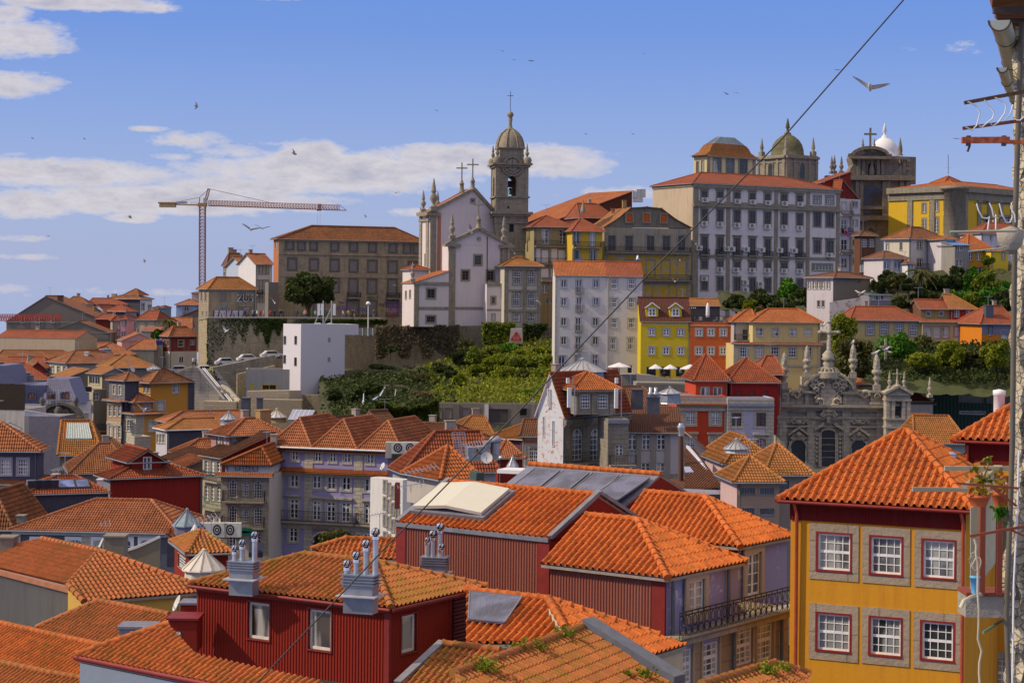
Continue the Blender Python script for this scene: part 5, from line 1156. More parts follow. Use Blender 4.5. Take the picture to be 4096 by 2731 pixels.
h=hs('d2','bright yellow balcony house with a blue cloth on its rail',(337,478,204),9,540,9,1160,lambda:plaster('yolk_yellow',(.62,.40,.04),.15))
h.win('F',356,525,44,92,dict(nc=2,nr=1,sw=.15));h.win('F',470,535,40,96,dict(nc=2,nr=1,sw=.15));h.win('F',356,650,40,84,dict(nc=1,nr=1,sw=.2,glass=GLD));h.win('F',475,655,40,96,dict(nc=2,nr=1,sw=.15))
h.pil('F',345,500,.3,.1,GRT);h.balcony('F',345,525,590,.8,.9,sp=.2);h.balcony('F',345,525,715,.8,.9,sp=.2);h.roof('x',2.4,T_RED,.5);h.build()
mb=MB();a,b=P(348,672,202.3),P(410,705,202.3);mb.box((a+b)/2,(b.x-a.x,.12,a.z-b.z),plain('blue_cloth',(.05,.22,.55),.9));tag(mb.build('hanging_cloth',None,a),'blue cloth hung over the lower rail of the yellow balcony house','cloth')
h=hs('d3','wide granite house with a broad stepped pediment holding three orange boarded windows',(552,452,209),9,1158,11,1000,lambda:plaster('stained_granite',(.36,.31,.235),.6,(.07,.06,.045)))
OR=lambda:plain('orange_board',(.50,.095,.012),.8)
for x in(605,725,875,985,1092):h.win('F',x,562,50,104,dict(nc=2,nr=4,sw=.3,sur=GRT,glass=GLD,frame=lambda:plain('brown_door',(.17,.12,.09))if x not in(725,875)else WH()))
for x in(605,725,875,980,1092):h.win('F',x,740,50,110,dict(nc=2,nr=4,sw=.3,sur=GRT,glass=GLC,frame=lambda:plain('pale_door',(.4,.37,.33))))
for x in(865,1030):h.win('F',x,890,44,80,dict(nc=2,nr=3,sw=.25,sur=GRT,glass=GLD,frame=lambda:plain('brown_door',(.17,.12,.09))))
z1,z2=onface(h,'F',600,645).z,onface(h,'F',600,815).z;YP=lambda:plaster('peeling_yellow',(.52,.32,.03),.25,(.25,.22,.17),.35,(.36,.33,.29))
h.bandz('F',(z1+z2)/2,z1-z2,.03,YP);z3,z4=onface(h,'F',900,850).z,onface(h,'F',900,960).z;h.bandz('F',(z3+z4)/2,z3-z4,.03,YP,a=h.W*.45)
for x in(565,1140):h.pil('F',x,600,.6,.12,GRT)
h.balcony('F',556,1150,628,.9,1.0,sp=.2);h.balcony('F',822,1150,822,.9,1.0,sp=.2);h.band('F',800,830,.3,.1)
pp_=[fpt(h,x,y)for x,y in((548,452),(640,395),(735,318),(850,312),(950,322),(1050,398),(1162,458))]
mb=MB();mb.prism([h.pt(u,.02,z_)for u,z_ in pp_],h.aw*.5,stone('pediment_rubble',(.34,.30,.235),(.2,.18,.14),.6,.4,(.08,.07,.055),.5,True));mb.build('pediment',h.root,h.pt(h.W/2,0,h.zt+2))
polyroof(h,[(u,z_+.1)for u,z_ in pp_],11,T_MOSS);h.build()
for x,y in((726,386),(845,386),(965,390)):
 a,z_=fpt(h,x,y);me,gl=winmesh(1.15,1.5,dict(shut=1,frame=OR,sw=.25,sur=GRT));o=bpy.data.objects.new('boarded_window',me);COL.objects.link(o);o.parent=h.root;o.rotation_euler=(0,0,h.th);q_=h.pt(a,-.16,z_)-h.root.location;o.location=q_
cbox(692,268,320,26,204,'small ochre chimney on the pediment house roof',plaster('ochre_chimney',(.38,.24,.10),.6),1.0,rot=.1);cbox(613,325,352,26,205,'orange brick chimney left of the ochre chimney on the pediment house',plain('orange_brick',(.5,.15,.06)),1.0)
mb=MB();gm_=plain('grey_plant',(.42,.43,.44),.5,.3)
for x,y,w_,h_ in((760,225,22,50),(792,218,30,60),(822,215,34,56),(785,262,70,30)):mb.box(P(x,y,216),(w_*mpp(216),1.6,h_*mpp(216)),gm_)
tag(mb.build('roof_machinery',None,P(790,275,216)),'stack of grey cooling machines on the roof left of the large convent block','cooling unit')
RW=lambda:plaster('pearl_render',(.60,.57,.56),.12)
h=hs('d6a','tall pearl white house with blue shuttered windows and a middle column of balconies',(212,787,180),1,573,8.5,1500,RW)
BW=dict(nc=2,nr=1,sw=.16,sur=GRL,frame=WH,glass=lambda:glassmat('blue_glass',(.09,.11,.26)))
for y,k in((845,0),(970,0),(1110,1),(1242,1)):
 gg_=dict(BW)if not k else dict(BW,glass=GLD)
 h.win('F',269,y,36,52,gg_);h.win('F',494-k*4,y,36,52,gg_);h.win('F',376-k*6,y+18,34,92,dict(gg_,nr=2));h.balcony('F',350-k*5,403-k*5,y+62,.45,.9,lambda:plain('grey_rail',(.3,.3,.3)),sp=.16)
h.win('F',255,1385,44,80,dict(BW,arch=.4));h.win('F',487,1385,34,90,dict(BW,nr=3));h.win('F',365,1385,40,90,dict(nc=1,nr=1,sw=.1,glass=GLC))
h.pil('F',216,1000,.3,.05,GRL);h.roof('x',2.3,T_NEWF,.15,0,0,rp=.55);h.build()
h=hs('d6b','pearl white house with many paned sash windows joined to the blue shuttered one',(575,793,180),1,819,8.5,1500,RW)
MW=dict(nc=3,nr=4,mull=False,case=False,sash=True,sw=.16,sur=GRL,mw=.06,fb=.11,glass=GLD)
for y in(846,976,1118):h.win('F',620,y,44,66,MW);h.win('F',741,y,44,66,MW)
h.win('F',611,1262,42,84,dict(MW,nr=6));h.win('F',735,1262,42,84,dict(MW,nr=6));h.win('F',630,1440,50,60,dict(nc=1,nr=1,sw=0,glass=GLD));h.win('F',730,1440,34,56,dict(nc=1,nr=1,sw=0,glass=GLD))
h.pil('F',579,1000,.14,.1,GRL);h.roof('x',2.3,T_RED,.15,0,0,rp=.55);h.build()
cbox(785,690,745,42,184,'grey chimney with a shiny steel cowl at the right end of the white row',lead,flues=1)
fr('Y')
LW=dict(nc=2,nr=2,sw=.2,sur=lambda:plain('smooth_stone',(.38,.36,.33),.8),glass=GLD,fb=.14,mw=.09)
YEL=lambda:plaster('lemon_render',(.62,.47,.03),.08)
h=hs('d7','lemon yellow house with a wine red roof and two white edged dormers',(312,517,177),1,1278,9,1640,YEL)
for x in(522,810,1098):h.win('F',x,720+x*.01,108,122,LW);h.win('F',x-4,1080+x*.012,108,140,LW);h.win('F',x-12,1500,180,190,dict(nc=1,nr=1,sw=0,glass=GLD,frame=lambda:plain('old_frame',(.12,.1,.1))))
h.bandz('F',h.zt-.45,.1,.06,lambda:plain('cream_trim',(.6,.5,.35)));h.roof('x',3.7,T_DARK,.2,0,0,rp=.4);rf=h
h.build()
for x in(538,998):
 a=onface(h,'F',x,430,-.5);dm=empty('dormer',a,None,None);dm.parent=h.root;dm.location=a-h.root.location
 mb=MB();w2=1.9*.5;z0=h.zt+.75;z1_=z0+1.35;u=(a-h.P0).dot(h.dir);q=h.pt
 mb.hexa([q(u-w2,.55,z0),q(u+w2,.55,z0),q(u+w2,3.2,z0),q(u-w2,3.2,z0),q(u-w2,.55,z1_),q(u+w2,.55,z1_),q(u+w2,3.2,z1_),q(u-w2,3.2,z1_)],YEL())
 mb.prism([q(u-w2,.55,z1_),q(u+w2,.55,z1_),q(u,.55,z1_+.75)],h.aw*3,YEL());mb.build('wall',dm,a)
 mb=MB()
 for s_ in(-1,1):mb.hexa([q(u,.35,z1_+.78),q(u+s_*(w2+.2),.35,z1_-.12),q(u+s_*(w2+.2),3.6,z1_-.12),q(u,3.6,z1_+.78),q(u,.35,z1_+.9),q(u+s_*(w2+.2),.35,z1_+.02),q(u+s_*(w2+.2),3.6,z1_+.02),q(u,3.6,z1_+.9)],T_DARK());mb.beam(q(u,.33,z1_+.8),q(u+s_*(w2+.22),.33,z1_-.08),.16,WH())
 mb.build('roof',dm,a);me,gl=winmesh(1.05,1.15,dict(LW,sw=.06,sur=WH));o=bpy.data.objects.new('window',me);COL.objects.link(o);o.parent=dm;o.location=q(u,.42,z0+.68)-a;o.rotation_euler=(0,0,h.th);g2=bpy.data.objects.new('pane',gl);COL.objects.link(g2);g2 .parent=o
h=hs('d8','coral orange house with white windows and a furnished roof terrace',(1282,548,177),1,2105,9,1640,lambda:plaster('coral_render',(.55,.12,.035),.1))
for x in(1450,1687,1928):h.win('F',x,732,112,128,LW);h.win('F',x-4,1095,112,142,LW)
h.win('F',1500,1500,300,190,dict(nc=1,nr=1,sw=0,glass=GLD));h.bandz('F',h.zt-.35,.12,.06,lambda:plain('cream_trim',(.6,.5,.35)));h.flat(par=.12);h.build();d8=h
mb=MB()
for i in range(48):u=.1+i*(h.W-.2)/47;mb.beam(h.pt(u,.1,h.zt),h.pt(u,.1,h.zt+1.1),.035,IRON())
mb.beam(h.pt(0,.1,h.zt+1.1),h.pt(h.W,.1,h.zt+1.1),.06,IRON());tag(mb.build('terrace_railing',None,h.pt(h.W/2,.1,h.zt)),'thin iron railing along the roof terrace of the coral house','railing')
fr('Y')
h=hs('y9','low tan tiled roof running behind the lemon and coral houses',(700,205,190),2,1860,6,520,lambda:plaster('terrace_back',(.12,.11,.11),.3));h.roof('x',1.2,T_MOSS,.2,0,0);h.build()
def parasol_closed(p,hgt,label):
 root=empty('parasol',p,label,'parasol');mb=MB();mb.tube([p,p+V((0,0,hgt))],.04,IRON(),6);mb.box(p+V((0,0,.05)),(.6,.6,.1),IRON());mb.build('pole',root,p)
 mb=MB();mb.lathe(p+V((0,0,.9)),[(.22,0),(.3,.3),(.27,hgt-1.6),(.12,hgt-1.05),(0,hgt-.9)],WH(),8);mb.build('canopy',root,p+V((0,0,.9)))
parasol_closed(h.pt(0,0,0)*0+d8 .pt(d8 .W*.45,2,d8 .zt),3.2,'closed white parasol on the roof terrace of the coral house')
def chair(p,rot,label,group):
 root=empty('terrace_chair',p,label,'chair',group);root.rotation_euler=(0,0,0);m=plain('wicker_grey',(.3,.29,.27));mb=MB();mb.box(p+V((0,0,.42)),(.55,.55,.08),m,rot);mb.build('seat',root,p+V((0,0,.42)));mb=MB();mb.box(p+V((-.25*math.cos(rot),-.25*math.sin(rot),.7)),(.07,.55,.55),m,rot);mb.build('backrest',root,p+V((0,0,.7)));mb=MB()
 for a in(-1,1):
  for b in(-1,1):mb.beam(p+V((a*.22,b*.22,0)),p+V((a*.22,b*.22,.4)),.05,m)
 mb.build('legs',root,p)
for k,(f,nm_)in enumerate(((.16,'leftmost'),(.27,'second from left'),(.62,'middle'),(.74,'second from right'),(.86,'rightmost'))):chair(d8 .pt(d8 .W*f,1.3,d8 .zt+.01),k*1.3,nm_+' grey wicker chair on the roof terrace of the coral house','wicker chairs on the coral house terrace')
mb=MB();p_=d8 .pt(.6,1.2,d8 .zt+.01);mb.tube([p_,p_+V((0,0,2.4))],.04,IRON(),6)
for k in(-1,0,1):mb.lathe(p_+V((k*.28,0,2.3)),[(0,-.1),(.1,0),(0,.12)],plain('warm_bulb',(1,.8,.5)),8)
tag(mb.build('terrace_lamp',None,p_),'three bulb lamp post at the corner of the coral house terrace','lamp')
fr('N')
BUT=lambda:plaster('butter_render',(.62,.49,.22),.15)
h=hs('n9','lower storeys of the butter yellow house with granite framed six pane windows',(68,440,173),2,748,9,760,BUT);h.fm['R']=lambda:plaster('maroon_side',(.12,.03,.02),.2)
W6=dict(nc=3,nr=3,mull=False,case=False,sw=.22,sur=GRL,mw=.07)
for x in(146,268,392,528,650):h.win('F',x,502+x*.01,58,78,W6)
h.win('F',645,660,50,60,W6);h.band('F',400,612,.35,.08,GRL);h.pil('F',85,500,.7,.06,GRL);h.pil('F',735,500,.5,.06,GRL);h.roof('shed',.25,T_RED,.3,v1=-.3);h.flat(par=0);h.build()
h=hs('n9u','upper storey of the butter yellow house with four small sash windows and an orange roof',(218,270,173.4),2,746,8,438,BUT);h.fm['R']=lambda:plaster('maroon_side',(.12,.03,.02),.2)
for x in(270,394,532,651):h.win('F',x,349,54,60,dict(nc=1,nr=2,sash=True,sw=.05,glass=GLC,sur=GR))
h.roof('x',2.0,T_NEWF,.4,3.5,3);h.build()
h=hs('n9t','recessed balcony bay with a tiled roof at the left of the butter yellow house',(70,268,175.5),2,222,6,440,lambda:plaster('pale_stone',(.45,.41,.36),.3));h.win('F',160,370,46,90,dict(nc=1,nr=2,sw=.05,glass=GLD));h.balcony('F',72,216,412,1.2,.9);h.roof('x',1.9,T_NEWF,.4,3,.1);h.build()
fr('M')
CT=plaster('terrace_concrete',(.30,.28,.25),.4)
wallrun('terrace_wall','long concrete terrace wall with a ribbed railing below the cafe parasols','wall',[(885,408,166),(1240,414,166),(1500,420,166)],7.5,560,CT)
wallrun('terrace_wall','raised concrete planter wall in front of the lemon house doorways','wall',[(890,330,170),(1010,335,170),(1168,370,170),(1500,378,170)],3,480,CT)
wallrun('terrace_wall','sloping concrete ramp wall left of the cafe terrace','wall',[(590,328,172),(880,330,172)],4,480,CT)
mb=MB()
for i in range(70):x=890+i*7.6;mb.beam(P(x,486,165.8),P(x,402+i*.12,165.8),.045,plain('rib_grey',(.16,.15,.14)))
mb.beam(P(890,402,165.8),P(1412,411,165.8),.08,plain('rib_grey',(.16,.15,.14)));tag(mb.build('railing',None,P(1150,486,165.8)),'dark ribbed railing fixed along the concrete cafe terrace','railing')
def parasol(x,y,yb,wpx,d,label):
 b=P(x,yb,d);t=P(x,y,d);r=wpx/2*mpp(d);H_=t.z-b.z;root=empty('parasol',b,label,'parasol','open parasols on the cafe terrace')
 mb=MB();mb.tube([b,t],.05,IRON(),6);mb.build('pole',root,b);mb=MB();q=[]
 k=8;c_=t;ed=[b+V((r*math.cos(a),r*math.sin(a),H_-.62))for a in[math.pi/8+i*math.pi/4 for i in range(k)]];cl=plain('canvas_white',(.66,.64,.68),.9)
 for i in range(k):mb.face([ed[i],ed[(i+1)%k],c_],cl);lo_=V((0,0,-.12));mb.face([ed[i],ed[i]+lo_,ed[(i+1)%k]+lo_,ed[(i+1)%k]],cl)
 mb.build('canopy',root,t);return root
for a in((733,222,345,220,171,'wide white parasol standing alone in front of the pearl white house'),(1058,236,360,130,171,'small white parasol left of the lemon house middle doorway'),(1190,238,365,130,171.5,'small white parasol over the lemon house right doorway'),(1368,238,370,190,169,'widest white parasol between the lemon and coral houses'),(1478,240,370,110,173,'small white parasol directly right of the widest one'),(1555,245,375,170,169.5,'white parasol half hidden by the scarlet attic roof')):parasol(*a)
# ================= convent block and its neighbours =================
fr('E')
CVW=lambda:plaster('convent_white',(.66,.61,.62),.4,(.25,.22,.18))
GRC=lambda:stone('convent_granite',(.34,.30,.235),(.23,.205,.16),.9,.45,grime=.6)
h=hs('cv','huge white and granite convent block with five rows of wine framed windows',(140,556,216),20,1292,13,1480,CVW);h.fm['L']=lambda:plaster('convent_side',(.52,.42,.30),.45)
WN=lambda:plain('wine_frame',(.07,.03,.035))
CW=dict(nc=2,nr=2,sw=.3,sur=GRC,frame=WN,glass=GLD,mw=.08);cols=(230,352,485,605,725,855,977)
sl_=.047;Y0=lambda y,x:y+(x-230)*sl_
for x in cols:
 h.win('F',x,Y0(645,x),46,56,dict(CW,cor=1,nr=1));h.win('F',x,Y0(812,x),48,106,dict(CW,nr=3));h.win('F',x,Y0(1046,x)-(x-230)*.01,46,140,dict(CW,nr=3,cor=1,tr=.25))
 h.win('F',x,Y0(1192,x)-(x-230)*.02,48,54,dict(CW,cor=1));h.win('F',x,Y0(1338,x)-(x-230)*.02,48,104,dict(CW,nr=3))
for x in(1115,1213):
 h.win('F',x,Y0(642,x),54,54,dict(CW,frame=WH,nc=4,nr=3,mull=False,mw=.05,glass=GL));h.win('F',x,Y0(798,x),54,104,dict(CW,nr=3));h.win('F',x,Y0(1015,x)-6,54,96,dict(CW,cor=1,nr=2))
h.win('F',1155,1214,150,44,dict(CW,nc=6,nr=3,frame=WH,mull=False,mw=.06))
for x in(158,415,790,1040,1275):h.pil('F',x,1000,1.25 if x in(158,)else .85,.14,GRC)
h.bandz('F',h.zt-.25,.8,.4,GRC);h.band('F',400,726,1.2,.3,GRC);h.band('F',400,740,.3,.55,GRC);h.band('F',400,1130,.6,.12,GRC);h.bandz('L',h.zt-.25,.6,.2,GRC)
h.balcony('F',190,262,1112,.6,1.0,sp=.25)
for x in cols[1:]:h.balcony('F',x-35,x+35,1108+(x-230)*.037,.5,.9,sp=.25)
h.roof('x',2.7,T_RED,.4,7.5,9,rp=.55);h.build();cv=h
acw=plain('ac_white',(.62,.60,.55),.5);acd=plain('ac_dark',(.03,.03,.03));ORD=['first','second','third','fourth','fifth','sixth','seventh','eighth','ninth']
def mkac():
 mb=MB();mb.box((0,0,.35),(1.1,.42,.72),acw);mb.beam((-.5,.35,-.02),(-.5,-.2,-.02),.06,acd);mb.beam((.5,.35,-.02),(.5,-.2,-.02),.06,acd);m1_=mb.build('t');mb=MB()
 for r0,r1,m_ in((.0,.26,acd),):mb.face([(-.15+.28*math.cos(t),-.225,.36+.28*math.sin(t))for t in[i*math.pi/8 for i in range(16)]],acd)
 for i in range(16):t,t2=i*math.pi/8,(i+1)*math.pi/8;mb.beam((-.15+.16*math.cos(t),-.235,.36+.16*math.sin(t)),(-.15+.16*math.cos(t2),-.235,.36+.16*math.sin(t2)),.03,acw)
 mb.face([(-.15+.06*math.cos(t),-.24,.36+.06*math.sin(t))for t in[i*math.pi/4 for i in range(8)]],acw);m2_=mb.build('t');r=(m1_.data,m2_.data);bpy.data.objects.remove(m1_);bpy.data.objects.remove(m2_);return r
AC=mkac()
def ac(h,face,x,y,label,sc=1.25,group=None):
 p=onface(h,face,x,y,.28);o=bpy.data.objects.new('air_conditioner',AC[0]);COL.objects.link(o);o.location=p-V((0,0,.35*sc));O,dr,wd,n=h.faces[face];o.rotation_euler=(0,0,math.atan2(dr.y,dr.x));o.scale=(sc,)*3
 q=bpy.data.objects.new('fan',AC[1]);COL.objects.link(q);q.parent=o;return tag(o,label,'air conditioner',group)
GAC='air conditioners on the convent wall'
for i,x in enumerate(cols):ac(h,'F',x-3,Y0(686,x),'air conditioner under the %s top row window from the left of the convent'%ORD[i],group=GAC)
for i,x in enumerate(cols):ac(h,'F',x-7,Y0(872,x),'air conditioner under the %s second row window from the left of the convent'%ORD[i],group=GAC)
for i,x in enumerate((181,400,438,550,672,813,927)):ac(h,'F',x,1064+(x-181)*.027,'air conditioner, %s from the left, along the balcony row of the convent'%ORD[i],group=GAC)
for i,x in enumerate((342,470,597,713,848,968,1202)):ac(h,'F',x,1232+(x-342)*.02 if x<1200 else 1118,'air conditioner, %s from the left, under the fourth row windows of the convent'%ORD[i]if x<1200 else 'lone air conditioner under the plain right bay window of the convent',group=GAC)
for i,(x,y)in enumerate(((222,1302),(543,1332),(545,1388),(662,1345),(662,1384))):ac(h,'F',x,y,('tilted air conditioner at the bottom left corner of the convent','upper air conditioner of the left pair in the bottom row of the convent','lower air conditioner of the left pair in the bottom row of the convent','upper air conditioner of the right pair in the bottom row of the convent','lower air conditioner of the right pair in the bottom row of the convent')[i],group=GAC)
h=hs('oct','cream square cupola with arched windows, mossy bell roof and glass cap',(250,338,240),24,636,('L',148),600,lambda:plaster('cream_cupola',(.58,.49,.28),.25))
for x in(331,432,532):h.win('F',x,418,60,128,dict(nc=3,nr=5,arch=.3,mull=False,sw=.2,sur=GRC,frame=lambda:plain('grey_frame',(.2,.2,.18))))
for x,y in((177,440),(216,432)):h.win('L',x,y,18,110,dict(nc=3,nr=5,arch=.3,mull=False,sw=.2,sur=GRC,frame=lambda:plain('grey_frame',(.2,.2,.18))))
h.pil('F',262,400,.8,.1,GRC);h.pil('F',620,400,.8,.1,GRC);h.bandz('F',h.zt-.1,.25,.5,GRC);h.bandz('L',h.zt-.1,.25,.5,GRC)
mb=MB();tm=T_MOSS();c0_=h.pt(h.W/2,h.D/2,h.zt)
def ringsq(k,z_):return[c0_+h.dir*a*k*(h.W/2)+h.aw*b*k*(h.D/2)+V((0,0,z_))for a,b in((-1,-1),(1,-1),(1,1),(-1,1))]
rs=[ringsq(1.14,.05),ringsq(.98,.5),ringsq(.84,1.1),ringsq(.76,2.0),ringsq(.68,2.55),ringsq(.6,2.8)]
for a,b in zip(rs[:-1],rs[1:]):
 for i in range(4):j=(i+1)%4;mb.face([a[i],a[j],b[j],b[i]],tm,[(0,0),(6,0),(6,1),(0,1)])
mb.build('roof',h.root,c0_);mb=MB();gl_=plain('green_glass_roof',(.25,.33,.33),.3)
a=ringsq(.6,2.8);b=ringsq(.28,4.3)
for i in range(4):
 j=(i+1)%4;mb.face([a[i],a[j],b[j],b[i]],gl_)
 for k in range(8):t=k/8;mb.beam(a[i].lerp(a[j],t),b[i].lerp(b[j],t),.1,ZN())
mb.face(b,gl_);mb.build('skylight',h.root,c0_);h.build()
def dometower(p0c,th,xr,base,dome_m,prof,label,cs,opn=True,seg=20):
 h=hs('t'+str(len(HOUSES)),label,p0c,th,xr,('L',cs),base,GRC,'church tower','church_tower')
 h.D=h.W;h.faces['R']=(h.faces['R'][0],h.aw,h.D,-h.dir);h.faces['B']=(h.P0+h.dir*h.W+h.aw*h.D,-h.dir,h.W,-h.aw);h.faces['L']=(h.P0+h.aw*h.D,-h.aw,h.D,h.dir)
 c_=h.pt(h.W/2,h.D/2,h.zt);e=.5
 for f in 'FLR':h.bandz(f,h.zt-.2,.5,.55,GRC);h.bandz(f,h.zt-1.2,.3,.2,GRC)
 for f in 'FLR':
  wd=h.faces[f][2]
  for u in(.5,wd*.27,wd*.73,wd-.5):
   O,dr,w_,n=h.faces[f];cc_=O+dr*u-n*.08;cc_.z=(h.zb+h.zt)/2;h.extra.append(((cc_.x,cc_.y,cc_.z),(.7,.25,h.zt-h.zb),GRC,math.atan2(dr.y,dr.x)))
 if opn:
  for f in 'FL':h.winm(f,h.faces[f][2]/2,h.zt-3.1,1.4,3.4,dict(nc=1,nr=1,sw=.2,sur=GRC,glass=GLD,arch=.3,frame=GRC),False)
 h.flat(par=.3,pm=GRC);h.build()
 mb=MB();mb.lathe(c_,prof,dome_m,seg);mb.build('dome',h.root,c_)
 for a,b in((.08,.08),(.92,.08),(.08,.92),(.92,.92)):mb=MB();q=h.pt(h.W*a,h.D*b,h.zt+.3);mb.box(q+V((0,0,.5)),(1.0,1.0,1.0),GRC(),h.th);mb.lathe(q+V((0,0,1)),[(.5,0),(.25,.3),(.42,.7),(.36,1.2),(.08,3.0),(0,3.1)],GRC(),8);mb.build('pinnacle',h.root,q)
 return h
mossd=stone('mossy_dome',(.17,.15,.09),(.11,.11,.05),1.2,.5,grime=.3,moss=.5)
def dprof(r):return[(r*1.1,0),(r*1.08,.5),(r,.6),(r*.98,r*.45),(r*.88,r*.78),(r*.7,r*1.05),(r*.42,r*1.28),(r*.22,r*1.38),(r*.2,r*1.5),(.3,r*1.55),(.28,r*1.75),(.5,r*1.82),(.12,r*2.35),(0,r*2.4)]
dometower((868,338,246),22,1122,560,mossd,dprof(3.6),'granite church tower with a mossy dome behind the convent roof',764)
fr('G')
GRB=lambda:stone('abbey_granite',(.29,.25,.20),(.18,.155,.12),.9,.45,grime=.65,moss=.08)
pd=P(451,285,262);mb=MB();mb.lathe(pd,dprof(3.3),plaster('dome_white',(.72,.71,.72),.05),22);root=empty('church_tower',pd-V((0,0,6)),'white dome with a stone pinnacle rising behind the granite church facade','church dome');mb.build('dome',root,pd)
mb=MB();mb.box(pd-V((-.3,0,3)),(11,8,6.2),GRB(),.3);mb.build('drum',root,pd);mb=MB();mb.lathe(P(550,270,258),[(.7,0),(.4,.6),(.55,1.2),(.1,3.9),(0,4)],GRB(),8);mb.build('pinnacle',root,P(550,270,258))
dA=252.0;root=empty('abbey_church',P(440,790,dA),'great dark granite church facade with a curved pediment and large arched window','church')
mb=MB();G_=GRB()
def pr(pts,d,dep,m=G_,mbb=None):(mbb or mb).prism([P(x,y,d)for x,y in pts],(0,dep,0),m)
arcp=[(360+118*math.cos(math.pi-i*math.pi/10)*1.0,283-62*math.sin(i*math.pi/10))for i in range(11)]
pr([(255,400),(255,330),(242,283)]+arcp[1:-1]+[(478,283),(590,290),(590,410)],dA,6)
pr([(195,392),(235,365),(255,325),(255,400)],dA,5);pr([(140,800),(140,415),(615,415),(615,570),(690,590),(750,600),(755,800)],dA-.5,8)
pr([(470,410),(560,330),(575,410)],dA-.3,3)
pr([(615,470),(632,540),(680,585),(615,600)],dA-.5,5)
for(x0,x1,y,e,hh)in((80,635,410,1.2,.9),(232,490,283,.9,.6),(140,770,660,1.2,.9),(140,620,398,.6,.4),(590,755,590,.8,.6),(300,440,590,.3,.3),(470,592,288,.5,.5)):
 a,b=P(x0,y,dA-.6),P(x1,y+(x1-x0)*.01,dA-.6);mb.box((a+b)/2,(b.x-a.x,2*e,hh),G_)
for i in range(10):a,b=P(*arcp[i],dA-.6),P(*arcp[i+1],dA-.6);mb.beam(a,b,1.6,G_,.7)
for x in(282,305,450,475,560,600,700,735):mb.box(P(x,690-(0 if x>620 else 150),dA-.8),(.9,.5,5 if x>620 else 7.6),G_)
for x in(290,318,412,440,575):mb.box(P(x,340,dA-.2),(.7,.5,3.6),G_)
for x in(365,505):mb.box(P(x,760,dA-.9),(2.6,.5,.35),G_);mb.beam(P(x-28,735,dA-.9),P(x,712,dA-.9),.35,G_);mb.beam(P(x,712,dA-.9),P(x+28,735,dA-.9),.35,G_)
mb.build('facade',root,P(440,600,dA))
mb=MB();gl_=glassmat('blue_dark_glass',(.035,.04,.07),.2)
arc=[(368+76*math.cos(math.pi-i*math.pi/12),530-72*math.sin(i*math.pi/12))for i in range(13)]
pr([(300,632),(292,530)]+arc[1:-1]+[(444,530),(444,632)],dA-.75,.2,gl_,mb)
for x in range(310,444,14):mb.beam(P(x,630,dA-.8),P(x,475,dA-.8),.08,plain('grid_lead',(.09,.09,.12)))
for y in range(480,630,14):mb.beam(P(300,y,dA-.8),P(440,y,dA-.8),.08,plain('grid_lead',(.09,.09,.12)))
for y in(600,):mb.beam(P(298,y,dA-.9),P(442,y,dA-.9),.5,G_)
mb.build('arched_window',root,P(368,560,dA));mb=MB()
pr([(472,640),(472,500),(500,515),(525,545),(535,580),(535,640)],dA-.75,.2,gl_,mb);mb.build('arched_window',root,P(500,560,dA));mb=MB()
arc=[(372+22*math.cos(math.pi-i*math.pi/8),340-22*math.sin(i*math.pi/8))for i in range(9)]
pr([(350,395)]+arc+[(394,395)],dA-.05,.3,DARK(),mb);mb.lathe(P(372,392,dA-.4),[(.5,0),(.6,.8),(.4,1.9),(.25,2.4),(.32,2.8),(0,3.2)],G_,10);mb.build('niche_statue',root,P(372,390,dA))
cross(P(362,228,dA+2),4.6,GRB(),root,False,.3)
for x,y,s_ in((120,385,1.1),(137,385,1.15),(181,385,1.1),(549,400,1.2),(577,402,1.15),(592,402,1.15),(605,404,1.1),(316,232,.7),(388,232,.7),(700,580,.9),(730,585,.8),(715,582,.8)):urn(P(x,y,dA),s_,GRB(),root)
h=hs('g1','orange tiled link roof between the convent and the great granite church',(60,440,240),8,240,8,560,REDW);h.roof('shr',2.6,T_RED,.3);h.build()
h=hs('g2','dark crimson gabled attic with one small white window beside the great granite church',(172,548,238),12,292,7,560,lambda:plaster('crimson_gable',(.17,.02,.016),.2),ext=0);h.win('F',190,478+80,26,30,C22);h.roof('y',4.2,T_RED,.3,0,0,rp=.15);h.build()
h=hs('g3','narrow white and glass back houses with laundry right of the convent',(172,548,236),14,300,8,1010,lambda:plaster('backhouse_white',(.56,.53,.57),.4))
for y in(590,705,830,945):h.win('F',198,y,34,60,dict(nc=2,nr=2,sw=.04));h.win('F',268,y-12,28,38,dict(nc=2,nr=1,sw=.15))
for y in(640,750,880):h.band('F',240,y,.35,.3,GR);h.balcony('F',174,245,y+4,.8,.8,sp=.3)
h.pil('F',240,800,.5,.3,GR);h.flat(par=.2);h.build()
mb=MB()
for x,y,c_ in((208,755,(.35,.02,.12)),(190,745,(.02,.02,.025)),(222,765,(.45,.08,.25)),(230,735,(.1,.1,.3))):mb.box(P(x,y,232),(.5,.06,.9),plain('laundry_%d'%x,c_,.9))
tag(mb.build('laundry',None,P(208,750,216.5)),'pink and black laundry hanging on the narrow white back houses','laundry')
h=hs('g4','timber galleried house with brown cladding and white windows',(300,772,206),14,395,2,1030,lambda:plaster('brown_cladding',(.13,.055,.03),.3))
h.win('F',325,820,34,48,dict(nc=3,nr=3,sw=.03,mull=False));h.win('F',370,820,34,48,dict(nc=3,nr=3,sw=.03,mull=False));h.win('F',347,938,86,34,dict(nc=4,nr=1,sw=.03))
z1,z2=onface(h,'F',340,958).z,onface(h,'F',340,1004).z;h.bandz('F',(z1+z2)/2,z1-z2,.1,WHITE);h.roof('x',.8,T_BRN,.4);h.build()
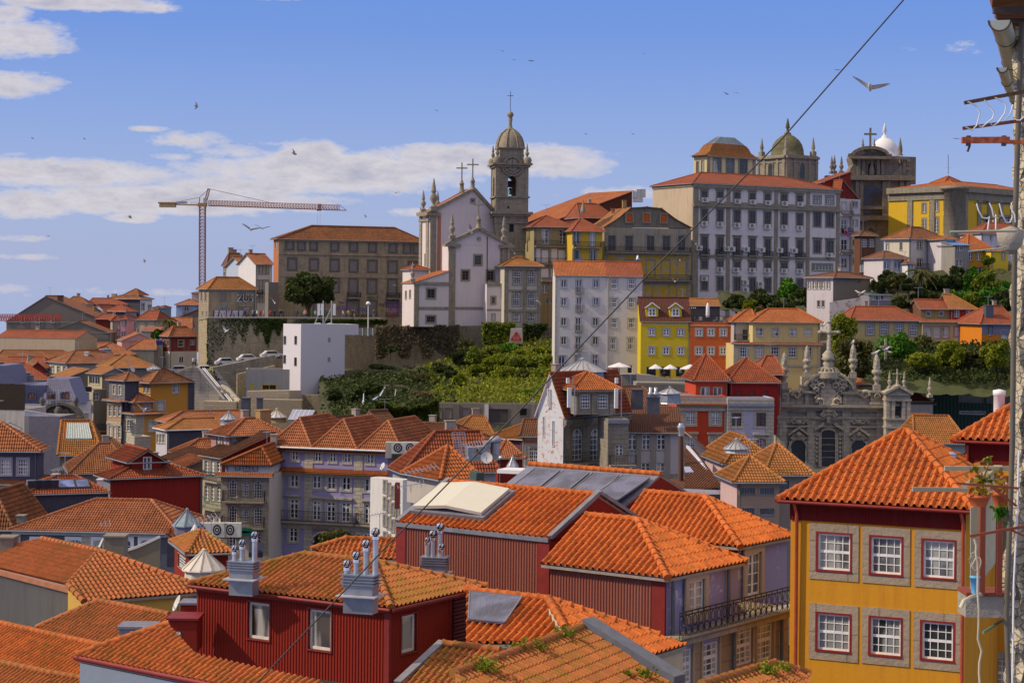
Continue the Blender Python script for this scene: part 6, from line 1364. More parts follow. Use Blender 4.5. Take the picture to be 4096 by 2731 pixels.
h=hs('g4b','white mortared rubble wall block right of the timber galleried house',(395,790,207),14,448,2,1030,lambda:stone('white_rubble',(.30,.26,.2),(.2,.17,.13),.55,.45,(.5,.48,.46),.1,True));h.flat(par=0);h.build()
h=hs('g5','massive yellow and granite block with barred windows and a curved dark corner at the right',(908,472,238),30,1420,('L',560),800,lambda:plaster('prison_yellow',(.66,.42,.03),.2))
h.D=17;h.faces['L']=(h.P0+h.aw*h.D,-h.aw,h.D,h.dir);h.faces['R']=(h.faces['R'][0],h.aw,h.D,-h.dir);h.faces['B']=(h.P0+h.dir*h.W+h.aw*h.D,-h.dir,h.W,-h.aw)
for f in 'FL':h.bandz(f,h.zt-.2,1.2,.9,GRC);h.bandz(f,h.zt-1.6,1.4,.3,GRC)
for u in(1.2,2.6,8.2,12.0,16.5,21):h.pil('F',908,600,1,.3,GRC);O,dr,wd,n=h.faces['F'];cc_=O+dr*u-n*.12;h.extra[-1]=((cc_.x,cc_.y,(h.zb+h.zt)/2),(2.2 if u<4 else 1.3,.35,h.zt-h.zb),GRC,h.th)
for x,y,hh in((1097,548,44),(1215,552,44),(1097,690,90),(1215,690,80)):h.win('F',x,y,44,hh,dict(nc=4,nr=4,mull=False,sw=.3,sur=GRC,glass=GLD))
for x,y,hh in((778,590,56),(838,578,60),(778,705,90),(838,700,90),(700,600,50),(700,710,80)):h.win('L',x,y,18,hh,dict(nc=2,nr=4,sw=.35,sur=GRC,glass=GLD,arch=.3 if y>650 else 0))
for u in(16.5,11,5.5):O,dr,wd,n=h.faces['L'];cc_=O+dr*u-n*.1;h.extra.append(((cc_.x,cc_.y,(h.zb+h.zt)/2),(1.3,.3,h.zt-h.zb),GRC,math.atan2(dr.y,dr.x)))
h.roof('x',1.6,T_NEWF,-.8,7,5,rp=.4,lift=.4);h.build()
mb=MB();c_=h.pt(1.0,1.2,0);mb.lathe(V((c_.x,c_.y,h.zb)),[(2.2,0),(2.2,h.zt-h.zb-.4),(3.0,h.zt-h.zb-.3),(3.0,h.zt-h.zb+.3),(0,h.zt-h.zb+.3)],GRC(),24);mb.build('corner_tower',h.root,c_)
mb=MB();mb.beam(P(852,385,245),P(852,265,245),.12,ZN());tag(mb.build('mast',None,P(852,385,245)),'thin whip mast above the small rooftop house of the yellow block','mast')
h=hs('g5b','small rooftop house with a hipped orange roof on the yellow and granite block',(822,440,250),25,945,('L',755),500,lambda:plaster('prison_yellow',(.66,.42,.03),.2));h.roof('y',1.6,T_NEWF,.5,3,3);h.build()
h=hs('g5c','dusty red roofed house in front of the barred yellow block',(1060,758,222),10,1330,8,830,lambda:plaster('backhouse_white',(.56,.53,.57),.4));h.win('F',1120,790,10,30,SMW);h.roof('x',2.2,T_RED,.3,4,2);h.build()
h=hs('g6','white balconied hillside house with a brown hipped roof',(607,792,191),26,838,('L',452),1060,lambda:plaster('hill_white',(.58,.54,.56),.45,(.15,.14,.13)))
h.fm['L']=CREAM;OW2=dict(nc=2,nr=3,sw=.18,sur=GR,glass=GLD)
for x,y in((672,835),(752,835),(812,845),(672,945),(748,945),(808,945)):h.win('F',x,y,30,50,OW2)
h.win('L',470,845,16,40,C22);h.win('L',555,840,12,50,SMW);h.balcony('F',732,795,888,.7,.8,WH,sp=.25);h.balcony('F',640,830,985,1.0,.9,sp=.3);h.roof('x',2.1,T_OLD,.4,4,4);h.build()
h=hs('g6b','white house end with a stub of tiled roof right of the balconied hillside house',(838,795,189),10,895,6,1050,lambda:plaster('hill_white',(.58,.54,.56),.45,(.15,.14,.13)));h.win('F',868,850,24,60,OW2);h.roof('x',.6,T_OLD,.3);h.build()
h=hs('g7','tumbledown grey shack under a blue sheet roof',(893,830,187),8,982,6,970,lambda:plaster('shack_grey',(.28,.26,.24),.6));h.win('F',925,850,50,34,dict(nc=4,nr=1,sw=.03));h.win('F',920,945,40,40,OW2);h.roof('shed',.9,lambda:plain('blue_sheet',(.08,.22,.5),.6),.2,det=0);h.build()
h=hs('g8','marigold house with paired windows under an orange hipped roof',(980,862,189),8,1120,8,1010,lambda:plaster('marigold',(.60,.28,.02),.15))
for x in(993,1042):h.win('F',x,905,24,44,C22)
h.win('F',1042,985,40,26,C22);h.roof('x',2.7,T_NEWF,.5,4,4);h.build()
h=hs('g8b','canary yellow house end with one slim white window',(1120,868,188),8,1228,7,1000,lambda:plaster('canary',(.72,.50,.04),.1));h.win('F',1198,895,14,48,C22);h.roof('x',.3,T_NEWF,.1);h.build()
h=hs('g9','little white house with two blue framed windows below the rubble block',(448,915,184),10,597,7,1050,lambda:plaster('hill_white',(.58,.54,.56),.45,(.15,.14,.13)))
BF=dict(nc=2,nr=1,frame=WH,sw=.14,sur=GR,glass=lambda:glassmat('sky_pane',(.2,.25,.5)))
h.win('F',464,960,36,46,BF);h.win('F',533,960,38,46,BF);h.roof('x',1.2,T_BRN,.3,2,2);h.build()
h=hs('g9b','small white lean-to with one blue pane beside the balconied hillside house',(597,948,183),10,640,4,1050,WHITE);h.win('F',612,965,26,34,BF);h.roof('x',.5,T_BRN,.2);h.build()
fr('E')
h=hs('g10','long low house with a blank grey concrete gable end below the convent',(1240,1292,181),34,1527,('L',1035),1530,lambda:plaster('blank_concrete',(.25,.22,.185),.4));h.fm['L']=lambda:plaster('hill_white',(.58,.54,.56),.45,(.15,.14,.13))
for x in(1052,1092,1125,1160,1203):h.win('L',x,1352,22,60,dict(nc=2,nr=2,sw=.12,sur=GR,glass=GLD))
for x in(1125,1160):h.win('L',x,1500,18,50,SMW)
h.win('F',1432,1322,34,26,dict(nc=4,nr=1,mull=False,sw=0,glass=GLD,frame=GREY));h.roof('x',.9,T_BRN,.4,5,3);h.build()
fr('G')
wallrun('garden_wall','peeling white garden wall below the blank concrete gable','wall',[(108,1192,176),(190,1178,176),(302,1162,176)],.6,1330,plaster('peeling_white2',(.55,.53,.50),.5,(.2,.17,.13),.4,(.3,.27,.22)))
h=hs('g11','small slate blue annex with a strip of four white windows',(357,1142,177),4,492,5,1230,lambda:plaster('annex_grey',(.24,.23,.26),.3));h.win('F',426,1162,126,34,dict(nc=4,nr=1,sw=.03));h.roof('x',.3,lambda:plain('green_felt',(.05,.10,.07)),.2,0,0,det=0);h.build()
h=hs('g12','pale yellow house with a row of arched granite windows under a sagging red roof',(245,1302,170),3,690,8,1500,lambda:plaster('pale_yellow',(.55,.44,.17),.2))
for x,y in((362,1354),(450,1360),(542,1354),(632,1366)):h.win('F',x,y,44,74,dict(nc=4,nr=4,arch=.15,mull=False,case=False,sash=True,sw=.22,sur=GR,glass=GL,frame=WH,mw=.05))
h.band('F',450,1312,.3,.12,GR);h.roof('x',2.0,T_RED,.4,2,3.5);h.build()
h=hs('g13','butter and white row house with grouped stone framed windows right of the arched windows',(693,1312,170),3,1035,8,1500,lambda:plaster('butter_row',(.52,.44,.22),.2))
for x in(717,779,836):h.win('F',x,1378,38,62,dict(nc=1,nr=2,sw=.22,sur=GR,glass=GLC))
for x in(915,985):h.win('F',x,1374,46,54,dict(nc=3,nr=3,sw=.22,sur=GR,glass=GLC,frame=lambda:plain('grey_frame',(.2,.2,.18))))
z1,z2=h.zt-.3,h.zb;h.bandz('F',(z1+z2)/2,z1-z2,.03,lambda:plaster('violet_white',(.55,.52,.62),.2),a=h.W*.585);h.roof('shed',.35,T_RED,.4,v1=.8);h.flat(par=0);h.build()
h=hs('g13b','ochre attic storey with two tilted windows above the row house',(682,1232,172),3,864,6,1320,lambda:plaster('ochre_attic',(.33,.22,.08),.3));h.fm['L']=lambda:plain('rusty_sheet',(.16,.08,.05));h.win('F',729,1262,30,30,dict(nc=1,nr=1,sw=.1));h.win('F',808,1262,30,30,dict(nc=1,nr=1,sw=.1));h.roof('x',1.4,T_RED,.3,0,0);h.build()
h=hs('g13c','scarlet attic with shuttered windows beneath a bright mossy orange roof',(866,1232,172),3,1020,6,1320,lambda:plaster('scarlet_attic',(.35,.03,.02),.2));h.win('F',905,1262,32,44,dict(nc=2,nr=2,sw=.04,glass=GLC));h.win('F',980,1262,32,44,dict(nc=2,nr=2,sw=.04,glass=GLC));h.roof('x',2.2,T_MOSS,.35,0,3);h.build()
h=hs('g14','orange house with a white balcony door and red roof at the right below the trees',(1062,1326,166),8,1268,8,1520,lambda:plaster('amber_render',(.62,.20,.015),.15));h.win('F',1203,1400,40,70,dict(nc=2,nr=3,sw=.1));h.win('F',1115,1370,20,50,SMW)
h.bandz('F',h.zt-.8,1.4,.05,lambda:plaster('blue_grey_band',(.2,.2,.27),.2));h.roof('x',2.6,T_RED,.4,3,.5);h.chim(1.8,1.5,1.2,.9,h.zt+.6,2.0,lambda:lead);h.build()
# ================= steps, concrete annex, cars =================
fr('I')
CC=lambda:plaster('bare_concrete',(.36,.35,.32),.4);LS=lambda:stone('cream_ashlar',(.58,.48,.34),(.47,.38,.26),1.0,.45,(.3,.24,.17),.15)
h=hs('con','flat roofed grey concrete annex with yellow framed openings beside the white modern house',(592,-40,190),4,955,6,215,CC);YF=dict(nc=2,nr=1,sw=.08,sur=lambda:plain('yellow_frame',(.6,.42,.02)),glass=GLD,frame=lambda:plain('yellow_frame',(.6,.42,.02)))
h.win('F',788,102,118,42,YF);h.win('F',645,98,32,50,dict(shut=1,sw=0,frame=lambda:plain('yellow_frame',(.6,.42,.02))));h.flat(par=.2);h.build()
wallrun('parapet_wall','cream ashlar parapet wall below the concrete annex','wall',[(600,135,183),(780,130,183),(955,128,183),(1058,128,184)],1.5,212,LS())
wallrun('rubble_wall','pale dry stone base wall below the cream parapet','wall',[(735,203,181),(1060,208,181)],2,420,stone('pale_rubble',(.56,.46,.32),(.40,.32,.21),.5,.35,(.2,.16,.1),.2,True))
wallrun('rubble_wall','brown rubble wall under the iron platform of the white modern house','wall',[(1060,165,184),(1300,170,183),(1420,150,183)],2,420,RUBD)
fr('A')
SW=stone('stair_wall',(.58,.53,.44),(.44,.40,.32),.9,.5,(.3,.27,.22),.6)
mb=MB();mb.prism([P(x,y,187)for x,y in((1505,1045),(1662,992),(1702,1010),(1735,1100),(1925,1288),(1925,1520),(1505,1520))],(0,.6,0),SW);mb.beam(P(1700,1006,186.8),P(1928,1286,186.8),.5,WHITE(),.25);mb.beam(P(1505,1040,186.8),P(1665,988,186.8),.5,SW,.25)
tag(mb.build('stair_wall',None,P(1700,1400,187)),'stained pale stone side wall of the long public steps','wall')
root=empty('steps',P(1880,1290,184),'long flight of grey public steps with steel handrails','steps');mb=MB();n=34;a,b=P(1748,1028,192),P(1958,1292,186.5)
for i in range(n):t=i/n;p=a.lerp(b,t);q=a.lerp(b,t+1/n);mb.box(((p.x+q.x)/2+.5,(p.y+q.y)/2,p.z-.4),(3.2,abs(p.y-q.y)+.4,.8),plain('step_stone',(.30,.29,.28),.9)if i%2 else plain('step_stone2',(.20,.195,.19),.9))
mb.build('flight',root,b);mb=MB()
for dx in(-16,0):mb.beam(P(1748+dx,1008,191),P(1890+dx,1178,187.5),.09,WH());mb.beam(P(1930+dx,1225,187),P(1985+dx,1290,185.5),.09,WH())
mb.build('handrail',root,P(1860,1140,188))
wallrun('stair_parapet','pale parapet on the right of the public steps','wall',[(1888,1150,188),(1935,1170,187.5),(2042,1282,186)],.4,1330,SW);wallrun('plinth_wall','cream stone plinth at the foot of the public steps','wall',[(1738,1292,185),(2015,1296,185)],5,1500,LS())
wallrun('ramp_wall','sloping stone ramp wall climbing right behind the public steps','wall',[(1820,1002,196),(1980,972,197),(2150,935,198),(2352,895,199)],1.0,1060,stone('ramp_stone',(.38,.35,.28),(.26,.235,.185),.9,.45,grime=.5,moss=.3));wallrun('ramp_wall','lower mossy ramp wall with a chain of pale studs behind the concrete annex','wall',[(2030,1060,193),(2352,985,194)],1.0,1150,RUB)
def car(x,y,d,rot,col,label):
 p=P(x,y+16,d);root=empty('parked_car',p,label,'car','cars parked on the ramp road');m=plain('car_paint_%02d'%int(col[0]*99),col,.3,spec=.6);X=V((math.cos(rot),math.sin(rot),0));Y=V((-X.y,X.x,0));q=lambda a,b,c:p+X*a+Y*b+V((0,0,c))
 pr_=[(-2.05,.35),(-2.1,.75),(-1.7,.88),(-1.15,1.38),(.45,1.42),(1.05,.95),(1.9,.8),(2.08,.6),(2.05,.35)]
 mb=MB();mb.prism([q(a,-.82,c)for a,c in pr_],Y*1.64,m);mb.build('body',root,p);mb=MB();g_=GLD()
 mb.prism([q(a,-.84,c)for a,c in((-1.35,.93),(-1.0,1.3),(.38,1.33),(.85,.95))],Y*1.68,g_);mb.prism([q(1.08,-.7,.97),q(1.08,.7,.97),q(.5,.66,1.4),q(.5,-.66,1.4)],X*.03,g_);mb.build('windows',root,p)
 for a in(-1.3,1.3):
  for s_ in(-1,1):mb=MB();mb.tube([q(a,s_*.84,.32),q(a,s_*.66,.32)],.32,plain('tyre',(.02,.02,.02)),14);mb.tube([q(a,s_*.86,.32),q(a,s_*.8,.32)],.17,ZN(),10);mb.build('wheel',root,q(a,s_*.75,.32))
for a in((1548,1046,190,.1,(.42,.42,.48),'silver car half hidden behind the stair side wall'),(1765,1042,197,.2,(.66,.66,.66),'white car at the very top of the public steps'),(1942,975,199,.35,(.60,.60,.62),'pale grey car lowest on the ramp road'),(2128,944,200,.35,(.70,.70,.69),'white car midway up the ramp road'),(2330,912,201,.35,(.64,.65,.68),'white car highest on the ramp road')):car(*a)
# ================= people =================
def body(pose):
 me=bpy.data.meshes.new('p');J=dict(pel=(0,0,.95),che=(0,.02,1.3),nec=(0,.02,1.5),hea=(0,.0,1.6),top=(0,0,1.74))
 st=.16 if pose else .04;L=[J['pel'],J['che'],J['nec'],J['hea'],J['top']];E=[(0,1),(1,2),(2,3),(3,4)];R=[.15,.16,.06,.10,.07]
 for s_ in(-1,1):
  k=len(L);f=st*s_;L+=[(s_*.1,0,.88),(s_*.11,-f,.5),(s_*.11,f*-.6+.03,.08),(s_*.12,f*-.6-.12,.04)];R+=[.10,.07,.045,.04];E+=[(0,k),(k,k+1),(k+1,k+2),(k+2,k+3)]
  k=len(L);L+=[(s_*.2,.02,1.42),(s_*.26,f*.7,1.14),(s_*.25,f*.9-.1,.9),(s_*.25,f*.9-.13,.8)];R+=[.065,.05,.035,.03];E+=[(1,k),(k,k+1),(k+1,k+2),(k+2,k+3)]
 me.from_pydata(L,E,[]);ob=bpy.data.objects.new('p',me);COL.objects.link(ob);ob.modifiers.new('s','SKIN');sv=me.skin_vertices[0].data
 for i,r in enumerate(R):sv[i].radius=(r,r*.8)
 sv[0].use_root=True;ss=ob.modifiers.new('b','SUBSURF');ss.levels=1;ss.render_levels=1
 out=bpy.data.meshes.new_from_object(ob.evaluated_get(bpy.context.evaluated_depsgraph_get()));bpy.data.objects.remove(ob);return out
BODY=[body(0),body(1)];skin=plain('skin',(.45,.27,.18),.6)
CLO=dict(black=(.02,.02,.022),navy=(.03,.04,.10),grey=(.2,.2,.21),white=(.6,.6,.6),red=(.38,.03,.03),orange=(.5,.14,.03),yellow=(.5,.42,.05),lime=(.45,.62,.05),beige=(.4,.33,.22),blue=(.06,.12,.3),olive=(.1,.11,.05),brown=(.14,.08,.04))
PM={}
def person(p,top,leg,hair,label,pose=0,rot=0.0,grp='people strolling on the palace terrace'):
 k=(top,leg,hair,pose)
 if k not in PM:
  me=BODY[pose].copy();me.materials.clear()
  for n_,c_ in(('hair_'+hair,CLO[hair]),('skin',None),('top_'+top,CLO[top]),('trousers_'+leg,CLO[leg])):me.materials.append(skin if c_ is None else plain(n_,c_,.8))
  for f in me.polygons:
   c=f.center;f.use_smooth=True;f.material_index=0 if c.z>1.66 or(c.z>1.56 and c.y>.03)else 1 if c.z>1.5 or(c.z<.9 and abs(c.x)>.2)else 2 if c.z>.93 else 3
  PM[k]=me
 o=bpy.data.objects.new('person',PM[k]);COL.objects.link(o);o.location=p;o.rotation_euler=(0,0,rot);return tag(o,label,'person',grp)
fr('B')
for i,(x,top,leg,hair,lab)in enumerate(((628,'black','navy','brown','leftmost person in black by the white graffiti strip'),(655,'olive','black','black','person in olive second from the left by the graffiti'),(697,'grey','navy','brown','person in grey left of the person in white'),(712,'navy','black','black','person in navy close behind the one in grey'),(733,'white','black','black','person in a white top left of the one in red'),(765,'red','black','brown','person in a red top near the blue graffiti door'),(795,'beige','grey','brown','person in beige right of the one in red'),(855,'red','navy','black','person in a red jacket right of the graffiti door'),(890,'black','black','olive','person all in black beside the red jacket'),(932,'navy','black','brown','person in navy left of the tree, first of three'),(950,'black','grey','brown','person in black left of the tree, second of three'),(968,'navy','navy','black','person in dark blue left of the tree, third of three'),(1092,'navy','navy','black','person in navy under the left side of the tree'),(1175,'orange','black','brown','person in a bright orange top under the tree'),(1160,'beige','blue','brown','person in beige next to the orange top'),(1255,'white','grey','brown','person in white just left of the panel antennas'),(1505,'white','blue','black','person in white right of the panel antennas'),(1553,'yellow','grey','brown','person in a yellow top before the palace arch'),(1607,'brown','beige','brown','person in brown beside the palace arch'),(1590,'black','black','black','person in black beside the palace arch'),(1780,'olive','grey','beige','person in olive near the street lamp'))):person(P(x,1292,207)+V((0,0,.05)),top,leg,hair,lab,i%2,i*1.3)
fr('A')
for i,(x,y,top,lab)in enumerate(((1652,1000,'white','left one of two people at the top of the stair side wall'),(1672,1002,'grey','right one of two people at the top of the stair side wall'),(1803,1078,'lime','person in a lime jacket high on the public steps'),(1832,1105,'black','person in black just below the lime jacket'),(1850,1125,'grey','person in grey in the middle of the public steps'),(1868,1170,'navy','person in navy in the middle of the public steps'),(1893,1212,'black','left one of the two people lowest on the public steps'),(1910,1245,'navy','right one of the two people lowest on the public steps'))):person(P(x,y,190 if i>1 else 193),top,'black','brown',lab,1,2+i,'people on the public steps')
fr('M')
for i,(x,top,lab)in enumerate(((1105,'black','waiter in black in the lemon house middle doorway'),(1137,'navy','guest in navy in the lemon house middle doorway'),(1280,'grey','guest in grey before the lemon house right doorway'),(1400,'white','guest in white under the widest parasol'),(1435,'black','guest in black under the widest parasol'))):person(P(x,368,174),top,'black','brown',lab,0,i,'people on the cafe terrace')
# ================= roof clutter =================
def dish(x,y,d,r,rot,label):
 p=P(x,y,d);mb=MB();A=V((math.sin(rot),-math.cos(rot),.45)).normalized();X=A.cross(V((0,0,1))).normalized();Y=X.cross(A);vs=[p];n=16
 for k in(1,2):vs+=[p+A*(.12*r*k*k*.5)+(X*math.cos(t)+Y*math.sin(t))*r*k/2 for t in[i*2*math.pi/n for i in range(n)]]
 fs=[(0,1+i,1+(i+1)%n)for i in range(n)]+[(1+i,1+n+i,1+n+(i+1)%n,1+(i+1)%n)for i in range(n)];mb.grid(vs,fs,plain('dish_grey',(.55,.54,.52),.6),smooth=True);mb.beam(p-V((0,0,r*1.6)),p,.06,ZN());mb.beam(p-Y*r*.8,p+A*r*.9,.03,ZN());tag(mb.build('satellite_dish',None,p),label,'satellite dish')
def yagi(x,y0,y1,d,w,label,n=8,rot=.3):
 a,b=P(x,y1,d),P(x,y0,d);mb=MB();m=plain('aluminium',(.5,.5,.52),.4,.7);mb.beam(a,b,.04,m);X=V((math.cos(rot),math.sin(rot),.15));Y=V((-math.sin(rot),math.cos(rot),0));mb.beam(b-X*w*.5,b+X*w*.5,.035,m)
 for i in range(n):c=b+X*w*(i/(n-1)-.5);l=.22+.2*i/n;mb.beam(c-Y*l-V((0,0,l*.4)),c+Y*l+V((0,0,l*.4)),.022,m)
 tag(mb.build('aerial',None,a),label,'aerial')
fr('L');dish(535,90,118,.4,.3,'white satellite dish behind the ridge of the long red tiled house');dish(932,275,80,.42,.1,'white satellite dish among the machinery on the long red tiled house');dish(68,345,88,.3,-1,'grey dish at the corner of the white street front')
yagi(385,370,520,72,2.2,'large grid aerial above the bright orange roof',9,.5);yagi(300,500,560,70,1.6,'slender yagi aerial left of the bright orange roof',8,.2);yagi(480,770,900,50,1.2,'double aerial rising behind the chrome turbines',9,.6);yagi(820,150,290,82,1.4,'aerial on the machinery deck of the long red tiled house');yagi(40,740,900,76,1.3,'aerial in front of the hotel right end',8,.3)
def ladder(x0,y0,x1,y1,d,label):
 mb=MB();m=plain('aluminium',(.5,.5,.52),.4,.7);a,b=P(x0,y0,d),P(x1,y1,d)
 for s_ in(-.25,.25):mb.beam(a+V((s_,0,0)),b+V((s_,0,0)),.05,m)
 for i in range(12):c=a.lerp(b,i/11);mb.beam(c-V((.25,0,0)),c+V((.25,0,0)),.04,m)
 tag(mb.build('ladder',None,b),label,'ladder')
ladder(675,60,705,285,83,'left aluminium ladder rising above the long red tiled roof');ladder(722,60,735,275,83,'right aluminium ladder rising above the long red tiled roof')
mb=MB();gm_=plain('duct_grey',(.34,.35,.37),.4,.5)
for x,y,w_,h_ in((860,265,180,60),(800,215,70,70),(900,200,90,50),(935,155,40,40),(745,290,60,30)):mb.box(P(x,y,84),(w_*mpp(84),1.4,h_*mpp(84)),gm_,.2)
mb.tube([P(1005,290,84),P(1005,150,84)],.35,gm_,12);mb.lathe(P(1005,150,84),[(.35,0),(.55,.15),(.3,.5),(0,.55)],gm_,12);tag(mb.build('roof_machinery',None,P(860,290,84)),'grey ducts and fan housing on the long red tiled house','machinery')
for k,x in enumerate((212,315)):p=P(x,235,108);o=bpy.data.objects.new('air_conditioner',AC[0]);COL.objects.link(o);o.location=p;o.scale=(1.5,)*3;q=bpy.data.objects.new('fan',AC[1]);COL.objects.link(q);q.parent=o;tag(o,('left','right')[k]+' white fan unit on the dark parapet box right of the hotel roof','air conditioner')
blk=MB();a=P(250,235,110);blk.box(a,(260*mpp(110),1,110*mpp(110)),plain('dark_parapet',(.05,.05,.05)));blk.box(P(115,205,109),(50*mpp(109),1.4,130*mpp(109)),plaster('pale_stone',(.45,.41,.36),.3));tag(blk.build('parapet_box',None,a),'dark parapet box carrying two fan units right of the hotel roof','parapet')
lantern(1150,365,.36,.62,.12,75,'small pointed glass pyramid lantern before the white gable house',None,None,6)
fr('M');mb=MB();mb.tube([P(1285,1450,92),P(1285,880,92)],.2,plain('brown_flue',(.10,.045,.03),.6),14)
root=empty('tall_flue',P(1285,1450,92),'tall brown flue with a steel cowl before the dove grey house','flue');mb.build('pipe',root,P(1285,1450,92));mb=MB();b=P(1285,880,92);mb.lathe(b,[(.21,0),(.21,.4),(.3,.65),(.3,.75),(.2,.95),(.2,1.0),(0,1.0)],plain('galvanised',(.5,.52,.56),.35,.7),14);mb.build('cowl',root,b)
for k,(x,w_,d,y0,y1,lab)in enumerate(((285,34,105,450,625,'left white panel antenna on the old granite house dormer'),(705,30,105,455,632,'right white panel antenna on the old granite house dormer'),(272,26,107,362,410,'small upper left panel antenna on the old granite house'),(708,26,107,360,410,'small upper right panel antenna on the old granite house'))):a,b=P(x,y1,d),P(x,y0,d);mb=MB();mb.box((a+b)/2,(w_*mpp(d),.3,b.z-a.z),WH(),.2);mb.tube([a+V((.5,.3,-.8)),b+V((.5,.3,.2))],.05,ZN(),6);tag(mb.build('panel_antenna',None,a),lab,'antenna')
fr('J');dish(848,425,62,.45,-1.3,'grey satellite dish left of the large square chimney');dish(1488,905,54,.4,-1.2,'pale satellite dish beside the red hutch');yagi(1700,200,480,65,1.6,'rusty mast aerial over the red turret house',8,.5);yagi(880,235,380,66,.5,'thin mast above the large square chimney',3)
fr('H');lantern(1285,275,.95,.55,.2,165,'small grey conical skylight behind the orange house');lantern(885,135,1.1,.1,.8,205,'flat topped zinc drum on the roof left of the orange house');lantern(1912,725,1.0,.85,.6,139,'conical zinc lantern on the tan roof with slate walls');lantern(75,840,1.3,.75,.9,125,'large ribbed conical zinc skylight at the left edge')
yagi(470,460,640,148,2.0,'rusty aerial in front of the blue mansard windows',7,.4);yagi(490,1100,1170,100,1.2,'tilted aerial above the row of roof panels',7,.8);dish(1105,265,185,.5,1,'small pink grey dish on the stained gabled house')
pm_=glassmat('sky_pane2',(.18,.24,.52),.1)
def skyl(h,u,v,w_,l_,rise,label,m=None,kind='x'):
 sl=rise/(h.D/2);q=lambda a,b,e:h.pt(a,b,h.zt+b*sl+e);mb=MB();P4=[q(u,v,.22),q(u+w_,v,.22),q(u+w_,v+l_,.22),q(u,v+l_,.22)];mb.prism(P4,(0,0,-.2),plain('dark_frame',(.05,.05,.055)));mb.face([p_+V((0,0,.01))for p_ in(q(u+.1,v+.1,.22),q(u+w_-.1,v+.1,.22),q(u+w_-.1,v+l_-.1,.22),q(u+.1,v+l_-.1,.22))],m or pm_);o=mb.build('skylight',h.roofob,P4[0]);o['label']=label
h=h21
for u,s_ in((h.W*.40,1.5),(h.W*.62,1.2)):skyl(h,u,.5,s_,1.2,1.25,'sky blue skylight')
for k in range(3):c=h.pt(h.W*(.11+.105*k),.9,h.zt+.75);mb=MB();mb.box(c,(1.25,.5,.8),plain('dark_panel',(.03,.03,.04),.5),h.th);mb.box(c-h.aw*.26,(1.35,.04,.9),plain('rim_white',(.55,.55,.55)),h.th);mb.box(c-h.aw*.29,(1.15,.04,.7),plain('dark_panel',(.03,.03,.04),.5),h.th);tag(mb.build('condenser_unit',None,c),('left','middle','right')[k]+' dark grilled condenser unit on the low red roof with blue skylights','condenser')
h=h23;q=lambda a,b,e:h.pt(a,b,h.zt+b*3.4/(h.D/2)+e);mb=MB();mb.prism([q(.5,1.8,.3),q(h.W-1,1.8,.3),q(h.W-1.5,3.8,.3),q(.5,3.8,.3)],(0,0,-.2),plain('pale_green_pane',(.34,.42,.38),.3))
for i in range(11):t=i/10;mb.beam(q(.5+t*(h.W-1.5),1.8,.33),q(.5+t*(h.W-2),3.8,.33),.05,WH())
mb.build('skylight',h.roofob,q(2,3,0))
cbox(465,1148,1215,50,101,'louvred white shaft above the three condenser units',plain('louvre_white',(.42,.42,.42)),.8);cbox(838,1190,1262,38,101,'pair of white tanks beside the oxblood wall',WH(),.8);cbox(240,300,372,26,158,'left small metal stack on the mansard roof',ZN(),.8);cbox(262,320,392,34,157,'right small metal stack on the mansard roof',ZN(),.8)
cbox(725,125,155,28,199,'white vent box on the hipped roof over the bay windows',WH(),.8);cbox(2060,505,690,60,147,'dark slate clad shaft rising from the long brick red roof',plain('slate_cladding',(.065,.063,.085)),1.2)
fr('I');cbox(595,195,370,66,146,'left grey shaft with a flat cap by the glazed lantern',lead,1.0);cbox(708,195,392,44,146,'right grey shaft with a flat cap by the glazed lantern',lead,1.0);lantern(850,395,1.15,.9,.6,135,'pale faceted glass lantern beside the ochre chimney',plain('pale_glass',(.5,.5,.52),.3),plaster('ochre_chimney',(.38,.24,.10),.6),12)
mb=MB();a,b,c,e=P(942,372,133),P(1125,378,133),P(1172,292,136),P(985,285,136);mb.prism([a,b,c,e],(0,.1,-.15),plain('silver_panel',(.45,.45,.5),.3,.4))
for k in range(1,5):t=k/5;mb.beam(a.lerp(b,t)+V((0,-.02,.02)),e.lerp(c,t)+V((0,-.02,.02)),.05,WH())
for p_ in(a,b):mb.beam(p_,p_-V((0,0,1)),.08,ZN())
tag(mb.build('solar_panel',None,a),'silver tilted solar panel beside the pale faceted lantern','solar panel')
pm2=plain('grey_pipe',(.12,.13,.14));al_=plain('aluminium',(.5,.5,.52),.4,.7)
for key,h in HOUSES.items():
 if not hasattr(h,'apex')or key in('cv','pal','nave','sac','hotel','d6a','d6b','arch','g5','h20d')or h.roofob is None:continue
 A,B=h.apex;r=rnd.random();L=(B-A).length
 if r<.55 and L>1:p=A.lerp(B,rnd.uniform(.1,.9))+h.aw*rnd.uniform(.3,.9);mb=MB();w_=rnd.uniform(.45,.8);mb.box(p+V((0,0,.2)),(w_,.5,1.1),plaster('chimney_render',(.36,.31,.26),.6),h.th);mb.box(p+V((0,0,.8)),(w_+.14,.62,.08),plaster('chimney_render',(.36,.31,.26),.6),h.th);mb.build('chimney',h.roofob,p)
 if r>.35:p=A.lerp(B,rnd.uniform(.1,.9));mb=MB();q=p+V((0,0,rnd.uniform(1.2,2.2)));mb.beam(p,q,.05,al_);a=rnd.uniform(0,3);X=V((math.cos(a),math.sin(a),0));mb.beam(q-X*.7,q+X*.7,.04,al_);[mb.beam(q+X*t-X.cross(V((0,0,1)))*.3,q+X*t+X.cross(V((0,0,1)))*.3,.03,al_)for t in(-.6,-.35,-.1,.15,.4,.65)];mb.build('aerial',h.roofob,p)
 mb=MB();u=.18 if rnd.random()<.5 else h.W-.18;mb.tube([h.pt(u,-.1,h.zt),h.pt(u,-.1,h.zb)],.06,pm2,6);mb.build('downpipe',h.root,h.pt(u,-.1,h.zt))
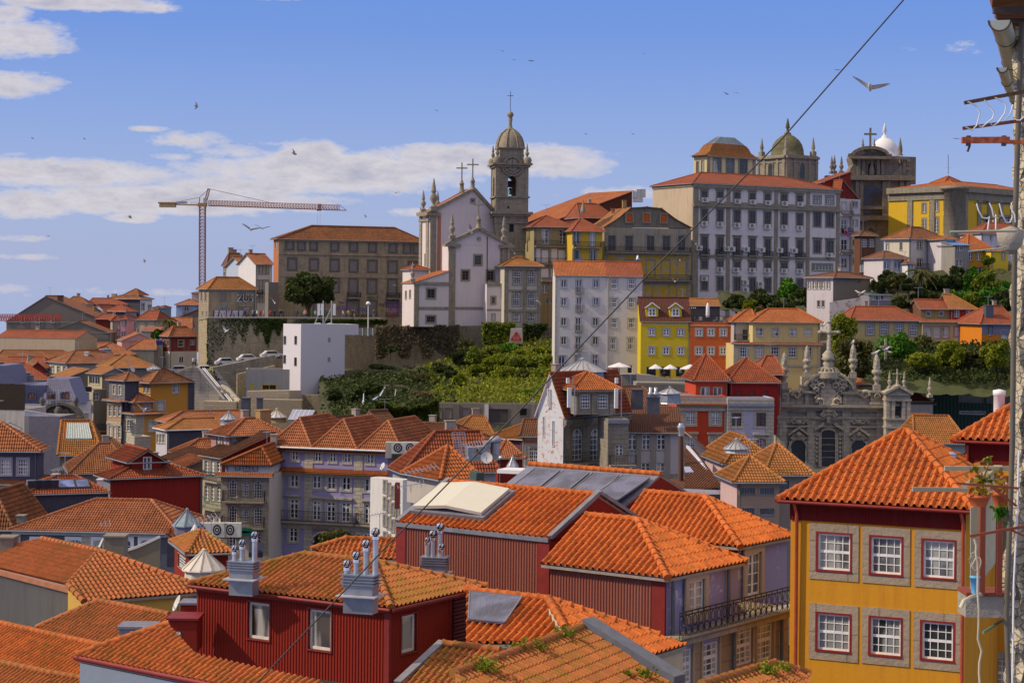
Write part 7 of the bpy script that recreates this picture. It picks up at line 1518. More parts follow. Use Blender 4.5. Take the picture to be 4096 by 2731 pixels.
 # ================= the carved granite church in the middle distance =================
fr('N');dB=146.0
MG=stone('carved_granite',(.52,.46,.36),(.36,.32,.25),1.0,.5,(.2,.17,.13),.45,moss=.12)
croot=empty('baroque_church',P(825,1400,dB),'richly carved grey baroque church facade with crown, cross and flaming urns','church')
def q_(x,y,e=0.0):p=P(x,y,dB);return p-V((0,e,0))
def slabp(mb,pts,dep,e=0.0,m=MG):mb.prism([q_(x,y,e)for x,y in pts],(0,dep,0),m)
def bar(mb,x0,x1,y,h_,e,m=MG):a=q_(x0,y);b=q_(x1,y);mb.box(((a.x+b.x)/2,a.y-e/2+.2,(a.z+b.z)/2),(b.x-a.x,e+.4,h_),m)
def blob(mb,x,y,r,e=.25,rz=None):mb.lathe(q_(x,y,e),[(0,-(rz or r)),(r*.8,-(rz or r)*.6),(r,0),(r*.8,(rz or r)*.6),(0,(rz or r))],MG,8)
def curl(mb,x,y,r,s_=1,e=.35,w=.16,turns=1.6):
 pts=[q_(x,y,e)+V((s_*r*(1-t)*math.cos(t*turns*6.28),0,r*(1-t)*math.sin(t*turns*6.28)))for t in[i/18 for i in range(17)]]
 mb.tube(pts,[w*(1-.6*i/17)for i in range(17)],MG,6)
def arcpts(cx,cy,rx,ry,n=14,a0=math.pi,a1=0):return[(cx+rx*math.cos(a0+(a1-a0)*i/n),cy-ry*math.sin(a0+(a1-a0)*i/n))for i in range(n+1)]
mb=MB()
side=lambda cx:[(cx-68,1400),(cx-66,1270),(cx-72,1245),(cx-62,1225),(cx-60,1205)]+arcpts(cx,1205,45,22,8)+[(cx+60,1205),(cx+62,1225),(cx+72,1245),(cx+66,1270),(cx+68,1400)]
cen=[(742,1400),(742,1130)]+arcpts(807,1130,56,26,8)+[(872,1130),(872,1400)]
slabp(mb,[(395,1420),(395,925),(1268,925),(1268,1420)],3)
for cx in(448,672,948,1215):slabp(mb,[(cx-34,1420),(cx-34,925),(cx+34,925),(cx+34,1420)],.5,.35);slabp(mb,[(cx-24,1420),(cx-24,1060),(cx+24,1060),(cx+24,1420)],.5,.5)
for y,h_,e in((925,.3,1.2),(935,.5,.8),(958,.2,.5),(1015,.25,.6),(1030,.2,.4),(1088,.2,.45)):bar(mb,388,1285,y,h_,e)
slabp(mb,[(500,925),(500,830),(610,815),(1005,815),(1120,840),(1120,925)],1.2);bar(mb,600,705,818,.3,.7);bar(mb,905,1045,824,.3,.7)
fa=arcpts(806,825,198,158,18);slabp(mb,fa,1.0)
for i in range(18):mb.beam(q_(*fa[i],.3),q_(*fa[i+1],.3),1.3,MG,.3)
fb_=arcpts(806,825,178,135,16)
for i in range(16):mb.beam(q_(*fb_[i],.2),q_(*fb_[i+1],.2),.6,MG,.25)
for x in(640,938):slabp(mb,[(x-14,922),(x-14,830),(x+14,830),(x+14,922)],.4,.3)
for s_,x in((-1,555),(1,1092)):
 curl(mb,x,842,.62,s_,.5,.3,1.4);curl(mb,x+38*-s_,828,.4,-s_,.5,.2,1.2);slabp(mb,[(x-45,925),(x-45,870),(x+45,870),(x+45,925)],.8,.1)
for x0,x1,y in((405,512,790),(1125,1240,815)):
 cx=(x0+x1)/2;slabp(mb,[(x0+12,925),(x0+12,y+10),(x1-12,y+10),(x1-12,925)],1.6,.5);bar(mb,x0,x1,y,.25,1.0);bar(mb,x0,x1,905,.3,.9);curl(mb,cx,850,.4,1,.95,.12)
for x0,x1,y in((608,672,700),(965,1035,705)):slabp(mb,[(x0,830),(x0,y),(x1,y),(x1,830)],1.5,-.6)
mb.build('facade',croot,q_(825,1100))
mb=MB()
for cx,pts in((572,side(572)),(1045,side(1045)),(807,cen)):mb.prism([q_(x,y,.03)for x,y in pts],(0,.1,0),glassmat('church_dark',(.02,.02,.03),.25))
for y in(1180,1230,1280,1330):mb.beam(q_(745,y,.06),q_(870,y,.06),.06,MG)
mb.build('doorway',croot,q_(807,1300));mb=MB()
for cx,pts in((572,side(572)),(1045,side(1045)),(807,cen)):
 for a,b in zip(pts[:-1],pts[1:]):mb.beam(q_(*a,.2),q_(*b,.2),.4,MG,.3)
for cx,w,y0,y1 in((572,82,1150,1095),(1043,82,1155,1100)):
 for s_ in(-1,1):mb.beam(q_(cx+s_*w,y0,.4),q_(cx,y1,.4),.9,MG,.28)
 blob(mb,cx,1145,.42,.5);curl(mb,cx-22,1165,.36,-1,.45);curl(mb,cx+22,1165,.36,1,.45);curl(mb,cx-40,1182,.28,-1,.4);curl(mb,cx+40,1182,.28,1,.4)
 curl(mb,cx-38,1050,.42,-1,.4,.16);curl(mb,cx+38,1050,.42,1,.4,.16);blob(mb,cx,1050,.5,.3,.4);curl(mb,cx-72,1048,.3,1,.35);curl(mb,cx+72,1048,.3,-1,.35)
 for k in range(9):curl(mb,cx-70+k*17.5,975,.22,1 if k%2 else-1,.3,.08,1.2)
for s_ in(-1,1):
 mb.beam(q_(807+s_*112,1108,.5),q_(807+s_*40,1062,.5),1.0,MG,.3);curl(mb,807+s_*92,1150,.3,s_,.4);
 for k in range(6):blob(mb,807+s_*92,1185+k*34,.2,.35,.25)
for r_,e in((1.75,.35),(1.35,.55)):mb.prism([q_(802,832,.1)+V((r_*.72*math.cos(t),0,r_*math.sin(t)))for t in[i*math.pi/12 for i in range(24)]],(0,-e,0),MG)
for i in range(18):t=i/18*6.283;curl(mb,802+86*math.cos(t),832-112*math.sin(t),.36,1 if math.cos(t)>0 else-1,.6,.14,1.3)
for s_ in(-1,1):
 for x,y,r in((70,735,.6),(105,745,.5),(50,770,.45),(62,900,.6),(38,940,.55),(26,985,.4),(45,1000,.3),(95,800,.35),(120,775,.35)):curl(mb,806+s_*x,y,r,s_,.7,.2,1.4)
for y,r in((935,.6),(965,.55),(992,.45),(1020,.35),(1045,.28)):blob(mb,804,y,r,.6,.35)
mb.lathe(q_(806,712,.2),[(1.35,0),(1.45,.2),(1.3,.5),(1.45,.8),(1.35,.9)],MG,16)
for i in range(9):t=math.pi*i/8;a=q_(806,698,.2);mb.tube([a+V((1.4*math.cos(t)*k1,-.9*math.sin(t)*k1,k2))for k1,k2 in((1,0),(1.05,.55),(.8,1.0),(.35,1.25),(.1,1.3))],.14,MG,5)
mb.lathe(q_(806,640,.2),[(.9,0),(.6,.3),(.75,.7),(.5,1.1),(.9,1.3),(.7,1.5),(.75,1.9),(.35,2.3),(.3,2.4)],MG,12);mb.build('carving',croot,q_(806,900))
mb=MB();mb.lathe(q_(812,520,.2),[(.42,0),(.28,.4),(.24,3.9),(0,4.0)],MG,10);a=q_(815,350,.2)
for v_ in((-1,0),(1,0),(0,1)):
 mb.tube([a,a+V((v_[0]*1.1,0,v_[1]*1.25))],[.24,.2],MG,8);mb.lathe(a+V((v_[0]*1.15,0,v_[1]*1.3-.25)),[(.0,0),(.3,.1),(.32,.35),(0,.55)],MG,8)
mb.lathe(a-V((0,0,.35)),[(.2,0),(.4,.2),(.4,.5),(.2,.7)],MG,10);mb.build('cross',croot,q_(812,400))
def flame(x,y,s_,nm='flaming_urn'):
 mb=MB();b=q_(x,y,.4);mb.box(b+V((0,0,.4*s_)),(.85*s_,.85*s_,.8*s_),MG)
 mb.lathe(b+V((0,0,.8*s_)),[(.3*s_,0),(.25*s_,.3*s_),(.38*s_,.5*s_),(.55*s_,.8*s_),(.3*s_,1.0*s_),(.32*s_,1.15*s_),(.62*s_,1.4*s_),(.6*s_,1.7*s_),(.35*s_,1.9*s_),(.42*s_,2.1*s_),(.38*s_,2.8*s_),(.2*s_,3.5*s_),(0,3.8*s_)],MG,12)
 for k in range(6):a=k*1.05;mb.tube([b+V((.36*s_*math.cos(a+t),.36*s_*math.sin(a+t),(2.8+1.9*t)*s_))*1 for t in(0,.3,.6)],[.1*s_,.08*s_,.02],MG,5)
 mb.build(nm,croot,b)
flame(460,792,1.02);flame(1182,812,1.05);flame(638,705,.9);flame(998,708,.95)
root=empty('bell_gable',P(1358,1120,144),'small granite bell gable with twin urns and a trefoil cross beside the carved church','bell gable');mb=MB();d_=144
pz=lambda x,y:P(x,y,d_)
for pts in([(1262,1200),(1262,835),(1330,835),(1330,1200)],[(1386,1200),(1386,835),(1452,835),(1452,1200)],[(1330,1200),(1330,1022),(1386,1022),(1386,1200)],[(1330,900),(1342,892),(1358,888),(1374,892),(1386,900),(1386,835),(1330,835)],[(1248,835),(1360,775),(1468,835)]):mb.prism([pz(x,y)for x,y in pts],(0,1.6,0),MG)
for a,b in(((1246,830),(1360,770)),((1360,770),(1470,832))):mb.beam(pz(*a)+V((0,.6,0)),pz(*b)+V((0,.6,0)),2.2,MG,.3)
for y in(838,880,1030,1095):a=pz(1255,y);b=pz(1460,y);mb.box((a+b)/2+V((0,.7,0)),(b.x-a.x,2.0,.22),MG)
for x in(1275,1318,1398,1440):a=pz(x,950);mb.box(a+V((0,0,0)),(.4,.4,2.4),MG)
mb.build('masonry',root,pz(1358,1000))
for x in(1297,1412):urn(pz(x,795)+V((0,.6,0)),.62,MG,root)
mb=MB();b=pz(1357,775)+V((0,.6,0));mb.lathe(b,[(.3,0),(.2,.4),(.12,.8),(.1,1.9)],MG,8);a=b+V((0,0,1.55))
for v_ in((-.45,0),(.45,0),(0,.5)):mb.beam(a,a+V((v_[0],0,v_[1])),.14,MG);mb.lathe(a+V((v_[0],0,v_[1]-.1)),[(0,0),(.16,.1),(0,.22)],MG,6)
mb.build('cross',root,b);mb=MB();mb.lathe(pz(1357,1005)+V((0,.7,0)),[(.4,0),(.33,.2),(.22,.7),(0,1.0)],IRON(),10);mb.box(pz(1357,950)+V((0,.7,0)),(.8,.3,.6),IRON());tag(mb.build('church_bell',None,pz(1357,1000)),'dark bell hanging in the small granite bell gable','bell')
h=hs('nave2','white walled nave with a broad hipped red roof and stone cross behind the carved church',(1045,905,157),0,1630,16,1100,WHITE);h.roof('y',5.6,T_RED,.3,9,0,rp=.37);h.band('F',1500,900,.4,.1,GR);h.build()
mb=MB();b=P(1258,660,160);mb.box(b+V((0,0,.5)),(.9,.9,1.6),MG);mb.box(b+V((0,0,2.9)),(.32,.32,3.4),MG);mb.box(b+V((0,0,3.5)),(1.6,.34,.32),MG);mb.beam(b+V((.3,0,-.2)),P(1632,880,157),.5,MG,.3);mb.build('cross',h.root,b)
h=hs('nv2','low red roofed annex with a small tiled lean-to behind the flaming urns',(1022,755,152),0,1140,4,860,lambda:plaster('orange_annex',(.42,.1,.03),.2));h.roof('shed',.4,T_NEWF,.2);h.build()
h=hs('nv3','low red tiled sacristy roof below the white nave wall',(1462,1062,146),3,1680,5,1200,GRL);h.roof('shed',1.0,T_RED,.2);h.build()
h=hs('nv4','long tan mossy roofed house behind the big orange tiled roof at right',(1500,1222,118),2,1890,8,1400,lambda:plaster('teal_grey',(.28,.32,.3),.2));h.roof('x',2.6,T_MOSS,.3,1,1);h.build()
h=hs('shed','long dark green corrugated shed with a grey ribbed roof on the right',(1612,812,162),-4,2320,7,1120,lambda:plain('green_sheet',(.02,.05,.04),.7));h.corr=(.5,.05,'F')
GS=dict(nc=1,nr=1,sw=.08,glass=lambda:glassmat('shed_glass',(.05,.055,.06),.2),frame=lambda:plain('rose_grey',(.22,.19,.19)),sur=lambda:plain('rose_grey',(.22,.19,.19)))
h.win('F',1930,870,190,58,GS);h.win('F',2148,874,190,58,GS);h.win('F',1940,980,200,22,dict(nc=1,nr=1,sw=.1,glass=GLD));h.roof('shed',1.2,lambda:plain('grey_ribbed',(.12,.13,.12),.6),.3,det=1);h.build()
fr('N');mb=MB();p=P(1605,860,150);
urn(p,.75,MG,None)
for o in[o for o in bpy.data.objects if o.name.startswith('urn_finial')and o.parent is None]:tag(o,'lone stone urn finial at the right corner of the nave roof','urn')
# ================= ground, slopes =================
GRD=groundmat('town_ground',(.10,.09,.07),(.14,.12,.09),(.05,.06,.03),.15)
cps=[]
for h in HOUSES.values():c=h.pt(h.W/2,h.D/2,0);cps.append((c.x,c.y,h.zb-1.0))
for x,y,z in((-40,30,-30),(0,30,-30),(40,30,-30),(0,60,-30),(30,70,-28),(-60,80,-34),(0,95,-32),(-150,150,-45),(200,150,-30)):cps.append((x,y,z))
cp=np.array(cps)
def gz(x,y):
 d2=(cp[:,0]-x)**2+(cp[:,1]-y)**2+30;w=1/d2**1.6;z=float((w*cp[:,2]).sum()/w.sum())
 r=math.hypot(x,y);t=min(1,max(0,(r-430)/260));t=t*t*(3-2*t)
 z=min(z-6,-36+max(0,y-250)*.35)
 return z*(1-t)+(-34-(r-430)*.032)*t
ys=[-30,0,20]+list(range(40,520,10))+[560,620,700,850,1000,1300,1700,2300,3200,4200]
vs=[];fs=[];nx=61
for y in ys:
 wd=70+max(0,y)*.75
 for i in range(nx):x=(i/(nx-1)*2-1)*wd;vs.append((x,y,gz(x,y)))
for j in range(len(ys)-1):
 for i in range(nx-1):a=j*nx+i;fs.append((a,a+1,a+nx+1,a+nx))
mb=MB();mb.grid(vs,fs,GRD,smooth=True);struct(mb.build('ground'))
def patch(name,rows,m,n=26,amp=.5,nm=None):
 """terrain through rows of (x,y,d) crop points, roughened"""
 R=[[P(*p)for p in r]for r in rows];vs=[];rr=random.Random(len(name)+len(rows))
 def interp(r,t):k=t*(len(r)-1);i=min(int(k),len(r)-2);return r[i].lerp(r[i+1],k-i)
 J=(len(R)-1)*7;
 for j in range(J+1):
  k=j/7;i0=min(int(k),len(R)-2)
  for i in range(n*2+1):t=i/(n*2);p=interp(R[i0],t).lerp(interp(R[i0+1],t),k-i0);vs.append(p+V((rr.uniform(-1,1)*amp*.5,rr.uniform(-1,1)*amp,rr.uniform(-.6,1)*amp)))
 N=n*2+1;fs=[(j*N+i,j*N+i+1,(j+1)*N+i+1,(j+1)*N+i)for j in range(J)for i in range(N-1)]
 mb=MB();mb.grid(vs,fs,m,smooth=True);o=struct(mb.build(name));return vs,N
SOIL=groundmat('hill_soil',(.035,.05,.012),(.06,.06,.02),(.10,.085,.05),.35)
GRS=groundmat('hill_grass',(.05,.07,.012),(.07,.08,.02),(.045,.05,.02),.5)
fr('T')
hA,NA=patch('hillside',[[(-60,470,196),(600,440,197),(1200,380,197),(1800,180,197),(2280,150,196)],[(-60,620,186),(600,560,187),(1200,520,187),(1800,400,186),(2280,400,186)],[(-60,760,172),(600,740,172),(1300,650,174),(1800,600,174),(2280,600,174)],[(-60,1010,150),(700,850,154),(1300,790,154),(1800,800,154),(2280,800,154)],[(-60,1300,140),(700,1300,142),(1300,1250,144),(1800,1250,144),(2280,1250,144)]],SOIL,30,.7)
wallrun('stone_wall','low weathered stone wall crossing the grassy slope','wall',[(1350,575,176),(1450,545,176),(1800,560,176),(2130,590,176)],1.2,690,RUBD)
wallrun('stone_wall','short broken terrace wall on the dark slope left of the grass','wall',[(520,590,178),(700,600,178),(930,600,178)],1.0,690,RUBD)
ruin=hs('ruin','roofless grey concrete ruin with boarded openings at the foot of the slope',(1068,778,149),-1,2140,2,1200,lambda:plaster('ruin_concrete',(.24,.21,.17),.8))
for x in(1122,1218,1395,1498):ruin.win('F',x,872,64,96,dict(shut=1,frame=lambda:plaster('board_pale',(.30,.27,.22),.5),sw=.1,sur=GREY))
ruin.win('F',1965,860,70,70,dict(shut=1,frame=DARK,sw=.1,sur=GREY));ruin.win('F',1720,900,190,140,dict(shut=1,frame=lambda:plaster('board_dark',(.09,.08,.07),.5),sw=.1,sur=GREY))
ruin.pil('F',1300,900,.8,.2,GREY);ruin.pil('F',1600,900,.5,.2,WHITE);ruin.flat(par=.1);ruin.build()
fr('G')
patch('right_hillside',[[(430,1010,196),(700,1000,192),(1000,960,192),(1280,940,192)],[(400,1080,186),(700,1080,184),(1000,1060,184),(1280,1040,184)],[(330,1260,176),(700,1240,176),(1000,1220,176),(1280,1200,176)]],SOIL,16,.6)
patch('garden_slope',[[(300,1420,166),(700,1440,167),(1040,1460,167),(1290,1480,165)],[(300,1600,158),(700,1620,158),(1040,1640,160),(1290,1640,160)],[(300,1760,150),(700,1760,150),(1040,1780,152),(1290,1780,152)]],GRS,14,.3)
fr('E');patch('convent_slope',[[(330,1400,208),(700,1440,206),(1100,1460,204)],[(330,1560,192),(700,1580,192),(1100,1620,186)]],SOIL,12,.5)
fr('B');patch('palace_terrace',[[(280,1275,214),(900,1300,216),(2200,1310,216)],[(280,1300,203),(900,1300,204),(1900,1305,206)]],plain('terrace_paving',(.25,.23,.20),.9),10,.01)
# ================= trees and shrubs =================
L1=leafmat('leaf_yellowgreen',(.15,.20,.012),(.30,.31,.02),(.07,.10,.01))
L2=leafmat('leaf_bright',(.05,.17,.012),(.12,.28,.02),(.02,.055,.01))
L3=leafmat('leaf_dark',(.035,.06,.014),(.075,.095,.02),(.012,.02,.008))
L4=leafmat('leaf_olive',(.08,.09,.02),(.13,.12,.03),(.04,.04,.015))
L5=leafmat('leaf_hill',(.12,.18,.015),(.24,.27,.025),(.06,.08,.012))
LI=leafmat('leaf_ivy',(.05,.09,.015),(.10,.14,.02),(.02,.035,.01))
LB=leafmat('leaf_dry',(.16,.12,.05),(.24,.18,.08),(.08,.07,.03))
BARK=plain('bark',(.09,.07,.05),.9)
rg=np.random.default_rng(5)
def quads(mb,C,size,m,flat=0.0):
 """one small leaf-cluster quad at every point of C"""
 n=len(C);A=rg.normal(size=(n,3));A[:,2]*=1-flat;A/=np.linalg.norm(A,axis=1)[:,None]+1e-9
 B=np.cross(A,rg.normal(size=(n,3)));B/=np.linalg.norm(B,axis=1)[:,None]+1e-9;Cc=np.cross(A,B)
 s_=(size*rg.uniform(.6,1.3,n))[:,None]
 P4=np.stack([C-B*s_-Cc*s_*.6,C+B*s_-Cc*s_*.6,C+B*s_+Cc*s_*.6,C-B*s_+Cc*s_*.6],1).reshape(-1,3)
 b=len(mb.v);mb.v.extend(map(tuple,P4));k=mb.mat(m)
 for i in range(n):j=b+i*4;mb.f.append((j,j+1,j+2,j+3))
 mb.mi+=[k]*n;mb.sm+=[False]*n;mb.uv+=[(0,0)]*(4*n)
def crownpts(c,rx,ry,rz,n,clumps=22,cs=.34,hollow=.55):
 K=rg.normal(size=(clumps,3));K/=np.linalg.norm(K,axis=1)[:,None];K*=rg.uniform(hollow,.92,(clumps,1));K[:,2]=np.where(K[:,2]<-.45,K[:,2]*.5,K[:,2])
 i=rg.integers(0,clumps,n);g_=rg.normal(size=(n,3));g_/=np.linalg.norm(g_,axis=1)[:,None];g_*=(rg.uniform(.35,1,(n,1))**.5)*cs*rg.uniform(.6,1.25,clumps)[i][:,None]
 return(K[i]+g_)*np.array([rx,ry,rz])+np.array(tuple(c))
def tree(x,yb,yt,wpx,d,m,label,n=2600,size=.2,trunk=.25,cat='tree',name='tree',group=None,clumps=22,asp=.9,hollow=.5,cs=.36):
 b=P(x,yb,d);t=P(x,yt,d);H_=t.z-b.z;rx=wpx/2*mpp(d);cz=b.z+H_*(trunk+(1-trunk)/2);rz=H_*(1-trunk)/2
 root=empty(name,b,label,cat,group);c=V((b.x,b.y,cz));mb=MB();quads(mb,crownpts(c,rx*.98,rx*asp,rz*.92,n,clumps,cs,hollow),size,m);mb.build('crown',root,c)
 mb=MB();r_=max(.12,rx*.06);mb.tube([b-V((0,0,1)),b+V((.1,0,H_*trunk)),c],[r_*1.4,r_,r_*.5],BARK,7)
 for k in range(6):a=k*1.05+rnd.random();mb.tube([b+V((0,0,H_*trunk*rnd.uniform(.7,1.1))),c+V((rx*.35*math.cos(a),rx*.35*math.sin(a),rz*-.1)),c+V((rx*.6*math.cos(a),rx*.6*math.sin(a),rz*.35))],[r_*.6,r_*.35,r_*.1],BARK,5)
 mb.build('trunk',root,b);return root
fr('B')
tree(1195,1290,850,470,209,L3,'large dark rounded tree on the terrace in front of the derelict palace',9000,.26,.16,clumps=46,hollow=.62,cs=.3)
fr('N')
tree(950,760,140,300,158,L1,'tall airy yellow green tree behind the cross of the carved church',6000,.2,.1,clumps=34,cs=.3,hollow=.35)
tree(1010,800,380,340,152,L4,'broad dark olive tree behind the flaming urns',6000,.2,.1,clumps=30)
tree(1335,740,345,310,162,L2,'vivid green rounded tree right of the olive tree',6500,.2,.14,clumps=30,hollow=.6)
tree(1590,660,360,270,165,L4,'dull dark green domed tree between the vivid green tree and the garden trees',5000,.2,.1,clumps=26,hollow=.6)
tree(1555,735,500,275,156,L1,'low clipped yellow green mushroom shaped tree',5500,.15,.32,clumps=40,hollow=.75,cs=.25)
tree(1780,745,385,215,158,L1,'pointed yellow green garden tree right of the mushroom shaped tree',4500,.19,.2,clumps=24,asp=1)
tree(1965,740,465,190,158,L4,'smaller olive green garden tree between two pointed ones',3500,.18,.25,clumps=20)
tree(2125,745,390,235,156,L1,'large yellow green garden tree at the right beside the stone wall edge',5000,.19,.22,clumps=26)
tree(1660,760,560,200,160,L4,'dark low shrub tree behind the mushroom shaped tree',2500,.2,.1,clumps=16)
fr('E')
for x,yb,yt,w_,d,m,lab in((480,1590,1420,190,196,L3,'dark bush at the left foot of the convent slope'),(580,1580,1465,110,190,L1,'small yellow green bush below the convent'),(700,1600,1395,260,196,L3,'wide dark bush below the middle of the convent'),(905,1560,1290,190,202,L2,'tall leafy shrub climbing the convent wall'),(1000,1600,1350,210,198,L3,'dense dark green shrub left of the blank concrete gable'),(830,1600,1420,220,192,L3,'low dark thicket beneath the tall leafy shrub'),(660,1620,1480,60,188,LB,'dry plumed grass clump below the convent')):
 tree(x,yb,yt,w_,d,m,lab,2600,.22,.05,clumps=18,cat='shrub',name='shrub')
fr('G')
k=0
for x,yb,yt,w_,d,m in((470,1120,985,120,182,L3),(530,1130,1010,140,180,L4),(600,1130,1040,120,179,L3),(420,1150,1040,110,178,L3),(760,1160,1020,150,182,L3),(850,1170,1000,160,181,L3),(930,1180,960,170,182,L3),(1020,1180,960,170,181,L2),(1110,1190,975,170,180,L5),(1190,1200,1010,150,179,L2),(1080,1260,1090,200,176,L2),(1200,1280,1110,170,175,L3),(880,1230,1110,190,177,L2),(980,1240,1120,160,176,L5),(780,1220,1130,150,178,L3),(690,1200,1100,130,179,L3),(560,1240,1160,120,175,L3),(1100,960,900,70,186,L5)):
 k+=1;tree(x,yb,yt,w_,d,m,['dark green','olive','deep green','bottle green','shaded green','blackish green','large dark','bright green','yellowish green','fresh green','low bright green','low dark','spreading green','spreading yellowish','small dark','round shaded','lowest dark','small roadside'][k-1]+' shrub on the overgrown slope below the hillside houses',2600,.22,.03,clumps=16,cat='shrub',name='shrub',asp=.7)
def palm(x,yt,yb,d,r,label,n=30):
 b=P(x,yb,d);t=P(x,yt,d);root=empty('palm_tree',b,label,'palm tree');mb=MB();mb.tube([b,b.lerp(t,.5)+V((.15,0,0)),t],[.3,.24,.26],BARK,8);mb.build('trunk',root,b);mb=MB()
 for k in range(n):
  a=k*2.4;e=rnd.uniform(-.2,1.1);L=r*rnd.uniform(.8,1.1);pr=None
  for i in range(7):
   f=i/6;p=t+V((math.cos(a)*L*f*math.cos(e*.6),math.sin(a)*L*f*math.cos(e*.6),L*(math.sin(e)*f-.75*f*f)))
   if pr is not None:
    sd_=V((-math.sin(a),math.cos(a),0))*.28*(1-f*.7);mb.face([pr-sd_,p-sd_*.8-V((0,0,.2)),p,pr],L4);mb.face([pr,p,p+sd_*.8-V((0,0,.2)),pr+sd_],L4)
   pr=p
 mb.build('crown',root,t)
fr('A');palm(1440,610,700,243,2.6,'palm tree standing among the roofs left of the red and cream tower house')
fr('G');palm(672,1010,1150,181,3.0,'dark palm tree on the slope below the white hillside house')
fr('A');tree(1352,770,680,120,236,L3,'dark bush beside the palm among the roofs',1600,.22,.05,cat='shrub',name='shrub');tree(1350,770,695,50,233,L2,'small bright green bush in front of the dark one by the palm',700,.18,.05,cat='shrub',name='shrub')
fr('K');tree(1195,290,115,290,92,L4,'grey green olive tree hiding the hotel entrance',5200,.10,.1,clumps=26,hollow=.4)
def scatter(name,label,cat,pts,size,m,kind=None,flat=0.0,group=None):
 mb=MB();quads(mb,np.array(pts),size,m,flat);c=np.array(pts).mean(0);return tag(mb.build(name,None,V(c)),label,cat,group,kind)
def onwall(x0,y0,x1,y1,d0,d1,n,dens,off=.35,col=9):
 out=[]
 for i in range(n):
  fx_=rnd.random();x=x0+(x1-x0)*fx_;t=rnd.random()**(1.6-.8*dens(fx_));
  if t>dens(fx_)*(1+.3*rnd.random()):continue
  out.append(tuple(P(x,y0+(y1-y0)*t,d0+(d1-d0)*fx_)-V((0,off*rnd.uniform(.3,1.6),0))))
 return out
fr('B')
scatter('ivy','curtains of green ivy hanging down the rubble wall below the palace terrace','ivy',onwall(290,1288,1000,1700,202.3,204,15000,lambda f:.28+.5*max(0,1-f*2.6)+.22*math.sin(f*31)*math.sin(f*13+1))+onwall(970,1292,1900,1345,204.3,206.5,2500,lambda f:.7),.17,LI,'stuff')
fr('T')
scatter('ivy','dry brown creeper curtain over the dark wall under the church','ivy',onwall(500,0,1330,330,198.3,198.3,7000,lambda f:.75+.3*math.sin(f*23)),.16,leafmat('leaf_brown',(.15,.115,.065),(.21,.16,.09),(.09,.08,.04)),'stuff')
scatter('ivy','fresh green ivy mound against the wall right of the dry creeper','ivy',onwall(1560,-25,1880,330,197.5,197.5,6000,lambda f:.45+.6*math.sin(3.1*f),1.4),.2,L5,'stuff')
scatter('ivy','dark green ivy patch between the painted doorway and the pearl white house','ivy',onwall(1965,-10,2200,230,197,197,4500,lambda f:.6+.4*math.sin(5*f),1.0),.18,L3,'stuff')
def hedge(x0,x1,ytop,ybot,d,n,th_=2.2):
 out=[]
 for i in range(n):
  f=rnd.random();x=x0+(x1-x0)*f;yt=ytop(f);r=rnd.random()
  p=P(x,yt+(ybot-yt)*(rnd.random()if r<.7 else rnd.random()*.06),d);out.append((p.x,p.y-(th_*rnd.random()**.3 if r>=.7 else rnd.uniform(-.3,.5))+0,p.z))
 return out
scatter('ivy_hedge','thick sunlit ivy hedge covering the left part of the concrete ruin','hedge',hedge(495,1125,lambda f:735+75*math.sin(f*3.1)+12*math.sin(f*25),1010,147,17000),.16,leafmat('leaf_hedge',(.06,.11,.012),(.17,.19,.03),(.03,.045,.01)),'stuff')
def slope_pts(n,x0,x1,f0,f1,hh):
 out=[]
 J=len(hA)//NA-1
 for i in range(n):
  u=rnd.uniform(x0,x1)*(NA-1);v=rnd.uniform(f0,f1)*J;a=hA[int(v)*NA+int(u)];b=hA[min(int(v)+1,J)*NA+min(int(u)+1,NA-1)];t=rnd.random();s_=rnd.random()
  out.append((a[0]+(b[0]-a[0])*t,a[1]+(b[1]-a[1])*s_,a[2]+(b[2]-a[2])*s_+rnd.random()**2*hh))
 return out
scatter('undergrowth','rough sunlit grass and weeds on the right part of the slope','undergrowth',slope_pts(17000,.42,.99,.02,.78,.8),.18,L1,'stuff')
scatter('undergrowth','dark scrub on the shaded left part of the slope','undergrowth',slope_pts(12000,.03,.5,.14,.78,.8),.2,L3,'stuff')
k=0
names_=['high','leafy','rounded','tangled','bright','dense','sprawling','yellowish','ragged','tufted','low','spiky','pale','broad','small','bushy','mossy','wild','arching','feathery','shaggy','dull','dusty','scruffy','deep green','tiny','matted','trailing']
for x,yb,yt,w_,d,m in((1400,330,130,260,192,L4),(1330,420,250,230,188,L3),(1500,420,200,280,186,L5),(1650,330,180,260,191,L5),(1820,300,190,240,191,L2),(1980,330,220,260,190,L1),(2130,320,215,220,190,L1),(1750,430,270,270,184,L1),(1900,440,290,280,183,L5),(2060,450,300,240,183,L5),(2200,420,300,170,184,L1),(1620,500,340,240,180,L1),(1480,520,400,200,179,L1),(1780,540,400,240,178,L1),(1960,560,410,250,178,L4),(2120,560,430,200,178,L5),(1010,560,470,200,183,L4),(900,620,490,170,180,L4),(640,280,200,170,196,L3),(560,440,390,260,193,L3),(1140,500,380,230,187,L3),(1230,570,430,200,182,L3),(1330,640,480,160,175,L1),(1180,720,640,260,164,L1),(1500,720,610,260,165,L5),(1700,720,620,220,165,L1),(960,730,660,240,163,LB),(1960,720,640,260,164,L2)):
 k+=1;tree(x,yb,yt,w_,d,m,names_[k-1]+(' shrub in the sun on the slope below the church' if x>1250 else ' shrub on the shaded part of the slope below the church'),1500,.2,.02,clumps=14,cat='shrub',name='shrub',asp=.8,cs=.42,hollow=.35)
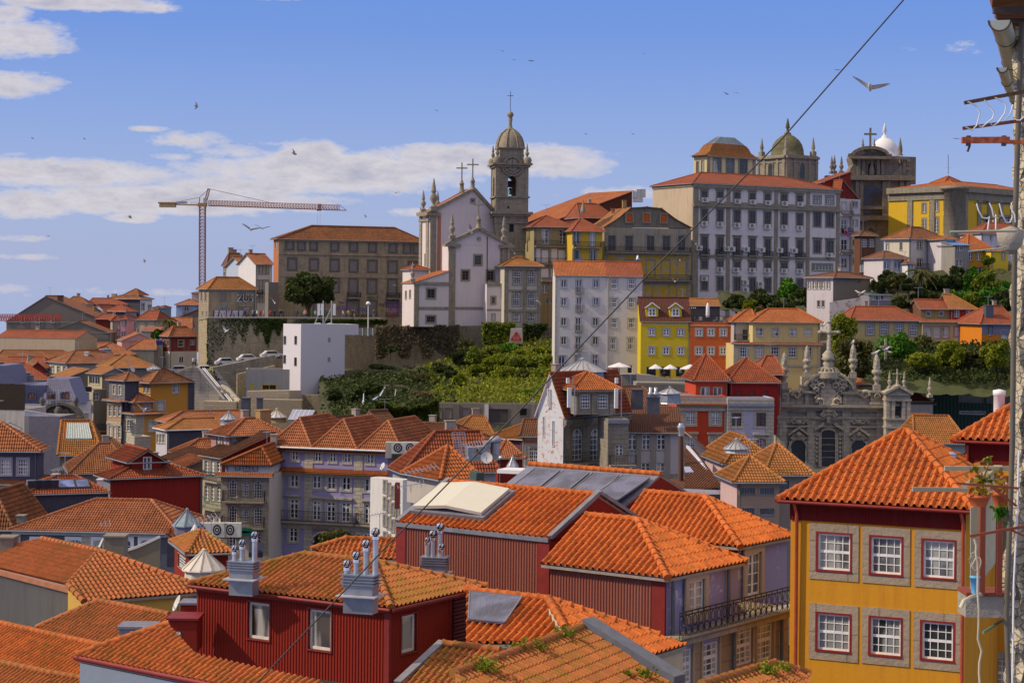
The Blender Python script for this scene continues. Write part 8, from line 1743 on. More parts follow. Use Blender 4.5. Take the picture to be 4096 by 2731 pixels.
for x,yb,yt,w_,m in((370,960,870,170,L4),(200,900,780,160,L3),(330,800,640,230,L3),(470,700,560,220,L3),(100,760,640,150,L3)):
 k+=1;tree(x,yb,yt,w_,164,m,['pale bush beside the left red gabled box','dark bush by the yellow shed below the slope','dark mass of scrub on the steep left slope','dark scrub above the ivy hedge','dark scrub under the metal platform of the white modern house'][k-29],1700,.2,.02,cat='shrub',name='shrub')
mb=MB();pm=plain('pale_blue_film',(.45,.48,.62),.5)
for(x0,y0,x1,y1,w_)in((590,620,540,700,14),(540,700,470,740,24),(500,730,480,810,34),(380,650,375,760,10),(375,720,365,780,26),(440,780,420,820,22),(700,640,690,700,6)):
 a,b=P(x0,y0,164.5),P(x1,y1,161.8);mb.prism([a,a+V((w_*mpp(163)*.6,.1,.1)),b+V((w_*mpp(163),-.1,0)),b],(0,.05,.12),pm)
tag(mb.build('plastic_sheet',None,P(500,730,162)),'torn pale blue plastic sheeting spilling down the dark slope','plastic sheet')
fr('G')
def band_pts(n,x0,x1,ya,yb,da,db):return[tuple(P(rnd.uniform(x0,x1),ya+(yb-ya)*t,da+(db-da)*t)+V((0,0,rnd.random()**2*.7)))for t in[rnd.random()for _ in range(n)]]
scatter('undergrowth','dark ground cover under the trees of the right hand garden','undergrowth',band_pts(9000,320,1290,1455,1690,166,154),.18,L3,'stuff')
fr('C');mb=MB();a=[P(x,y,193.6)for x,y in((815,1508),(872,1508),(845,1462))];[mb.beam(a[i],a[(i+1)%3],.3,plain('paint_red',(.5,.05,.04)))for i in range(3)];mb.beam(a[2],a[0].lerp(a[1],.5),.25,plain('paint_red',(.5,.05,.04)));mb.prism([P(x,y,193.9)for x,y in((800,1530),(885,1530),(880,1440),(812,1440))],(0,3,0),plaster('pale_doorway',(.45,.42,.38),.4));tag(mb.build('painted_doorway',None,a[0]),'pale blocked doorway with a red painted triangle between two ivy patches','doorway')
# ================= foreground roofs =================
def raw(key,label,faces,m,wall,zlow,capl=()):
 """roof planes: (height of first edge, pitch in degrees rising away, crop points); walls drop from the edges to zlow; capl: (face, i, j)"""
 R=[]
 for z,pit,pts in faces:
  A,B=Pz(*pts[0],z),Pz(*pts[1],z);e=B-A;n_=V((-e.y,e.x,0)).normalized()
  if n_.y<0:n_=-n_
  tp_=math.tan(math.radians(pit));N=V((-n_.x*tp_,-n_.y*tp_,1));F_=[A,B]
  for q in pts[2:]:X,Z=ray(*q);r=V((X,1,Z));F_.append(r*(A.dot(N)/r.dot(N)))
  R.append(F_)
 c=sum((sum(f,V())/len(f)for f in R),V())/len(R)
 root=empty('house',V((c.x,c.y,zlow)),label,'house');mb=MB();mm=m()
 for f in R:tileface(mb,f,mm,2);slab(mb,f,.14,plain('eave_board',(.30,.25,.21),.8))
 for k,i,j in capl:caps(mb,R[k][i]+V((0,0,.04)),R[k][j]+V((0,0,.04)),mm,.14,True)
 mb.build('roof',root,c);mb=MB();w=wall()
 for f in R:
  for i in range(len(f)):
   a,b=[q.lerp(V((c.x,c.y,q.z)),.03)-V((0,0,.16))for q in(f[i],f[(i+1)%len(f)])];mb.face([a,b,V((b.x,b.y,zlow)),V((a.x,a.y,zlow))],w)
 mb.build('wall',root,c);root_planes[key]=[(f[0],(f[1]-f[0]).cross(f[2]-f[0]))for f in R];return root
root_planes={}
def onp(key,k,x,y,up=0.0):A,N=root_planes[key][k];X,Z=ray(x,y);r=V((X,1,Z));return r*(A.dot(N)/r.dot(N))+V((0,0,up))
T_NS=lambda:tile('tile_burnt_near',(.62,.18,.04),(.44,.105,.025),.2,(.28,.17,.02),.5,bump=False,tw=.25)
REDC=lambda:plaster('red_corrugated',(.25,.022,.012),.25,(.12,.03,.02));RBR=lambda:plaster('brown_corrugated',(.27,.085,.06),.3,(.32,.2,.16))
OXR=lambda:plain('oxide_trim',(.20,.014,.010),.6);GREYT=lambda:plain('grey_flashing',(.22,.22,.25),.5,.3)
CHR=plain('chrome',(.75,.75,.78),.12,1.0,var=.03);CHD=plain('chrome_dark',(.03,.03,.04),.3,.5)
def turbine(parent,p,h_,r=.17,pr=.10):
 mb=MB();mb.tube([p,p+V((0,0,h_))],pr,plain('galvanised',(.5,.52,.56),.35,.7),10);mb.tube([p+V((0,0,h_)),p+V((0,0,h_+.1))],pr*1.3,CHR,10);o=mb.build('flue',parent,p)
 mb=MB();c=p+V((0,0,h_+.1+r*.9));n=18
 for k in range(n):
  a0,a1=2*math.pi*k/n,2*math.pi*(k+.8)/n;vs=[]
  for i in range(9):f=-1.3+2.6*i/8;tw=f*.5;vs+=[c+V((r*math.cos(f)*math.cos(a0+tw),r*math.cos(f)*math.sin(a0+tw),r*.95*math.sin(f))),c+V((r*.96*math.cos(f)*math.cos(a1+tw),r*.96*math.cos(f)*math.sin(a1+tw),r*.95*math.sin(f)))]
  mb.grid(vs,[(2*i,2*i+1,2*i+3,2*i+2)for i in range(8)],CHR if k%3 else CHD,smooth=True)
 mb.lathe(c,[(r*.35,-r),(r*.85,0),(r*.35,r*.95),(0,r)],CHD,10);mb.build('turbine_head',o,c)
def ventbox(x,yt,yb,w,d,label,pipes,rot,dep=.55):
 b=P(x,yb,d);t=P(x,yt,d);H_=t.z-b.z;ww=w*mpp(d);root=empty('vent_stack',b,label,'roof vent');m=ZN();mb=MB();mb.box(b+V((0,0,H_/2-.3)),(ww*.86,dep,H_+.6),m,rot)
 for k in range(4):mb.box(b+V((0,0,H_*(.52+.15*k))),(ww,dep+.14,.035),m,rot)
 mb.box(b+V((0,0,-.02)),(ww*1.15,dep+.5,.04),plain('pale_flash',(.42,.42,.5)),rot);mb.build('casing',root,b)
 for dx,dz,r in pipes:turbine(root,b+V((dx*math.cos(rot),dx*math.sin(rot),H_)),dz,r)
 return root
fr('K')
h=hs('f1','deep red corrugated roof house with three white framed windows and a mossy tiled roof',(160,517,42),-21,1556,('R',2200),1072,REDC);h.corr=(.13,.03,'FR')
WX=dict(nc=1,nr=1,sw=.06,sur=OXR,fb=.1,frame=lambda:plain('cream_paint',(.72,.66,.56),.5),glass=lambda:glassmat('dim_glass',(.06,.04,.02),.06,(.36,.33,.28)),pr=.05)
h.win('F',608,782,150,270,WX);h.win('F',1050,847,165,285,WX);h.win('R',1688,872,105,275,WX)
for f in 'FR':h.bandz(f,h.zt-.1,.22,.08,OXR)
h.pil('F',1540,900,.22,.06,OXR);h.pil('R',2180,800,.3,.06,OXR);h.pil('R',1985,800,.1,.05,OXR)
for k in range(13):h.bandz('R',0,.1,.1,lambda:plain('wine_slat',(.10,.012,.02),.6));a,z_=h.hit('R',2085,600+k*27);O,dr,wd,n=h.faces['R'];a0=h.hit('R',2000,800)[0];a1=h.hit('R',2155,800)[0];cc_=O+dr*((a0+a1)/2)-n*.06;h.extra[-1]=((cc_.x,cc_.y,z_),(abs(a1-a0),.14,.1),lambda:plain('wine_slat',(.10,.012,.02),.6),math.atan2(dr.y,dr.x))
h.roof('x',1.0,T_MOSSN,.2,None,None,gm=OXR,trim=OXR);h.build()
ventbox(500,345,470,215,40.7,'grey louvred vent stack with three chrome turbines at the left of the red house roof',((-.36,.2,.13),(-.08,.4,.14),(.4,.7,.14)),-.3);ventbox(1345,440,590,262,37.8,'grey louvred vent stack with four chrome turbines above the corner of the red house roof',((-.5,.08,.14),(-.17,.36,.15),(.17,.76,.15),(.5,1.15,.15)),-.3)
ventbox(1880,315,430,200,44.3,'grey louvred vent stack with four clustered chrome turbines behind the red house',((-.3,.45,.1),(-.08,.62,.16),(.2,.9,.17),(.25,.17,.14)),-.2)
fr('J')
raw('f2','bright orange eaved tile roof wrapping below the red corrugated house',[(-11.55,24,[(640,1350),(2700,1765),(2700,1560),(1640,1330),(1410,1085),(790,1290)])],T_NS,lambda:plaster('blue_grey_wall',(.22,.26,.33),.15),-19,[(0,0,5),(0,5,4)])
mb=MB();a,b=Pz(628,1352,-11.57),Pz(2700,1772,-11.57);mb.tube([a,b],.09,OXR(),8);mb.tube([a+V((1.2,0,-.1)),a+V((1.25,0,-.7)),a+V((1.6,.1,-1.0)),a+V((1.6,.1,-4))],.09,plain('grey_pipe',(.12,.13,.14)),8);tag(mb.build('gutter',None,a),'long oxide red gutter with a grey downpipe under the bright orange eaves at the bottom','gutter')
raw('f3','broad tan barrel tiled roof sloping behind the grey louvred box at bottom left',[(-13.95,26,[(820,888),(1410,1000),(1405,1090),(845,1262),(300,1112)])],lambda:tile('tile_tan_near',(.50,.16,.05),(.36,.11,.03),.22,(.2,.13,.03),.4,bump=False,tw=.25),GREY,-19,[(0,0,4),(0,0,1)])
raw('f4','large orange barrel tiled roof with yellow lichen ridge at the bottom left corner',[(-15.0,24,[(-60,1060),(845,1260),(775,1640),(-60,1700)])],T_NS,GREY,-20,[(0,0,1)])
raw('f5','lichened ridge and tiles of the lowest roof in the bottom left corner',[(-15.7,24,[(-60,1388),(430,1490),(420,1700),(-60,1700)]),(-15.7,20,[(430,1490),(1000,1585),(1000,1750),(420,1700)])],T_MOSSN,GREY,-19,[(0,0,1),(1,0,1)])
raw('f6','big hipped tile roof with a brick red left slope and a glinting tan right slope',[(-14.8,21,[(-60,600),(565,750),(825,465),(345,365),(-60,440)]),(-14.8,21,[(700,892),(1640,815),(1620,745),(825,465),(565,750)])],lambda:tile('tile_redtan',(.50,.15,.05),(.36,.10,.03),.28,(.24,.15,.03),.35,bump=False,tw=.25),lambda:plaster('ochre_yellow_wall',(.60,.36,.08),.15),-18.5,[(0,2,3),(0,1,2),(1,2,3),(1,0,4)])
mb=MB();gw=plaster('ribbed_grey_wall',(.36,.35,.33),.4,(.2,.12,.08));a,b=Pz(-60,622,-14.9),Pz(640,800,-14.9)
for i in range(90):p=a.lerp(b,i/90);q=a.lerp(b,(i+.5)/90);k_=a.lerp(b,(i+1)/90);o_=V((0,-.06,0));
for i in range(90):
 p=a.lerp(b,i/90)+V((0,-.35,0));q=a.lerp(b,(i+.5)/90)+V((0,-.42,0));k_=a.lerp(b,(i+1)/90)+V((0,-.35,0));dn=V((0,0,-5));mb.face([p,q,q+dn,p+dn],gw);mb.face([q,k_,k_+dn,q+dn],gw)
mb.beam(a+V((0,-.4,.05)),b+V((0,-.4,.05)),.25,plain('copper_trim',(.35,.14,.07)));tag(mb.build('corrugated_wall',None,a),'weathered grey corrugated sheet wall under the brick red left slope','wall')
h=hs('f7','wide slate grey house with white arched window tops under a long hipped red tile roof',(105,287,90),-3,1478,9,620,lambda:plaster('slate_grey_wall',(.10,.10,.13),.1))
for x in(335,625,838,1035,1235):h.win('F',x,425,120,105,dict(nc=2,nr=2,sw=.25,sur=WH,glass=GLC,arch=.2))
for x in(95,720):h.pil('F',x,400,.7,.1,GRL)
h.bandz('F',h.zt-.15,.35,.2,lambda:plain('pale_cornice',(.4,.4,.38)));h.roof('x',2.0,T_PINK,.3,5.6,3.6);h.build()
h=hs('f8','orange brown roof with a long dark skylight at the left edge',(-60,285,93),-3,95,8,500,GREY);h.roof('y',3.0,T_OLD,.3,1,1,rp=.1);h.build()
h=hs('f9','small red turret house with a mossy yellow pyramid roof and a barred window',(1592,487,66),12,1905,('L',1458),760,REDC);h.win('L',1522,560,66,120,dict(nc=4,nr=5,mull=False,sw=.02,glass=GLD));h.roof('x',.95,T_MOSSN,.25,1.8,1.8,det=2);h.build()
h=hs('f9b','little red tiled roof patch beside the blue zinc lantern',(1395,440,72),5,1560,3,600,lambda:plain('slate_cladding',(.065,.063,.085)));h.roof('shl',.9,T_RED,.1,det=2);h.build()
lantern(1560,392,.85,.95,1.05,73,'pointed octagonal glass and zinc roof lantern above the red turret house',plain('green_glass',(.22,.30,.34),.2),plain('lilac_zinc',(.20,.20,.27),.5,.3),8);lantern(1627,372,.28,.5,.35,69,'small white conical vent cap right of the octagonal lantern',WH(),WH(),10);lantern(1700,745,1.0,.9,.75,58,'battered white sheeted conical lantern beside the red corrugated house',plaster('flaking_white',(.62,.58,.52),.4,(.3,.2,.1)),plaster('flaking_white',(.62,.58,.52),.4,(.3,.2,.1)),12)
cbox(970,345,530,165,62,'large square rendered chimney with a slab cap behind the big hipped roof',plaster('grey_chimney',(.24,.21,.17),.7),1.1);cbox(65,355,480,130,63,'rendered chimney with a slotted top at the left edge',plaster('grey_chimney',(.24,.21,.17),.7),1.1);cbox(180,175,225,60,84,'short grey chimney block at the corner of the long red roof',plaster('grey_chimney',(.24,.21,.17),.7),.8);cbox(1160,1095,1190,280,48,'low grey louvred roof box on the tan barrel tiled roof',GREYT(),1.3,'roof_box')
mb=MB();rb_=plaster('olive_corrugated',(.24,.22,.17),.2);pts=[(1050,462),(1150,430),(1250,385),(1335,345)]
for i in range(3):a,b=P(*pts[i],64),P(*pts[i+1],64);mb.prism([a,b,b+V((0,0,-4)),a+V((0,0,-4))],(0,.2,0),rb_);mb.beam(a,b,.14,WH())
tag(mb.build('screen_wall',None,P(1200,500,64)),'curving grey ribbed screen wall with a white coping','wall')
for k,x in enumerate((1702,1835,1945)):
 p=P(x,345,76);o=bpy.data.objects.new('air_conditioner',AC[0]);COL.objects.link(o);o.location=p;o.scale=(1.0,1,1.3);q=bpy.data.objects.new('fan',AC[1]);COL.objects.link(q);q.parent=o;tag(o,('left','middle','right')[k]+' one of three white condenser units on a frame before the town houses','air conditioner','condenser units on the rooftop frame')
mb=MB();mb.beam(P(1650,352,76),P(2000,352,76),.1,IRON());[mb.beam(P(x,352,76),P(x,480,76),.07,IRON())for x in(1670,1800,1960)];tag(mb.build('steel_frame',None,P(1820,480,76)),'dark steel frame carrying three condenser units','frame')
def blockz(name,label,x0,x1,y0,y1,d,dep,m,cat='roof box',rot=0.0,top=None):
 a,b=P(x0,y1,d),P(x1,y0,d);mb=MB();mb.box(((a.x+b.x)/2,a.y+dep/2,(a.z+b.z)/2),(b.x-a.x,dep,b.z-a.z),m,rot)
 if top:mb.box(((a.x+b.x)/2,a.y+dep/2,b.z+.04),(b.x-a.x+.12,dep+.12,.08),top,rot)
 return tag(mb.build(name,None,((a.x+b.x)/2,a.y,a.z)),label,cat)
blockz('roof_room','red stair head box with a chrome turbine flue, left of the red house',1400,1645,1045,1310,40.8,1.3,REDC(),'roof room',0,OXR());blockz('roof_room','small grey topped red hutch behind the stair head box',1505,1640,915,1000,43.5,1.0,REDC(),'roof room',0,GREYT())
r_=empty('flue',P(1490,1305,39.9),'red pipe topped by a chrome turbine in front of the stair head box','roof vent');mb=MB();mb.tube([P(1490,1320,39.9),P(1490,1250,39.9)],.13,OXR(),12);mb.build('pipe',r_,P(1490,1305,39.9));turbine(r_,P(1490,1250,39.9),.1,.15,.11)
fr('K');raw('f11','steep orange barrel tiled roof peeping over behind the mossy ridge',[(-12.0,24,[(1240,190),(1610,200),(1610,340),(1200,330),(985,265)])],T_NS,GREY,-15,[(0,0,4),(0,0,1)])
raw('f13','dark mossy tiled valley roof at the right foot of the red house',[(-11.7,24,[(1940,955),(2352,1000),(2352,1300),(1630,1245)])],T_MOSSN,GREY,-18,[(0,0,1)])
mb=MB();mb.beam(onp('f13',0,1610,1250,.1),onp('f13',0,1935,950,.1),.3,GREYT(),.1);tag(mb.build('flashing',None,onp('f13',0,1780,1100)),'grey lead flashing strip running down the dark mossy valley roof','flashing')
fr('L')
h=hs('f12','long brown red corrugated house with an orange barrel tiled roof and white roof hatch',(186,822,47),-24.5,1462,6.6,1560,RBR);h.corr=(.13,.035,'F');h.fm['R']=REDC
for k in((190,.5),(1440,.55)):h.pil('F',k[0],1000,k[1],.05,OXR)
h.bandz('F',h.zt-.02,.16,.12,GREYT);h.roof('x',1.45,T_NEW,.0,0,0,gut=False,det=2)
for u in(0,h.W):
 mb=MB()
 for a,b in((h.pt(u,0,h.zt+.1),h.apex[0 if u==0 else 1]+V((0,0,.12))),(h.apex[0 if u==0 else 1]+V((0,0,.12)),h.pt(u,h.D,h.zt+.1))):mb.beam(a,b,.22,GREYT(),.14)
 mb.build('verge_trim',h.root,h.pt(u,0,h.zt))
h.build();f12=h
hr=empty('roof_hatch',h.pt(h.W*.28,1.2,h.zt+.5),'pale double leaf roof hatch on the orange tiles of the long brown red house','roof hatch');sl_=math.atan(1.45/3.3);ax=(h.dir,(h.aw*math.cos(sl_)+V((0,0,math.sin(sl_)))),(V((0,0,1))*math.cos(sl_)-h.aw*math.sin(sl_)))
pw=plaster('hatch_cream',(.56,.54,.47),.2,(.45,.4,.1));mb=MB();c_=h.pt(h.W*.27,1.65,h.zt+.87);mb.box(c_,(h.W*.5,2.3,.22),GREYT(),0,ax);mb.build('kerb',hr,c_)
for s_ in(-1,1):
 ax2=((ax[0]*math.cos(.1)+ax[2]*-s_*math.sin(.1)),ax[1],(ax[2]*math.cos(.1)+ax[0]*s_*math.sin(.1)));mb=MB();p=c_+ax[0]*s_*h.W*.115+ax[2]*.28;mb.box(p,(h.W*.232,2.05,.14),pw,0,ax2);mb.build('leaf',hr,p)
SOL=glassmat('solar_glass',(.14,.15,.24),.22);mb0=MB()
def panel(pts,label,cat='solar panel'):
 mb=MB();t=pts;mb.prism(t,(0,0,-.08),SOL)
 for i in range(4):mb.beam(t[i],t[(i+1)%4],.05,GREYT())
 for k in range(1,8):f=k/8;mb.beam(t[0].lerp(t[1],f),t[3].lerp(t[2],f),.012,GREYT())
 o=mb.build('solar_panel',None,t[0]);return tag(o,label,cat,'solar panels')
h=hs('f12c','second red gabled house whose slope is covered with blue grey solar panels',(900,640,54),-24.5,2012,7.4,1150,REDC);h.roof('x',1.5,lambda:plain('blue_grey_sheet',(.20,.21,.28),.5,.2),0,0,0,gut=False,det=0,cap=T_NEW);caps(mb0,h.apex[0]+V((0,0,.03)),h.apex[1]+V((0,0,.03)),T_NEW(),.14);mb0 .build('ridge_tile',h.root,h.apex[0]);h.build()
for k in range(4):u0=h.W*(.10+.225*k);u1=u0+h.W*.2;sp=lambda u,v:h.pt(u,v,h.zt+1.5*v/(h.D/2)+.16+(.25 if v<1 and k==3 else 0));panel([sp(u0,.5),sp(u1,.5),sp(u1,3.1),sp(u0,3.1)],('leftmost','second','third','rightmost')[k]+' blue grey solar panel behind the barrel tiled ridge')
blockz('ridge_box','long low white ridge ventilator above the solar panels',1045,1570,385,410,60,1.5,WH(),'ventilator',-.35)
fr('O')
LV=lambda:plaster('lilac_flaking',(.30,.29,.48),.15,(.45,.4,.4),.12,(.55,.52,.55));
h=hs('f14','long corrugated house end with a lilac front, curved tiled eaves and iron balcony',(545,462,43.4),-24.5,1378,('R',1905),1000,RBR);h.corr=(.13,.035,'F');h.fm['R']=LV
for x,w_ in((1352,.55),):h.pil('F',x,800,w_,.05,OXR)
h.bandz('F',h.zt-.02,.16,.12,GREYT)
DW=dict(nc=2,nr=4,sw=.26,sur=lambda:plaster('sandy_trim',(.46,.35,.24),.2),fb=.1,frame=lambda:plain('cream_paint',(.72,.66,.56),.5),glass=GLC)
h.win('R',1582,700,110,250,DW,False);h.roof('x',1.6,T_NEW,.25,.05,3.2,gut=False,det=2);h.build();f14=h
h2=hs('f15','rear bay of the lilac house with its own curved tiled eaves',(1060,250,50.5),-24.5,1905,('R',2260),800,REDC);h2 .fm['R']=LV;h2 .win('R',1998,530,105,300,DW,False);h2 .roof('x',1.7,T_NEW,.25,.05,3.2,gut=False,det=2);h2 .build()
h=hs('f16','granite and ochre lower front with white sash windows beneath the curly iron balcony',(1375,1000,f14 .faces['R'][0].y/KD-.02),39,2270,5,1500,lambda:stone('sandy_granite',(.42,.32,.21),(.33,.25,.17),1.2,.6,grime=.2))
SB=dict(nc=3,nr=6,sash=True,mull=False,case=False,sw=.12,fb=.1,glass=GLC,sur=lambda:plaster('sandy_trim',(.46,.35,.24),.2),mw=.045)
for x,y in((1515,1190),(1705,1135),(1948,1050),(2098,1010)):h.win('F',x,y,118,290,SB)
h.bandz('F',h.zt-.1,.3,.55,GR);h.build();f16=h
rb=empty('iron_balcony',h.pt(h.W/2,-.4,h.zt),'dark iron balcony railing of circles and ovals along the lilac house front','balcony');mb=MB();ir=IRON();qq=lambda u,z_,e=.62:h.pt(u,-e,h.zt+z_)
for z_ in(.08,.98,.86):mb.beam(qq(0,z_),qq(h.W,z_),.045,ir)
n=int(h.W/.42)
for i in range(n+1):
 u=h.W*i/n;mb.beam(qq(u,.05),qq(u,.98),.03,ir)
 if i<n:
  for cz,rx_,rz_ in((.3,.17,.17),(.62,.12,.2)):
   c_=qq(u+h.W/n/2,cz);pts=[c_+h.dir*rx_*math.cos(t)+V((0,0,rz_*math.sin(t)))for t in[k*math.pi/6 for k in range(13)]];[mb.beam(pts[k],pts[k+1],.022,ir)for k in range(12)]
mb.build('railing',rb,qq(h.W/2,.5));mb=MB();mb.hexa([h.pt(u,v,h.zt+z_)for z_ in(.02,.1)for u,v in((0,-.7),(h.W,-.7),(h.W,0),(0,0))],GR());mb.build('slab',rb,h.pt(h.W/2,-.3,h.zt))
for x,y0,y1,lab in((1405,560,990,'left'),(1810,480,860,'middle'),(1848,900,1300,'lower middle'),(2195,820,1200,'right')):mb=MB();a,z1_=h.hit('F',x,y1);z2_=h.hit('F',x,y0)[1];mb.tube([h.pt(a,-.15,z1_),h.pt(a,-.15,z2_)],.07,plain('grey_pipe',(.12,.13,.14)),8);tag(mb.build('downpipe',None,h.pt(a,-.15,z1_)),lab+' grey downpipe on the lilac house front','pipe')
raw('f17','orange barrel tiled roof with a solar panel in front of the brown red corrugated wall',[(-10.6,24,[(-60,655),(530,720),(650,925),(600,1040),(-60,1040)]),(-12.0,22,[(1180,1155),(1530,1050),(1330,985),(530,720),(650,925)])],T_NEW,lambda:plaster('sand_wall',(.55,.48,.33),.15),-16,[(0,0,1),(1,3,4),(1,2,3)])
panel([onp('f17',0,*q,.24)for q in((-50,905),(215,930),(340,745),(-40,705))],'solar panel leaning on the orange tiled roof right of the red house')
raw('f18','mossy lichened tile roof with grass tufts and a grey parapet in the bottom foreground',[(-10.7,24,[(-150,1260),(780,925),(1500,1340),(1500,1700),(-150,1700)])],T_MOSSN,GREY,-16,[(0,0,1)])
mb=MB();a,b=onp('f18',0,775,925),onp('f18',0,1440,1345);mb.hexa([a,b,b+V((.4,.5,0)),a+V((.4,.5,0)),a+V((0,0,.3)),b+V((0,0,.3)),b+V((.4,.5,.3)),a+V((.4,.5,.3))],plain('lead_parapet',(.13,.14,.17),.6));tag(mb.build('parapet',None,a),'slanting grey lead parapet along the edge of the mossy roof','parapet')
raw('f19','lichen covered roof corner with ferns at the bottom between the lilac and yellow houses',[(-11.6,24,[(1640,1340),(2160,1185),(2420,1260),(2420,1500),(1640,1500)])],T_MOSSN,GREY,-15,[(0,0,1),(0,1,2)])
raw('f20','sliver of orange tiled roofs seen between the lilac and yellow houses',[(-15.6,24,[(2190,1060),(2330,1040),(2330,1260),(2190,1260)])],T_OLD,GREY,-19,[])
for k,(x,y,z_,n,s_)in enumerate(((60,1240,-12.6,260,.5),(640,985,-11.5,130,.35),(450,1090,-12,120,.35),(1215,1280,-12.6,160,.3),(1100,1275,-12.75,60,.2),(2120,1260,-11.8,220,.4),(2230,1235,-11.8,130,.3),(320,1080,-12.1,60,.3))):
 p=onp('f19' if k in(5,6)else 'f18',0,x,y,.05);pts=[tuple(p+V((rnd.gauss(0,s_*.5),rnd.gauss(0,s_*.4),abs(rnd.gauss(0,s_*.35)))))for _ in range(n)];scatter('grass_tuft',('big grass clump at the left end of','small weed patch high on the ridge of','weed patch midway along the ridge of','fern tuft near the lead parapet of','tiny fern in the middle of','bright fern on','second fern right of the first on','wispy tuft near the lower ridge of')[k]+(' the mossy foreground roof' if k not in(5,6)else ' the lichen covered roof corner'),'plant',pts,.045,L1)
fr('Q')
YW=lambda:plaster('golden_render',(.62,.275,.02),.5,(.34,.13,.03))
h=hs('y1','large golden yellow house with six red and white sash windows in granite frames',(158,548,42),-16,1128,8,1650,YW);h.fm['L']=YW
SY=dict(nc=4,nr=4,sash=True,mull=False,case=False,sw=.07,sur=lambda:plain('deep_red_frame',(.22,.012,.012),.5),fb=.07,mw=.028,pr=.05,glass=lambda:glassmat('lace_glass',(.16,.17,.16),.12,(.34,.34,.30)),frame=lambda:plain('fresh_white',(.80,.78,.76),.4))
SY2=dict(SY,glass=lambda:glassmat('dark_half_glass',(.05,.055,.05),.1,(.25,.25,.23)))
for x,y,k in((397,842,0),(686,862,0),(978,882,0),(394,1287,1),(683,1310,1),(971,1335,1)):
 h.win('F',x,y,176,206,SY2 if k else SY);a,z_=h.hit('F',x,y)
 w2,h2_=h.wins[-1][3]/2+.06,h.wins[-1][4]/2+.06
 for(dx,dz,w_,h_)in((0,h2_+.15,w2*2+.5,.3),(0,-h2_-.15,w2*2+.5,.3),(-w2-.125,0,.25,h2_*2),(w2+.125,0,.25,h2_*2)):O,dr,wd,n=h.faces['F'];cc_=O+dr*(a+dx)-n*.0;h.extra.append(((cc_.x,cc_.y,z_+dz),(w_,.07,h_),lambda:stone('window_granite',(.40,.315,.225),(.31,.24,.175),1.3,1.1,grime=.25),math.atan2(dr.y,dr.x)))
zr=h.zt;h.corr=None;h.bandz('F',h.zt-.38,.72,.05,lambda:plaster('red_frieze',(.17,.012,.010),.1));h.roof('x',2.35,T_NEW,.38,4.4,4.4,gm=OXR,trim=OXR,det=2)
mb=MB()
for i in range(60):a=h.pt(h.W*i/60,-.055,h.zt-.06);mb.beam(a,a-V((0,0,.64)),.04,plaster('red_frieze',(.17,.012,.010),.1))
mb.build('frieze',h.root,h.pt(h.W/2,0,h.zt))
for x in(187,1128):a=h.hit('F',x,900)[0];mb=MB();mb.tube([h.pt(min(a,h.W-.1),-.35,h.zt-.1),h.pt(min(a,h.W-.1)+.05,-.15,h.zt-.55),h.pt(min(a,h.W-.1)+.05,-.12,h.zt-8)],.065,plain('terracotta_pipe',(.42,.07,.03),.5),8);mb.build('downpipe',h.root,h.pt(a,-.1,h.zt-3))
h.build()
h=hs('y2','yellow house wing with a corrugated red frieze and higher orange roof beyond the golden house',(1125,218,44),-16,1500,8,1650,YW);h.win('F',1300,1510,100,150,dict(SY,sw=.3,sur=GR));h.win('F',1325,470,60,90,SY);h.bandz('F',h.zt-.38,1.0,.05,lambda:plaster('red_frieze',(.17,.012,.010),.1));h.roof('x',2.2,T_NEW,.38,4,.1,gm=OXR,trim=OXR,det=2)
mb=MB();mb.tube([h.pt(.1,-.15,h.zt-.2),h.pt(.1,-.12,h.zt-9)],.065,plain('terracotta_pipe',(.42,.07,.03),.5),8);mb.build('downpipe',h.root,h.pt(.1,-.1,h.zt-3));h.build()
for k,(x,d)in enumerate(((1042,43.5),(1092,44.2))):ob=MB();b=P(x,395,d);ob.lathe(b,[(.24,-.6),(.24,.5),(.27,.52),(.27,.58),(.24,.6),(.27,.64),(.27,.7),(0,.75)],plain('galvanised',(.5,.52,.56),.35,.7),14);tag(ob.build('flue_cowl',None,b),('left','right')[k]+' ribbed steel flue behind the hip of the golden house roof','flue')
ob=MB();b=P(1312,45,45);ob.lathe(b,[(.22,-.6),(.22,.5),(.25,.52),(.25,.7),(0,.75)],WH(),14);tag(ob.build('flue_cowl',None,b),'white flue standing on the higher orange roof at right','flue')
# ================= right edge: near wall, balcony, brackets =================
fr('S');dW=10.0
STN=stone('near_rubble',(.62,.54,.40),(.40,.33,.23),.5,.35,(.25,.2,.14),.25,True,.15)
mb=MB();vs=[];rr=random.Random(3);NR=60
for i in range(NR+1):
 y=-3200+i*(1700+3200)/NR;xl=690-max(0,y-0)*.03-(30 if 700<y<1150 else 0)+rr.uniform(-14,14)+max(0,-y)*.006
 for j in range(9):p=P(xl+j*26+rr.uniform(-5,5),y,dW);vs.append(p+V((0,(.18 if j==0 else 0)-rr.uniform(0,.10),0)))
 p=P(xl,y,dW);vs.append(p+V((1.1,1.6,0)))
fs=[(i*10+j,i*10+j+1,(i+1)*10+j+1,(i+1)*10+j)for i in range(NR)for j in range(8)]+[(i*10+9,i*10,(i+1)*10,(i+1)*10+9)for i in range(NR)]
mb.grid(vs,fs,STN);tag(mb.build('stone_house_wall',None,P(700,800,dW)),'rough sunlit rubble wall of the nearest house along the right edge','wall')
